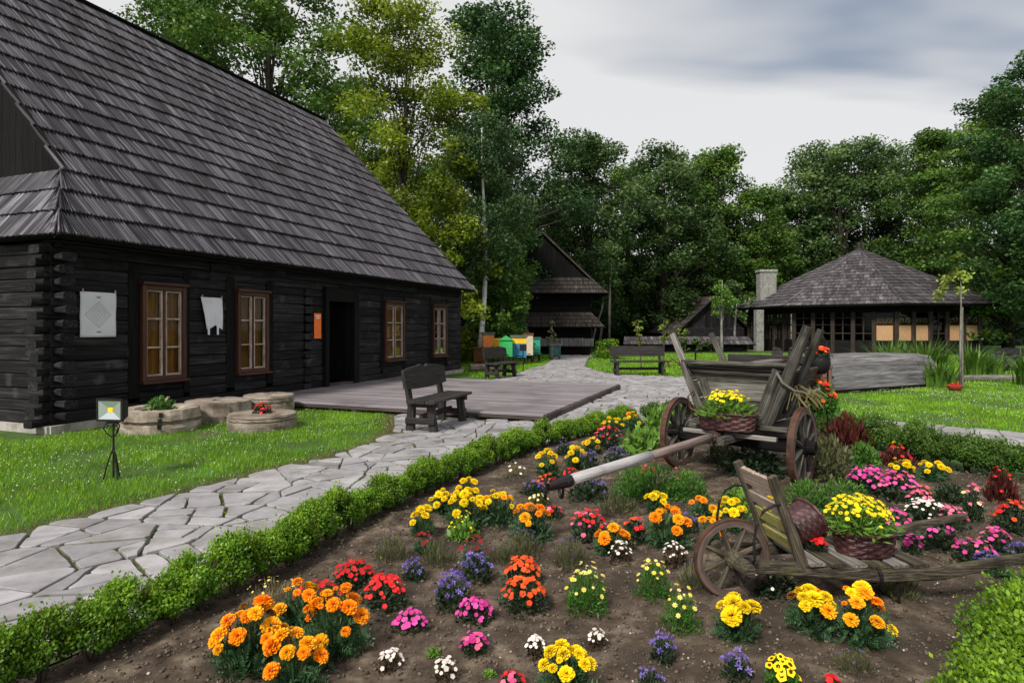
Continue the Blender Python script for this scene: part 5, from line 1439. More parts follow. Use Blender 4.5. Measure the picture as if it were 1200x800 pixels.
for k in range(8):
    a, b = wv[k], wv[(k + 1) % 8]; d = b - a; L_ = np.linalg.norm(d); d = d / L_; out = vnorm((d[1], -d[0], 0)); nb = 5
    m = MB(); m.beam(a + (0, 0, 2.9), b + (0, 0, 2.9), .22, .5); m.build('wall_plate', M['black'], pav)
    m = MB(); m.beam(a + (0, 0, .42), b + (0, 0, .42), .14, .86); m.build('parapet', M['black'], pav)
    if 1 < k < 7: m = MB(); m.beam(a + (0, 0, 1.7), b + (0, 0, 1.7), .08, 1.9); m.build('back_wall', M['black'], pav)
    for j in range(nb):
        p = a + d * L_ * (j / nb); q = a + d * L_ * ((j + 1) / nb)
        m = MB(); m.beam(p, p + (0, 0, 2.68), .26, .26, (d[0], d[1], 0), ch=.03); m.build('post', M['post_brown'], pav)
        if 1 < k < 7: continue
        p2, q2 = p + d * .13, q - d * .13
        ply = (k == 1 and j in (0, 1, 3, 4)) or (k == 0 and j == 4)
        m = MB()
        m.beam(p2 + (0, 0, 1.35) + out * (-.02), q2 + (0, 0, 1.35) + out * (-.02), .05, .96 if not ply else 1.0); m2 = m
        m.build('panel' if ply else 'pane', M['plywood'] if ply else M['glass_far'], pav)
        m = MB(); m.beam(p2 + (0, 0, 2.25) + out * (-.02), q2 + (0, 0, 2.25) + out * (-.02), .04, .74); m.build('pane', M['glass_far'], pav)
        m = MB()
        m.beam(p2 + (0, 0, 1.86), q2 + (0, 0, 1.86), .08, .07); m.build('window_bar', M['black'], pav)
        if ply:
            cc = (p2 + q2) / 2 + (0, 0, 1.86) + out * .03; wd = np.linalg.norm(q2 - p2) / 2
            for an_ in (20, 50, 90, 130, 160):
                an_ = math.radians(an_); m = MB(); m.beam(cc + d * .08 * math.cos(an_), cc + d * (wd * .95 * math.cos(an_)) + np.array((0, 0, .42 * math.sin(an_))), .03, .05, tuple(out)); m.build('fan_bracket', M['black'], pav)
            m = MB(); m.beam(p2 + (0, 0, 2.06) - out * .06, q2 + (0, 0, 2.06) - out * .06, .04, .40); m.build('panel', M['plywood'], pav)
        else:
            for zz in (1.3, 2.3):
                m = MB(); m.beam(p2 + (0, 0, zz), q2 + (0, 0, zz), .05, .06); m.build('window_bar', M['post_brown'], pav)
            m = MB(); m.beam((p2 + q2) / 2 + (0, 0, .86), (p2 + q2) / 2 + (0, 0, 2.65), .07, .07, (d[0], d[1], 0)); m.build('mullion', M['post_brown'], pav)
m = MB(); m.lathe([(6.6, 0), (6.6, .05), (0, .06)], n=16); m.build('floor', M['black'], pav)
m = MB(); m.lathe([(5.0, .1), (5.0, 3.3), (0, 3.4)], n=8); m.build('dark_core', M['black'], pav)  # black drum added so the view through the panes stays dark
cxy = np.array((19.2, 46.4)) - PC
m = MB(); m.box((cxy[0] - .6, cxy[1] - .4, 3.3), (cxy[0] + .6, cxy[1] + .4, 5.85)); m.build('chimney', M['chimney'], pav)
m = MB(); m.box((cxy[0] - .67, cxy[1] - .47, 5.85), (cxy[0] + .67, cxy[1] + .47, 6.02)); m.build('chimney_cap', M['chimney'], pav)
cxy = np.array((17.75, 44.2)) - PC
m = MB(); m.box((cxy[0] - .26, cxy[1] - .26, 0), (cxy[0] + .26, cxy[1] + .26, 2.95)); m.build('stone_pier', M['chimney'], pav)

# ------------------------------------------------------------------ trees
def kites(C, D, N, l, w):
    """leaf quads at centres C with length axis D and normal N"""
    D = D / (np.linalg.norm(D, axis=1)[:, None] + 1e-9); S = np.cross(N, D); S /= (np.linalg.norm(S, axis=1)[:, None] + 1e-9)
    V = np.stack([C - D * (l / 2)[:, None], C + S * (w / 2)[:, None] - D * (l * .05)[:, None], C + D * (l / 2)[:, None], C - S * (w / 2)[:, None] - D * (l * .05)[:, None]], 1)
    return V.reshape(-1, 3), np.arange(len(C) * 4).reshape(-1, 4)
def rdir(r, n):
    v = r.normal(0, 1, (n, 3)); return v / np.linalg.norm(v, axis=1)[:, None]
PROF = {
    'round': lambda t: np.sin(np.pi * np.clip(.10 + .88 * t, 0, 1)) ** .55,
    'oak': lambda t: np.clip(np.sin(np.pi * np.clip(.06 + .90 * t ** .9, 0, 1)), 0, 1) ** .45,
    'tall': lambda t: np.clip(1.0 - .85 * np.abs(t - .38) ** 1.4 * 1.6, .12, 1),
    'bush': lambda t: np.sqrt(np.clip(1 - (t * .97) ** 2.2, 0, 1)),
    'skirted': lambda t: np.clip(1.05 - .9 * t ** 2.1, .1, 1),
}
def tree_mesh(seed, h, R, z0, prof, nc, per, leaf, rc, trunk_r, limbs=True, wob=.05, droop=0.0, flat=.65, lean=(0, 0), top=.86):
    r = rs(seed)
    t = r.uniform(0, 1, nc) ** .9; a = r.uniform(0, 2 * np.pi, nc)
    irr = 1 + .28 * np.sin(a * 2 + seed) * np.sin(t * 7 + seed * 1.7) + .16 * np.sin(a * 5 + t * 9)
    rad = R * PROF[prof](t) * (.06 + .94 * r.uniform(0, 1, nc) ** .6) * irr
    C = np.stack([np.cos(a) * rad, np.sin(a) * rad, z0 + (h - z0 - rc * .4) * t], 1)
    C[:, 0] += lean[0] * C[:, 2] / h; C[:, 1] += lean[1] * C[:, 2] / h
    rcs = rc * r.uniform(.55, 1.3, nc); tone = r.normal(0, .13, nc)
    ci = np.repeat(np.arange(nc), (per * (rcs / rc) ** 2).astype(int)); n = len(ci)
    d = rdir(r, n); rr = r.uniform(0, 1, n) ** .42
    off = d * (rcs[ci] * rr)[:, None]; off[:, 2] *= flat
    P = C[ci] + off
    P[:, 2] -= droop * rr * rcs[ci] * np.abs(d[:, 0])
    N = d * .5 + np.array((0, 0, .75)) + r.normal(0, .55, (n, 3)); D = rdir(r, n); D[:, 2] = D[:, 2] * .5 - .25 - droop
    l = leaf * r.uniform(.6, 1.35, n)
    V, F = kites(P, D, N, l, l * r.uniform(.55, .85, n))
    rv = np.clip(.42 + tone[ci] + r.normal(0, .17, n) + .18 * d[:, 2], 0, 1)  # random tone, paler towards the top of each leaf cluster
    # trunk and limbs
    tb = MB(); nseg = 7; ax = []
    for i in range(nseg + 1):
        q = i / nseg; ax.append(np.array((lean[0] * q * top + wob * h * .1 * math.sin(q * 5 + seed), lean[1] * q * top + .005 * h * math.cos(q * 4 + seed), q * h * top)))
    tb.tube(ax, [trunk_r * (1.25 if i == 0 else 1) * (1 - .88 * (i / nseg)) + .015 for i in range(nseg + 1)], 9)
    if limbs:
        for i in np.argsort(-rcs)[:int(nc * .4)]:
            c = C[i]; za = np.clip(c[2] * r.uniform(.45, .8), min(z0 * .8, c[2] * .8), h * top * .95); q = za / (h * top); k = min(int(q * nseg), nseg - 1); f = q * nseg - k
            st_ = ax[k] * (1 - f) + ax[k + 1] * f; md = (st_ + c) / 2 + np.array((0, 0, .12 * np.linalg.norm(c - st_)))
            rr_ = max(.018, trunk_r * .30 * (1 - .7 * q))
            tb.tube([st_, (st_ + md) / 2 + r.normal(0, .05, 3), md, (md + c) / 2 + r.normal(0, .06, 3), c], [rr_, rr_ * .8, rr_ * .6, rr_ * .38, .012], 5, caps=False)
    return V, F, rv, tb
def tree(name, label, loc, mat, bark, rz=0, group=None, scale=1.0, cat='tree', proto=None, **k):
    o = thing(name, label, cat, (loc[0], loc[1], -.02), rz, group, scale)
    if proto is None:
        V, F, rv, tb = tree_mesh(**k)
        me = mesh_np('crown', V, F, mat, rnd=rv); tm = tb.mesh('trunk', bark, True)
    else: me, tm = proto
    link('trunk', tm, o); link('crown', me, o)
    return (me, tm)
WOOD = 'trees around the clearing'
pA = tree('oak_tree', 'tall dark green oak rising above the roof behind the house', XZ(318, 36), M['green'], M['bark'], group=WOOD, seed=1, h=24.5, R=5.9, z0=4, prof='oak', nc=200, per=250, leaf=.23, rc=1.25, trunk_r=.34)
tree('broadleaf_tree', 'dark tree showing just above the upper left of the house ridge', XZ(215, 43), M['oak'], M['bark'], 2.1, WOOD, (.95, .95, 1.17), proto=pA)
tree('broadleaf_tree', 'dark tree behind the house ridge, hidden low down', XZ(405, 47), M['oak'], M['bark'], 4.0, WOOD, (.8, .8, .86), proto=pA)
tree('maple_tree', 'yellow-green tree standing right behind the far end of the house', XZ(474, 29.5), M['yellowgreen'], M['bark'], group=WOOD, seed=3, h=17.6, R=4.3, z0=1.2, prof='tall', nc=200, per=230, leaf=.165, rc=.95, trunk_r=.20, flat=.55)
tree('broadleaf_tree', 'small yellow-green tree drooping beside the far eave of the house', XZ(532, 27.5), M['yellowgreen'], M['bark'], group=WOOD, seed=4, h=9.5, R=1.7, z0=.8, prof='tall', nc=50, per=110, leaf=.17, rc=.65, trunk_r=.09, flat=.6, droop=.2)
pB = tree('oak_tree', 'tall spreading dark oak, highest crown left of the open sky', XZ(590, 40), M['oak'], M['bark'], group=WOOD, seed=5, h=22.6, R=5.0, z0=3, prof='oak', nc=200, per=250, leaf=.23, rc=1.15, trunk_r=.36, lean=(-.8, 0))
tree('birch_tree', 'slender birch with a white trunk beyond the house corner', XZ(562, 29.0), M['birchleaf'], M['birch'], group=WOOD, seed=6, h=12.0, R=2.2, z0=4.2, prof='round', nc=120, per=170, leaf=.13, rc=.75, trunk_r=.13, droop=.5, lean=(.3, 0), top=.93, limbs=False, wob=.14)
tree('broadleaf_tree', 'mid green tree behind the birch, left of the granary gable', XZ(580, 34.5), M['green'], M['bark'], group=WOOD, seed=7, h=10.5, R=2.0, z0=1.5, prof='tall', nc=80, per=150, leaf=.19, rc=.85, trunk_r=.14)
tree('round_bush', 'dense green leafy tree overhanging the beehives', XZ(588, 30.5), M['green'], M['bark_grey'], group=WOOD, seed=8, h=5.4, R=1.75, z0=.5, prof='bush', nc=75, per=150, leaf=.17, rc=.62, trunk_r=.09)
pC = tree('forest_tree', 'dark round tree directly behind the granary', XZ(690, 50), M['oak2'], M['bark'], group=WOOD, seed=9, h=17.5, R=4.8, z0=2.0, prof='round', nc=150, per=190, leaf=.27, rc=1.2, trunk_r=.3)
pD = tree('forest_tree', 'dark dense tree above the low barn', XZ(778, 55), M['oak2'], M['bark'], group=WOOD, seed=10, h=18.3, R=5.0, z0=1.5, prof='tall', nc=150, per=190, leaf=.28, rc=1.25, trunk_r=.3)
pE = tree('forest_tree', 'mid green tree behind the sapling and the barn roof', XZ(842, 58), M['green'], M['bark'], group=WOOD, seed=12, h=18.8, R=4.6, z0=1.5, prof='tall', nc=140, per=190, leaf=.28, rc=1.2, trunk_r=.28)
pF = tree('forest_tree', 'broad dark tree rising behind the pavilion apex', XZ(985, 60), M['oak2'], M['bark'], group=WOOD, seed=13, h=20.6, R=6.0, z0=2.0, prof='oak', nc=170, per=190, leaf=.30, rc=1.4, trunk_r=.4)
pG = tree('forest_tree', 'tall green tree with layered branches at the right edge', XZ(1180, 40), M['green'], M['bark'], group=WOOD, seed=14, h=17.5, R=4.6, z0=1.0, prof='skirted', nc=170, per=190, leaf=.23, rc=1.15, trunk_r=.3, flat=.45)
spec = [('dark tree between granary and barn, set back', 735, 60, pE, .95, .5), ('darkest tree standing behind the barn gable', 812, 64, pC, 1.08, 1.0),
        ('lower tree at the dip in the treetops', 890, 57, pE, .80, 3.3), ('dark tree behind the pavilion chimney', 915, 63, pC, .92, 2.2),
        ('dark tree left of the pavilion apex, behind it', 955, 66, pD, 1.08, 2.9), ('tree right of the pavilion apex', 1042, 62, pD, 1.10, .7),
        ('broad tree behind the right end of the pavilion', 1095, 52, pG, 1.06, 1.3), ('tallest dark tree cut by the right picture edge', 1222, 36, pB, .80, 4.2),
        ('dark tree behind the right-hand lime sapling', 1140, 58, pF, 1.0, 2.0), ('tree far behind the oak, seen under its crown', 650, 62, pD, .92, 4.4),
        ('distant dark tree behind the yellow-green tree', 500, 56, pF, .85, .9), ('distant tree behind the far gable of the house', 440, 60, pC, 1.0, 5.0), ('tree behind the granary roof, left of its apex', 618, 52, pC, .75, 1.8)]
for (lb, px, Z, pt, sc, rz) in spec:
    tree('forest_tree', lb, XZ(px, Z), None, None, rz, WOOD, (sc * 1.03, sc * 1.03, sc), proto=pt)
# thin bare trunks at the wood edge
for (px, Z, hh, lb) in ((715, 44, 6.5, 'thin pale trunk right of the granary'), (862, 46, 3.6, 'thin pale trunk left of the pavilion chimney'), (706, 45, 4.5, 'thin leaning trunk touching the granary roof')):
    x, y = XZ(px, Z); o = thing('tree_trunk', lb, 'tree trunk', (x, y, 0)); m = MB()
    ln = .9 if 'leaning' in lb else .1
    m.tube([(-ln, 0, -.1), (-ln * .6, 0, hh * .35), (0, 0, hh * .7), (.1, 0, hh)], [.11, .09, .07, .04], 8); m.build('trunk', M['bark_grey'], o, smooth=True)
    V, F, rv, tb = tree_mesh(seed=int(px), h=hh + 1.5, R=1.2, z0=hh * .75, prof='round', nc=16, per=60, leaf=.2, rc=.6, trunk_r=.02, limbs=False); link('crown', mesh_np('crown', V, F, M['oak2'], rnd=rv), o)
# the wood beyond, reading as one mass
def far_wood():
    r = rs(91); n = 52000
    x = r.uniform(-45, 80, n); y = r.uniform(66, 76, n); top = 7 + 7 * fnoise(x, y * .2, .12, 3, 3); z = top * r.uniform(0, 1, n) ** 1.1
    D = rdir(r, n); N = rdir(r, n) * .8 + np.array((0, -.4, .6)); l = r.uniform(.5, 1.0, n)
    V, F = kites(np.stack([x, y, z], 1), D, N, l, l * .7)
    tag(link('far_wood', mesh_np('far_wood', V, F, M['shade'], rnd=np.clip(r.normal(.4, .2, n), 0, 1))), 'dark mass of woodland behind the clearing', 'woodland', kind='stuff')
    n = 26000; x = r.uniform(-20, 60, n); y = r.uniform(58, 64, n); z = (1.2 + 2.6 * fnoise(x, y * .3, .35, 3, 8)) * r.uniform(0, 1, n)
    V, F = kites(np.stack([x, y, z], 1), rdir(r, n), rdir(r, n) + np.array((0, -.3, .6)), r.uniform(.25, .5, n), r.uniform(.2, .35, n))
    tag(link('undergrowth', mesh_np('undergrowth', V, F, M['shade'], rnd=np.clip(r.normal(.5, .2, n), 0, 1))), 'dark undergrowth along the foot of the wood', 'undergrowth', kind='stuff')
far_wood()
# bushes
def bush(name, label, px, Z, h, R, mat, seed, nc=26, per=110, leaf=.10, cat='bush'):
    tree(name, label, XZ(px, Z), mat, M['twig'], cat=cat, seed=seed, h=h, R=R, z0=.12, prof='bush', nc=nc, per=per, leaf=leaf, rc=R * .36, trunk_r=.03)
bush('round_bush', 'rounded yellow-green bush by the path right of the granary', 712, 33, 1.05, .95, M['box'], 31, leaf=.09)
bush('shrub', 'light green shrub behind the brown and orange beehives', 568, 30.5, 1.9, 1.25, M['light_leaf'], 32, leaf=.13)
bush('shrub', 'yellow-green shrub right at the far house corner', 545, 29, 1.6, .9, M['yellowgreen'], 33, leaf=.12)
bush('shrub', 'dark shrub filling the shade behind the blue beehive', 606, 33, 2.2, .9, M['oak'], 34, leaf=.14)
for i, (px, lb) in enumerate(((803, 'small dark shrub at the low roofed wall, left of three'), (817, 'small dark shrub at the low roofed wall, middle of three'), (833, 'small dark shrub at the low roofed wall, right of three'))):
    bush('shrub', lb, px, 41, 1.0, .45, M['green'], 36 + i, nc=12, per=60, leaf=.11)
def sapling(name, label, px, Z, h, R, z0, mat, bark, seed, nc, per, leaf, rc, tr, lean=(0, 0), flat=.7):
    tree(name, label, XZ(px, Z), mat, bark, cat='sapling', seed=seed, h=h, R=R, z0=z0, prof='round', nc=nc, per=per, leaf=leaf, rc=rc, trunk_r=tr, lean=lean, flat=flat, top=.95)
sapling('sapling', 'young light green tree left of the pavilion', 846, 42, 5.2, 1.05, 2.5, M['light_leaf'], M['bark_grey'], 41, 24, 60, .15, .38, .09)
sapling('sapling', 'tiny leafy seedling right behind the middle of the far bench', 752, 24, 2.0, .28, 1.0, M['lime'], M['twig'], 42, 9, 14, .12, .14, .012, lean=(-.15, 0))
sapling('sapling', 'tiny seedling above the right end of the far bench', 778, 26, 2.1, .25, 1.1, M['lime'], M['twig'], 43, 9, 14, .12, .14, .012)
sapling('sapling', 'tiny seedling between the far bench and the cart stake', 796, 27, 1.9, .3, 1.1, M['lime'], M['twig'], 44, 9, 14, .12, .14, .012)
sapling('sapling', 'slim leafy seedling in front of the granary rail', 647, 31, 2.0, .3, 1.0, M['olive_leaf'], M['twig'], 45, 10, 16, .12, .15, .014)
# lime green young tree tied to a stake
x, y = XZ(1125, 16.5)
lt = thing('lime_sapling', 'thin young tree with a drooping tuft of lime green leaves on the right lawn', 'sapling', (x, y, -.02))
m = MB(); m.tube([(0, 0, 0), (.01, 0, 1.2), (.03, 0, 2.3), (.02, 0, 2.95), (-.1, 0, 3.1)], [.03, .026, .02, .013, .008], 7); m.tube([(.02, 0, 2.9), (-.2, .02, 3.1), (-.42, .02, 2.95), (-.55, 0, 2.7)], [.012, .009, .007, .004], 5); m.build('trunk', M['bark_grey'], lt, smooth=True)
m = MB(); m.beam((.08, .03, 0), (.07, .03, 2.2), .045, .045, (0, 1, 0)); m.build('stake', M['cart_pale'], lt)
r = rs(5); cl = np.array([(-.06, 0, 3.12), (.12, 0, 3.1), (.02, 0, 2.98), (-.2, 0, 3.05), (-.35, 0, 2.98), (-.45, 0, 2.82), (-.55, 0, 2.66), (-.58, 0, 2.5), (.05, 0, 2.62), (.18, 0, 3.0)])
ci = np.repeat(np.arange(len(cl)), 22); n = len(ci); P = cl[ci] + r.normal(0, .075, (n, 3)); D = rdir(r, n); D[:, 2] -= .8
V, F = kites(P, D, rdir(r, n) + np.array((0, -.5, .5)), r.uniform(.08, .15, n), r.uniform(.06, .10, n)); link('crown', mesh_np('crown', V, F, M['lime'], rnd=r.uniform(0, 1, n).repeat(4)), lt)
x2, y2 = XZ(1119, 15.9)
o = thing('bowl_planter', 'small dark red bowl planter at the foot of the lime sapling', 'planter', (x2, y2, -.01))
m = MB(); m.lathe([(.09, 0), (.16, .07), (.19, .14), (.17, .15), (.14, .10), (0, .09)], n=16); m.build('bowl', M['red_pot'], o)
V, F = kites(np.array([0, 0, .15]) + r.normal(0, .06, (60, 3)) * (1, 1, .4), rdir(r, 60), rdir(r, 60) + (0, 0, .6), r.uniform(.03, .06, 60), r.uniform(.02, .05, 60)); link('blossoms', mesh_np('blossoms', V, F, M['p_red'], rnd=r.uniform(0, 1, 240)), o, kind='stuff')
# irises
def iris(label, px, Z, h, R, n, seed):
    x, y = XZ(px, Z); o = thing('iris_clump', label, 'plant', (x, y, -.02), group='iris clumps by the boat'); r = rs(seed); V, F, R_ = [], [], []
    for i in range(n):
        a = r.uniform(0, 6.28); q = R * r.uniform(0, .6); b = np.array((math.cos(a) * q, math.sin(a) * q, 0)); hh = h * r.uniform(.55, 1.05); ln = hh * r.uniform(.05, .75); dd = np.array((math.cos(a + r.normal(0, .5)), math.sin(a + r.normal(0, .5)), 0)); sd_ = np.array((-dd[1], dd[0], 0)); w = .030 * r.uniform(.7, 1.3); k0 = len(V)
        for j in range(5):
            t = j / 4; c = b + dd * ln * t ** 2.2 + np.array((0, 0, hh * (t - .28 * (ln / hh) * t ** 3))); ww = w * (1 - t ** 2.5) + .001; V += [c - sd_ * ww, c + sd_ * ww]
        for j in range(4): F.append((k0 + 2 * j, k0 + 2 * j + 1, k0 + 2 * j + 3, k0 + 2 * j + 2))
        R_ += [r.rand()] * 10
    link('leaves', mesh_np('leaves', np.array(V), np.array(F), M['iris'], rnd=R_), o)
iris('iris clump right behind the end of the boat', 1085, 17.8, 1.45, .75, 300, 1)
iris('bright iris clump rising above the top of the boat', 1048, 19.5, 1.35, 1.0, 260, 2)
iris('low iris leaves trailing right of the boat end', 1098, 16.9, .85, .8, 170, 3)
iris('iris clump just right of the lime sapling', 1142, 19.5, 1.25, .55, 200, 4)
iris('small iris clump right of the pavilion door clump', 1166, 20.5, .95, .6, 80, 5)
iris('iris clump cut by the right picture edge', 1203, 17.5, 1.1, .6, 120, 6)
# kerb logs behind the right lawn
x, y = XZ(1150, 19.0)
o = thing('kerb_log', 'low grey log edging the planting bed right of the sapling', 'log', (x, y, 0), .1)
m = MB(); m.tube([(-1.6, 0, .06), (0, .02, .07), (2.4, .1, .06)], [.09, .1, .09], 9, rough=.06); m.build('log', M['cart_pale'], o)
for i, (px, Z, s_, lb) in enumerate(((1165, 24, .55, 'heap of dark stones behind the irises, left boulder'), (1185, 24.5, .75, 'tallest dark boulder of the heap near the right edge'), (1200, 23.5, .6, 'dark boulder cut by the right picture edge'))):
    x, y = XZ(px, Z); o = thing('boulder', lb, 'boulder', (x, y, 0), i); m = MB(); m.lathe([(s_ * .9, -.05), (s_, s_ * .35), (s_ * .8, s_ * .8), (s_ * .35, s_ * 1.05), (0, s_ * 1.1)], n=12, rough=.14, seed=i); m.build('rock', M['log'], o)
# ------------------------------------------------------------------ box hedges
def shrub_mesh(seed, r0, h, n, leaf, name, mat):
    """top-heavy clipped shrub made of small leafy tufts"""
    r = rs(seed); nc = 30
    cd = rdir(r, nc); cd[:, 2] = np.abs(cd[:, 2]) * 1.3 - .38
    C = np.stack([cd[:, 0] * r0 * .78, cd[:, 1] * r0 * .78, h * .52 + cd[:, 2] * h * .42], 1)
    ci = r.randint(0, nc, n); d = rdir(r, n); rad = r.uniform(0, 1, n) ** .4
    P = C[ci] + d * rad[:, None] * (r0 * .40 * r.uniform(.7, 1.2, nc)[ci])[:, None]
    nar = np.clip(.45 + .75 * P[:, 2] / (h * .6), .4, 1.0); P[:, 0] *= nar; P[:, 1] *= nar
    k = r.uniform(0, 1, n) < .10; P[k, 2] += np.abs(r.normal(0, .03, k.sum())) * (h / .30)
    P[:, 2] = np.maximum(P[:, 2], .02)
    o = P - np.array((0, 0, h * .45)); o /= np.linalg.norm(o, axis=1)[:, None] + 1e-6
    N = o + r.normal(0, .6, (n, 3)) + np.array((0, 0, .4)); D = rdir(r, n) * .8 + o * .4 + np.array((0, 0, .5))
    l = leaf * r.uniform(.65, 1.35, n); V, F = kites(P, D, N, l, l * .62)
    rv = np.clip(.20 + .40 * (P[:, 2] / h) + r.normal(0, .14, n) + r.normal(0, .08, nc)[ci] + .12 * d[:, 2], 0, 1)  # leaves get paler from the base of the shrub upwards
    return mesh_np(name, V, F, mat, rnd=rv.repeat(4))
def stem_mesh(seed, h, r0):
    r = random.Random(seed); m = MB()
    for k in range(6):
        a = r.uniform(0, 6.28); m.tube([(r.uniform(-.02, .02), r.uniform(-.02, .02), -.03), (math.cos(a) * r0 * .3, math.sin(a) * r0 * .3, h * .4), (math.cos(a) * r0 * .7, math.sin(a) * r0 * .7, h * .8)], [.009, .006, .002], 5)
    return m.mesh('stems', M['twig'])
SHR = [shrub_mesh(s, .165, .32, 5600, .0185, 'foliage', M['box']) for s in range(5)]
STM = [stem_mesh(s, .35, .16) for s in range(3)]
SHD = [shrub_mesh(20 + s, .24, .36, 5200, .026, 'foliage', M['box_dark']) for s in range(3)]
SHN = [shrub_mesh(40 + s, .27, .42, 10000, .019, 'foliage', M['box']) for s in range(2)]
def ordinal(n):
    w = ('first', 'second', 'third', 'fourth', 'fifth', 'sixth', 'seventh', 'eighth', 'ninth', 'tenth')
    return w[n - 1] if n <= 10 else '%d%s' % (n, 'th' if 10 < n % 100 < 20 else {1: 'st', 2: 'nd', 3: 'rd'}.get(n % 10, 'th'))
def hedge(line, spacing, meshes, label, group, seed, jit=.03, smin=.9, smax=1.14, skip=lambda x, y: False):
    P = np.array(line); seg = np.linalg.norm(np.diff(P, axis=0), axis=1); cum = np.concatenate([[0], np.cumsum(seg)]); r = random.Random(seed); s = 0.0; cnt = 0
    while s < cum[-1]:
        x = np.interp(s, cum, P[:, 0]) + r.uniform(-jit, jit); y = np.interp(s, cum, P[:, 1]) + r.uniform(-jit, jit)
        px = 600 + FPX * x / y if y > .5 else -999
        if not skip(x, y) and -200 < px < 1600:
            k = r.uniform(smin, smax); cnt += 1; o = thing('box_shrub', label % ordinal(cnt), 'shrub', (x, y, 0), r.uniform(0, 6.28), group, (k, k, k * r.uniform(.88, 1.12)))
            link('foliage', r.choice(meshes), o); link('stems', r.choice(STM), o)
        s += spacing * r.uniform(.85, 1.15)
hedge(offset_line(HEDGE_BED, .13), .205, SHR, '%s box shrub from the lower left corner in the hedge along the path', 'hedge along the flagstone path', 1, smin=.82, smax=1.1)
hedge(smooth_line([(2.35, 10.35), (3.3, 10.5), (4.2, 10.2)], 6), .36, SHD, '%s box shrub from the left in the hedge behind the cart', 'hedge behind the cart', 2)
hedge(smooth_line(RIGHT_HEDGE, 6), .33, SHD, '%s dark box shrub from the cart in the hedge right of the bed', 'hedge right of the flower bed', 3, smin=1.0, smax=1.2)
hedge(smooth_line(NEAR_HEDGE, 6), .34, SHN, '%s bright box shrub from the bottom edge in the lower right corner hedge', 'near hedge in the lower right corner', 4, smin=.98, smax=1.15, skip=lambda x, y: y < 1.7)

# ------------------------------------------------------------------ flowers
def tmpl_pompon():
    r = rs(2); V, F = [], []
    for ring, (el, n, rad, ln) in enumerate(((-14, 14, .62, .60), (4, 14, .62, .60), (20, 13, .6, .58), (36, 12, .5, .56), (52, 10, .4, .54), (68, 7, .2, .52), (84, 4, .1, .5))):
        for k in range(n):
            a = 2 * math.pi * (k + ring * .37 + r.uniform(-.2, .2)) / n; e = math.radians(el + r.uniform(-11, 11))
            d = np.array((math.cos(a) * math.cos(e), math.sin(a) * math.cos(e), math.sin(e) * .72)); s = np.array((-math.sin(a), math.cos(a), 0)); u = np.cross(d, s)
            b = d * .38; t_ = d * (.38 + ln * r.uniform(.8, 1.15)); w = .185 * r.uniform(.8, 1.2); i = len(V)
            V += [b - s * .08, b + s * .08, t_ + s * w + u * .05, t_ * 1.03 - u * .10, t_ - s * w + u * .05]; F += [(i, i + 1, i + 2, i + 3), (i, i + 3, i + 4)]
    return np.array(V), F, r
PV, PF, _ = tmpl_pompon(); prnd = np.repeat(rs(3).uniform(0, 1, len(PV) // 5), 5)
POM = {k: mesh_np('bloom', PV, PF, M[k], rnd=prnd) for k in ('p_orange', 'p_amber', 'p_yellow', 'p_dark', 'p_faded')}
def t_five(np_=5, w=.55, cup=.15, two=False):
    V, F = [], []
    for k in range(np_):
        a = 2 * math.pi * k / np_; d = np.array((math.cos(a), math.sin(a), 0)); s = np.array((-math.sin(a), math.cos(a), 0)); i = len(V)
        V += [np.zeros(3), d * .62 + s * w + (0, 0, cup), d * 1.0 + (0, 0, cup * .8), d * .62 - s * w + (0, 0, cup)]; F.append((i, i + 1, i + 2, i + 3))
    return np.array(V), np.array(F)
def t_fuzz(n=16):
    r = rs(8); d = rdir(r, n); d[:, 2] = np.abs(d[:, 2]); V, F = kites(d * .6, d, rdir(r, n), np.full(n, .9), np.full(n, .42)); return V, F
T5, TD, TF = t_five(), t_five(7, .26, .08), t_fuzz()
def merge(T, P, N, s, r):
    """copies of template T at P with up axis N and size s"""
    V0, F0 = T; n = len(P); N = N / np.linalg.norm(N, axis=1)[:, None]; h = rdir(r, n); X_ = np.cross(N, h); X_ /= np.linalg.norm(X_, axis=1)[:, None]; Y_ = np.cross(N, X_)
    V = P[:, None] + s[:, None, None] * (V0[None, :, 0, None] * X_[:, None] + V0[None, :, 1, None] * Y_[:, None] + V0[None, :, 2, None] * N[:, None])
    F = (F0[None] + (np.arange(n) * len(V0))[:, None, None]).reshape(-1, F0.shape[1])
    return V.reshape(-1, 3), F, np.repeat(r.uniform(0, 1, n), len(V0))
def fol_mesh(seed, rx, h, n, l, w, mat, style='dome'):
    r = rs(seed); d = rdir(r, n); d[:, 2] = np.abs(d[:, 2]); rad = r.uniform(0, 1, n) ** .33
    bump_ = 1 + .22 * np.sin(np.arctan2(d[:, 1], d[:, 0]) * 4 + seed) * (1 - d[:, 2])
    P = np.stack([d[:, 0] * rx * rad * bump_, d[:, 1] * rx * rad * bump_, .02 * h + d[:, 2] * h * rad * .98], 1)
    if style == 'spiky':
        D = np.stack([d[:, 0] * .5, d[:, 1] * .5, np.full(n, 1.0)], 1) + r.normal(0, .25, (n, 3)); N = rdir(r, n)
    else:
        D = d * .9 + rdir(r, n) * .8 + np.array((0, 0, .15)); N = d * .6 + np.array((0, 0, .7)) + r.normal(0, .5, (n, 3))
    ll = l * r.uniform(.6, 1.35, n); V, F = kites(P, D, N, ll, ll * w)
    V[:, 2] = np.maximum(V[:, 2], .0)
    rv = np.clip(.25 + .4 * rad * d[:, 2] + r.normal(.12, .17, n), 0, 1)  # outer and upper leaves paler than the inner ones
    return mesh_np('foliage', V, F, mat, rnd=rv.repeat(4))
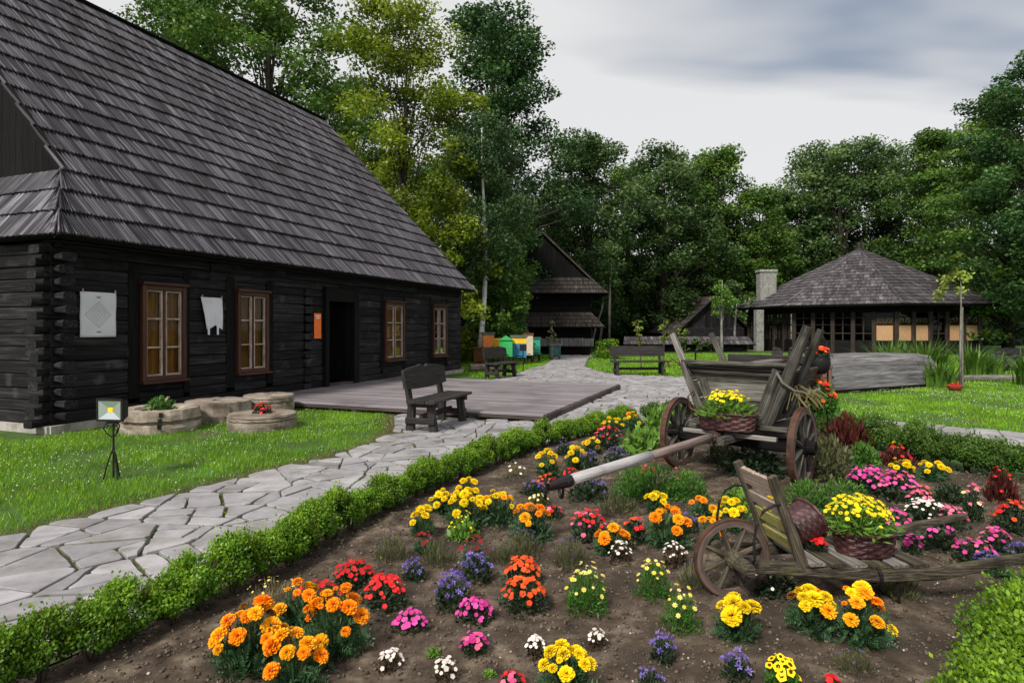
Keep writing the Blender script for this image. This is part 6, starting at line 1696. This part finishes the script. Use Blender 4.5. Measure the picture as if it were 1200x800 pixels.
def frond_mesh(seed, nf, mat):
    """lacy pinnate leaves: each frond is a row of narrow leaflets; unit radius and height"""
    r = rs(seed); P, D, N, L_, R_ = [], [], [], [], []
    for f in range(nf):
        d = rdir(r, 1)[0]; d[2] = abs(d[2]) * .9 + .05; d /= np.linalg.norm(d); b = d * r.uniform(.15, .62) * np.array((1, 1, .9)); ln = r.uniform(.30, .46); tone = r.normal(.42, .18)
        ax = d * .8 + rdir(r, 1)[0] * .55 + np.array((0, 0, .1)); ax /= np.linalg.norm(ax); nn_ = np.cross(ax, rdir(r, 1)[0]); nn_ /= np.linalg.norm(nn_); nn_ = nn_ * .6 + np.array((0, 0, .8)); sd_ = np.cross(nn_, ax); sd_ /= np.linalg.norm(sd_)
        for j in range(6):
            t = (j + .6) / 6; c = b + ax * ln * t - np.array((0, 0, .10 * t * t))
            for s_ in (-1, 1):
                P.append(c + sd_ * s_ * .05 * (1.15 - t)); D.append(sd_ * s_ * .9 + ax * .75); N.append(nn_ + rdir(r, 1)[0] * .3); L_.append(.125 * (1.25 - .55 * t)); R_.append(tone + .25 * (c[2] - .5) + r.normal(0, .08))  # leaflet tone rises with height
        P.append(b + ax * ln); D.append(ax); N.append(nn_); L_.append(.10); R_.append(tone)
    L_ = np.array(L_); V, F = kites(np.array(P), np.array(D), np.array(N), L_, L_ * .34); V[:, 2] = np.maximum(V[:, 2], 0)
    return mesh_np('foliage', V, F, mat, rnd=np.clip(np.array(R_), 0, 1).repeat(4))
FCACHE = {}
def foliage(kind, seed):
    v = seed % 3; key = (kind, v)
    if key in FCACHE: return FCACHE[key]
    if kind == 'mari':
        FCACHE[key] = frond_mesh(500 + v, 260, M['mari_leaf']); return FCACHE[key]
    P = {'mari': (1500, .17, .34, 'mari_leaf', 'dome'), 'dark': (520, .22, .6, 'dark_leaf', 'dome'), 'fern': (1500, .16, .30, 'fern_leaf', 'dome'), 'bronze': (300, .26, .65, 'bronze_leaf', 'dome'),
         'lav': (420, .42, .10, 'olive_leaf', 'spiky'), 'light': (220, .42, .55, 'light_leaf', 'dome'), 'green': (500, .26, .5, 'fern_leaf', 'dome'), 'maroon': (330, .40, .32, 'maroon', 'spiky'), 'olive': (700, .24, .35, 'olive_leaf', 'dome'), 'spill': (650, .30, .22, 'light_leaf', 'dome'),
         'dry': (260, .34, .12, 'drygrass', 'spiky')}[kind]
    FCACHE[key] = fol_mesh(100 + v * 7 + len(kind), 1.0, 1.0, P[0], P[1], P[2], M[P[3]], P[4]); return FCACHE[key]
SEEDS = [200]
def blooms(o, kind, mats, n, br, rx, h, r, lift=1.0, spread=1.0, objs=None):
    """put n blooms over a dome of radius rx, height h (metres)"""
    ga = 2.39996; a = np.arange(n) * ga + r.uniform(0, 6); q = np.sqrt((np.arange(n) + .5) / n) * spread
    a = a + r.normal(0, .25, n); q = np.clip(q + r.normal(0, .06, n), 0, 1.08)
    x, y = np.cos(a) * q * rx, np.sin(a) * q * rx; z = h * lift * np.sqrt(np.clip(1.12 - (q * .92) ** 2, .05, 1)) * r.uniform(.86, 1.08, n)
    N = np.stack([np.cos(a) * q * .8, np.sin(a) * q * .8, np.full(n, 1.0)], 1) + r.normal(0, .18, (n, 3)); N[:, 1] -= .25
    s = br * r.uniform(.62, 1.18, n)
    if objs: z = z * .88 + br * .1; x = x * .92; y = y * .92; N[:, 2] += .35
    if objs:
        for i in range(n):
            k = mats[int(r.randint(len(mats)))] if r.rand() > .06 else 'p_faded'
            rot = Vector(N[i]).to_track_quat('Z', 'Y').to_euler(); rot.rotate_axis('Z', r.uniform(0, 6))
            sm = s[i] * (.55 if r.rand() < .14 else 1.0)
            link('bloom', POM[k], o, (x[i], y[i], z[i]), rot, (sm, sm, sm * .92))
        m = MB()
        for i in range(n): m.tube([(x[i] * .25, y[i] * .25, 0), (x[i] * .75, y[i] * .75, z[i] * .6), (x[i], y[i], z[i])], [.004, .0035, .003], 4, caps=False)
        m.build('stems', M['stem'], o, kind='stuff')
    else:
        T = {'pansy': T5, 'five': T5, 'daisy': TD, 'fuzz': TF}[kind]; per = np.array_split(r.permutation(n), len(mats))
        for k, idx in zip(mats, per):
            if len(idx) == 0: continue
            V, F, rv = merge(T, np.stack([x, y, z], 1)[idx], N[idx], s[idx], r)
            link('blossoms', mesh_np('blossoms', V, F, M[k], rnd=rv), o, kind='stuff')
        if kind == 'pansy':
            V, F, rv = merge((T5[0] * .45, T5[1]), np.stack([x, y, z + .003], 1), N, s, r); link('flower_centres', mesh_np('flower_centres', V, F, M['p_brown'], rnd=rv), o, kind='stuff')
        if kind == 'daisy':
            V, F, rv = merge((T5[0] * .42, T5[1]), np.stack([x, y, z + .002], 1), N, s, r); link('flower_centres', mesh_np('flower_centres', V, F, M['p_yellow'], rnd=rv), o, kind='stuff')
def plant(name, label, px, py, wpx, hpx, fol, bkind=None, mats=(), n=0, br=.02, cat='flowers', group=None, lift=1.0, spread=1.0, ffrac=1.0):
    SEEDS[0] += 1; sd_ = SEEDS[0]; r = rs(sd_)
    x, y, _ = G(px, py - min(8, wpx * .10)); zg = float(soil_z(np.array([x]), np.array([y]))[0]) if in_poly(np.array([x]), np.array([y]), BED)[0] else -.01
    x, y, _ = G(px, py - min(8, wpx * .10), zg)
    rx = wpx * .88 / 2 * y / FPX; h = hpx * y / FPX * .92
    o = thing(name, label, cat, (x, y, zg - .005), 0, group)
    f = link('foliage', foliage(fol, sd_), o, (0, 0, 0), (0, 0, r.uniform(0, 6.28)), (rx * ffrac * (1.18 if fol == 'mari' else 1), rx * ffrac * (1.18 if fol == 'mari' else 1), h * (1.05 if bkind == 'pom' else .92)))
    if n: blooms(o, bkind, list(mats), n, br, rx * .92, h, r, lift, spread, objs=(bkind == 'pom'))
    return o
OR, AM, YE = 'p_orange', 'p_amber', 'p_yellow'
MG = 'marigolds in the flower bed'
def mari(label, px, py, w, h, mats, n, br, **k): return plant('marigold', label, px, py, w, h, 'mari', 'pom', mats, int(n * 1.2 + .5), br * .86, 'marigold', MG, **k)
# nearest, lower left
mari('large orange marigold plant nearest the hedge in the lower left', 293, 792, 106, 88, (OR, AM, AM), 13, .047)
mari('large orange marigold plant right of the lower left clump, before the red flowers', 392, 768, 96, 82, (OR, OR, AM), 15, .044)
mari('orange marigold plant lowest in the lower left clump', 345, 812, 84, 76, (AM, OR), 9, .050)
mari('orange marigold plant behind the lower left clump', 352, 738, 74, 56, (OR, AM), 7, .040)
mari('bright yellow marigold cut by the bottom picture edge', 666, 818, 84, 62, (YE,), 12, .046)
mari('yellow marigold with three big heads before the barrow wheel', 864, 752, 64, 56, (YE,), 5, .056)
mari('yellow marigold just below the wheelbarrow shaft', 952, 745, 72, 58, (YE, YE, AM), 9, .050)
mari('orange and yellow marigold right of the yellow one below the barrow', 1010, 758, 76, 72, (AM, OR, YE), 10, .047)
# upper left drift
mari('small yellow marigold at the left end of the yellow drift', 495, 632, 36, 42, (YE,), 6, .042)
mari('yellow marigold plant at the heart of the yellow drift', 546, 624, 66, 50, (YE,), 15, .042)
mari('yellow marigold plant right of the heart of the yellow drift', 584, 618, 58, 44, (YE, YE, AM), 12, .042)
mari('yellow marigold plant at the top of the yellow drift', 548, 592, 34, 34, (YE,), 8, .038)
mari('yellow marigold plant behind the drift, left', 520, 604, 46, 30, (YE,), 9, .040)
mari('orange marigold at the right end of the yellow drift', 622, 638, 62, 52, (AM, OR), 9, .045)
# below and left of the pole
mari('yellow marigold left of the cart pole end, higher up the bed', 642, 562, 40, 36, (YE,), 10, .040)
mari('yellow marigold just behind the cart pole', 676, 552, 36, 30, (YE,), 8, .038)
mari('orange marigold left of the middle of the bed, below the pole', 716, 655, 52, 42, (AM, OR), 7, .046)
mari('orange marigold plant in the middle of the bed', 782, 648, 66, 60, (OR, AM), 12, .046)
mari('yellow marigold tips above the middle orange marigold', 770, 604, 34, 30, (YE,), 5, .045)
mari('orange marigold pair between the pole and the barrow', 822, 606, 36, 22, (OR, AM), 4, .048)
mari('orange marigold left of the barrow wheel', 834, 640, 36, 40, (OR, AM), 6, .046)
mari('yellow marigold seen behind the barrow wheel', 858, 622, 50, 36, (YE,), 9, .042)
mari('yellow marigold behind the headboard slats', 905, 616, 62, 30, (YE,), 10, .042)
mari('yellow marigold near the hedge, lower of two', 694, 536, 30, 26, (YE,), 8, .036)
mari('yellow marigold near the hedge beside the red flowers', 717, 512, 34, 24, (YE,), 9, .036)
mari('yellow and orange-red marigold farthest along the left hedge', 744, 508, 34, 26, (YE, YE, OR), 9, .036)
mari('yellow marigold behind the magenta drift, left group', 1058, 566, 40, 30, (YE,), 8, .042)
mari('yellow marigold behind the magenta drift, right group', 1092, 564, 44, 24, (YE,), 8, .042)
mari('yellow marigold nearest the right hedge', 1058, 540, 36, 26, (YE,), 6, .038)
# red and orange-red
def five(name, label, px, py, w, h, mats, n, br, fol='dark', **k): return plant(name, label, px, py, w, h, fol, 'five', mats, n, br, **k)
five('verbena', 'red flower patch just behind the big orange marigolds', 372, 718, 72, 30, ('p_red',), 46, .017)
five('verbena', 'red mounded flowers left of the two, near the hedge', 414, 692, 58, 32, ('p_red',), 46, .017)
five('verbena', 'red mounded flowers nearer the middle of the bed', 451, 714, 60, 36, ('p_red',), 52, .017)
five('impatiens', 'orange-red flowers in the middle, upper plant', 612, 690, 52, 34, ('p_scarlet',), 46, .018)
five('impatiens', 'orange-red flowers in the middle, lower plant', 614, 718, 62, 38, ('p_scarlet',), 48, .018)
five('verbena', 'red flowers left of the middle orange marigolds', 690, 636, 52, 36, ('p_red', 'p_pink'), 44, .018)
five('verbena', 'orange-red flowers between two orange marigolds', 744, 638, 34, 32, ('p_scarlet', 'p_red'), 20, .018)
five('salvia', 'red flowers under the yellow marigold by the pole end', 640, 578, 36, 20, ('p_red', 'p_scarlet'), 26, .018)
five('salvia', 'red flowers behind the cart pole', 668, 566, 26, 18, ('p_red',), 18, .018)
five('verbena', 'pinkish red flowers near the left hedge', 712, 530, 44, 28, ('p_red', 'p_pink'), 40, .020)
five('salvia', 'orange-red flowers near the gap in the hedge', 736, 500, 30, 20, ('p_scarlet', 'p_red'), 24, .019)
five('salvia', 'tiny red flowers under the cart pole, by its middle', 756, 562, 14, 14, ('p_red',), 10, .016)
five('verbena', 'red flowers at the right end of the yellow drift', 648, 608, 26, 16, ('p_pink', 'p_red'), 12, .019)
five('zinnia', 'tiny red flowers at the bottom edge, left of the yellow marigold', 600, 806, 34, 16, ('p_red', 'p_pink'), 12, .016)
five('zinnia', 'tiny red flowers at the bottom edge, right of the pansies', 975, 806, 22, 14, ('p_red',), 7, .016)
five('impatiens', 'orange-red flowers at the right picture edge', 1188, 628, 52, 40, ('p_scarlet', 'p_red'), 34, .022)
plant('coleus', 'dark red leafy coleus below the right hedge', 1174, 592, 40, 42, 'maroon', 'five', ('p_red',), 18, .016, cat='plant')
# pink and magenta
five('petunia', 'magenta flowers left, nearest the hedge side', 481, 744, 46, 26, ('p_magenta',), 26, .018)
five('petunia', 'magenta flowers in the middle of the lower bed', 557, 732, 52, 28, ('p_magenta',), 44, .017)
five('petunia', 'pale pink flowers below the magenta ones', 556, 766, 38, 24, ('p_magenta', 'p_pink'), 24, .016)
five('phlox', 'wide drift of magenta flowers behind the barrow basket, left half', 1018, 584, 58, 34, ('p_magenta',), 70, .020)
five('phlox', 'wide drift of magenta flowers behind the barrow basket, right half', 1052, 592, 58, 36, ('p_magenta', 'p_pink'), 70, .020)
five('petunia', 'pink flowers right of the magenta drift', 1078, 606, 34, 34, ('p_pink',), 26, .020)
five('petunia', 'bright pink flowers right behind the barrow basket', 1050, 634, 38, 36, ('p_pink', 'p_magenta'), 30, .020)
five('petunia', 'pink flowers beside the white ones on the right', 1116, 622, 40, 28, ('p_pink',), 26, .020)
five('petunia', 'magenta flowers spreading on the soil below the white ones', 1098, 646, 56, 30, ('p_magenta',), 30, .020)
five('petunia', 'magenta flowers trailing toward the barrow handle', 1142, 664, 52, 30, ('p_magenta', 'p_pink'), 24, .020)
five('petunia', 'magenta flowers just above the barrow basket handle side', 1068, 652, 28, 24, ('p_magenta',), 12, .020)
five('dianthus', 'pink flowers with a yellow stalk near the right hedge', 1140, 612, 26, 44, ('p_pink', 'p_cream'), 18, .020)
five('petunia', 'magenta flowers below the orange-red ones at the right edge', 1168, 648, 38, 28, ('p_magenta', 'p_pink'), 22, .020)
five('dianthus', 'small orange-pink flowers near the right hedge', 1082, 596, 26, 28, ('p_pink', 'p_scarlet'), 14, .018)
# white
def beg(label, px, py, w=30, h=26, n=26): return plant('begonia', label, px, py, w, h, 'bronze', 'five', ('p_white',), n, .012, group='small white begonias')
beg('small white begonia below the big orange marigolds', 458, 790, 36, 28)
beg('small white begonia at the bottom edge', 521, 800, 36, 28)
beg('small white begonia left of the bare soil patch', 628, 770, 30, 24)
beg('small white begonia alone on the bare soil', 700, 760, 26, 22, 20)
beg('white begonia below the middle orange marigolds', 727, 662, 32, 28)
beg('white begonia right of the daisy bush in the middle', 791, 666, 36, 30, 30)
plant('alyssum', 'white flowers among the pink ones on the right', 1086, 620, 52, 34, 'dark', 'five', ('p_white',), 46, .018)
plant('alyssum', 'white flowers behind the right cart wheel', 1003, 512, 50, 20, 'dark', 'five', ('p_white',), 40, .020)
plant('alyssum', 'tiny white flowers right of the pink ones', 1142, 600, 22, 12, 'dark', 'five', ('p_white',), 10, .018)
plant('alyssum', 'pale dried blossoms left of the pole iron', 604, 562, 30, 18, 'dry', 'five', ('p_white',), 9, .018)
plant('alyssum', 'pale yellow-green flowers just below the pole iron', 632, 592, 28, 12, 'olive', 'five', ('p_cream',), 14, .016)
# pale yellow daisies in ferny bushes
def dai(label, px, py, w, h, n): return plant('daisy_bush', label, px, py, w, h, 'fern', 'daisy', ('p_cream',), n, .014, group='ferny pale daisies', spread=1.0)
dai('ferny green bush with pale yellow daisies right of the orange-red flowers', 688, 720, 62, 56, 34)
dai('ferny bush with cream daisies left of the barrow, upper', 766, 706, 48, 50, 20)
dai('ferny bush with cream daisies left of the barrow, lower', 798, 740, 50, 50, 18)
plant('daisy_bush', 'yellow-green bloom above the dark red flowers in the drift', 542, 636, 40, 34, 'light', 'daisy', ('p_yellow',), 16, .014)
# purple
def age(label, px, py, w, h, n, m='p_purple'): return plant('ageratum', label, px, py, w, h, 'dark', 'fuzz', (m,), n, .018, group='purple ageratum')
age('small purple ageratum near the red mounds', 485, 684, 34, 28, 16)
age('lush purple ageratum in the middle of the lower bed', 531, 714, 52, 40, 40)
age('purple ageratum above the lush one', 558, 684, 44, 34, 30)
age('small purple ageratum on bare soil below the daisies', 777, 776, 34, 32, 14)
age('purple ageratum at the bottom below the yellow marigold', 863, 800, 44, 34, 14)
age('purple ageratum cut by the bottom edge', 762, 808, 40, 22, 8)
age('purple ageratum drift under the cart pole', 690, 590, 52, 32, 40)
age('purple ageratum below the pole iron', 626, 582, 34, 18, 14)
age('purple ageratum near the left hedge, under the pinkish red flowers', 692, 552, 30, 22, 22)
age('purple ageratum near the left hedge, right of its neighbour', 722, 548, 34, 22, 24)
age('faint purple ageratum close to the hedge by the yellow marigold', 662, 536, 26, 18, 10)
age('purple ageratum right of the barrow handles', 1158, 676, 36, 28, 16)
age('purple ageratum at the right picture edge', 1194, 662, 32, 26, 14)
age('pale purple ageratum left of the barrow wheel', 806, 626, 34, 24, 10)
# dull lavender tufts
def lav(label, px, py, w, h, n): return plant('lavender', label, px, py, w, h, 'lav', 'fuzz', ('p_violet',), n, .010, group='dull lavender tufts', spread=.95)
lav('dull lavender tuft nearest the hedge', 458, 660, 48, 34, 14)
lav('dull lavender tuft below the yellow drift', 512, 664, 50, 32, 8)
lav('purple-tipped lavender under the orange end of the drift', 612, 656, 52, 36, 26)
lav('purple-tipped lavender in the middle of the bed', 668, 668, 54, 36, 30)
lav('withered lavender tuft below the cart pole', 726, 606, 60, 24, 4)
lav('withered lavender tuft left of the middle', 590, 664, 44, 24, 5)
lav('withered tuft left of the barrow wheel', 812, 690, 44, 30, 8)
lav('withered lavender tuft under the barrow handles', 1050, 704, 60, 30, 5)
lav('withered lavender tuft below the barrow leg', 1000, 790, 50, 26, 6)
# dark red, pansies
plant('dianthus', 'dark red flowers below the small yellow marigold', 497, 648, 36, 24, 'mari', 'five', ('p_dark',), 16, .018)
plant('dianthus', 'dark red flowers on blue-green leaves below the drift', 556, 664, 40, 36, 'mari', 'five', ('p_dark',), 16, .020)
plant('dianthus', 'dark red flowers beside the yellow marigold near the right hedge', 1052, 552, 44, 28, 'maroon', 'five', ('p_dark', 'p_red'), 20, .022)
plant('pansies', 'yellow pansies with dark centres at the bottom edge', 916, 806, 42, 38, 'green', 'pansy', ('p_yellow',), 20, .022)
plant('seedling', 'low green weed on the soil near the begonia', 508, 768, 22, 10, 'light', cat='weed')
plant('seedling', 'tiny pale weed on bare soil, bottom middle', 573, 792, 18, 9, 'light', cat='weed')
plant('seedling', 'dried daisy tangle beside the hedge in the lower left', 318, 716, 74, 34, 'dry', 'daisy', ('p_cream',), 22, .009, cat='weed')
# green bushes around the cart
def grn(name, label, px, py, w, h, fol): return plant(name, label, px, py, w, h, fol, cat='plant')
grn('cosmos_foliage', 'ferny green foliage under the cart pole, left', 742, 590, 56, 48, 'fern')
plant('cosmos_foliage', 'ferny green foliage with orange dots before the left wheel', 772, 590, 66, 50, 'fern', 'five', ('p_scarlet',), 10, .016, cat='plant')
grn('cosmos_foliage', 'ferny green foliage right of the left wheel', 806, 588, 52, 40, 'fern')
grn('leafy_plant', 'light green leafy plant left of the left cart wheel', 752, 540, 60, 42, 'light')
grn('leafy_plant', 'light green leaves beside the hedge gap', 772, 512, 44, 40, 'light')
grn('leafy_plant', 'light green leaves behind the barrow hoop', 866, 602, 50, 36, 'light')
grn('cosmos_foliage', 'ferny green mound behind the barrow headboard', 945, 602, 60, 42, 'fern')
grn('cosmos_foliage', 'ferny green mound left of the magenta drift', 990, 606, 76, 46, 'fern')
grn('leafy_plant', 'olive loose plant right of the right cart wheel', 972, 566, 64, 62, 'olive')
grn('amaranth', 'dark maroon upright plant behind the right wheel', 992, 530, 56, 46, 'maroon')
grn('leafy_plant', 'green foliage right of the maroon plant', 1012, 552, 40, 36, 'green')
grn('leafy_plant', 'dark foliage between the magenta drift and the basket flowers', 1040, 616, 40, 24, 'dark')
grn('leafy_plant', 'dark green low plant before the right hedge', 1112, 592, 40, 30, 'dark')
grn('leafy_plant', 'dark green plant below the orange-red ones on the right', 1172, 682, 40, 26, 'mari')
plant('leafy_plant', 'low dark plant with white dots under the barrow', 905, 700, 70, 30, 'dark', 'five', ('p_white',), 10, .010, cat='plant')
grn('leafy_plant', 'dull green plant in the shade under the cart', 880, 560, 90, 34, 'dark')
grn('leafy_plant', 'dull plant in the shade by the cart axle', 846, 545, 50, 26, 'olive')
grn('leafy_plant', 'green plant by the hedge behind the left wheel', 790, 500, 36, 30, 'green')
# baskets and pots: the plants growing in them
def potted(name, label, loc, rx, ry, h, fol, bk, mats, n, br, cat='flowers', rz=0.0, spread=1.0, spill=0.0):
    SEEDS[0] += 1; r = rs(SEEDS[0]); o = thing(name, label, cat, loc, rz)
    link('foliage', foliage(fol, SEEDS[0]), o, (0, 0, 0), (0, 0, 0), (rx, ry, h))
    if spill: link('trailing_leaves', foliage('spill', SEEDS[0] + 1), o, (0, 0, -.01), (0, 0, 1), (rx * 1.08, ry * 1.12, h * .7))
    blooms(o, bk, list(mats), n, br, rx * .85, h * .98, r, spread=spread)
    return o
b = cart_pt(.02, -.30, .66); potted('basket_flowers', 'mass of yellow blossoms growing in the cart basket', b, .29, .17, .24, 'spill', 'five', ('p_yellow',), 95, .019, rz=CA, spread=.8, spill=1)
b = bar_pt(.78, -.04, BR + .15); potted('basket_flowers', 'big mass of yellow blossoms growing in the barrow basket', b, .215, .17, .19, 'spill', 'five', ('p_yellow',), 150, .0155, rz=WA, spread=.95, spill=1)
potted('pot_flowers', 'red flowers in the hanging black pot', (hx - .085, hy, 1.27), .12, .12, .13, 'dark', 'five', ('p_scarlet', 'p_red'), 26, .026)
potted('geranium', 'red geraniums with green leaves hanging behind the right cart wheel', (hx - .06, hy + .05, .62), .20, .20, .42, 'green', 'five', ('p_red', 'p_scarlet'), 46, .026)
potted('geranium', 'red geranium planted in the low grooved millstone', (-4.06 + .0, 10.0, .14), .17, .17, .26, 'dark', 'five', ('p_red',), 40, .026)
o = potted('leafy_plant', 'green leafy plant growing from the cracked millstone', (-5.60, 9.82, .27), .22, .22, .26, 'green', 'five', ('p_pink',), 3, .02, cat='plant')
potted('basket_lining', 'red blossoms showing under the tipped basket', bar_pt(.52, -.02, BR + .03), .06, .06, .08, 'dark', 'five', ('p_red',), 12, .018)

# low weeds and seedlings between the plants
def bed_weeds():
    r = rs(321); x, y, _ = scatter(BED, 95000, 322)
    k = (np.abs(x) < y * .9) & (y > 2.0); x, y = x[k], y[k]
    dn = fnoise(x, y, 2.2, 3, 44); want = np.clip((dn - .52) * 5, 0, 1) * np.clip((y - 2.4) / 4.5, .12, 1) * np.clip(.45 + (x - .2) * .25, .25, 1)
    k = r.uniform(0, 1, len(x)) < want; x, y = x[k], y[k]; n = len(x); z = soil_z(x, y) + r.uniform(.003, .05, n) * np.clip(y / 6, .4, 1)
    D = rdir(r, n); D[:, 2] = np.abs(D[:, 2]) * .8; l = r.uniform(.015, .05, n)
    V, F = kites(np.stack([x, y, z], 1), D, rdir(r, n) + np.array((0, 0, .8)), l, l * r.uniform(.25, .6, n))
    tag(link('bed_weeds', mesh_np('bed_weeds', V, F, M['olive_leaf'], rnd=r.uniform(0, 1, n))), 'low weeds and seedlings between the flowers of the bed', 'weeds', kind='stuff')
bed_weeds()
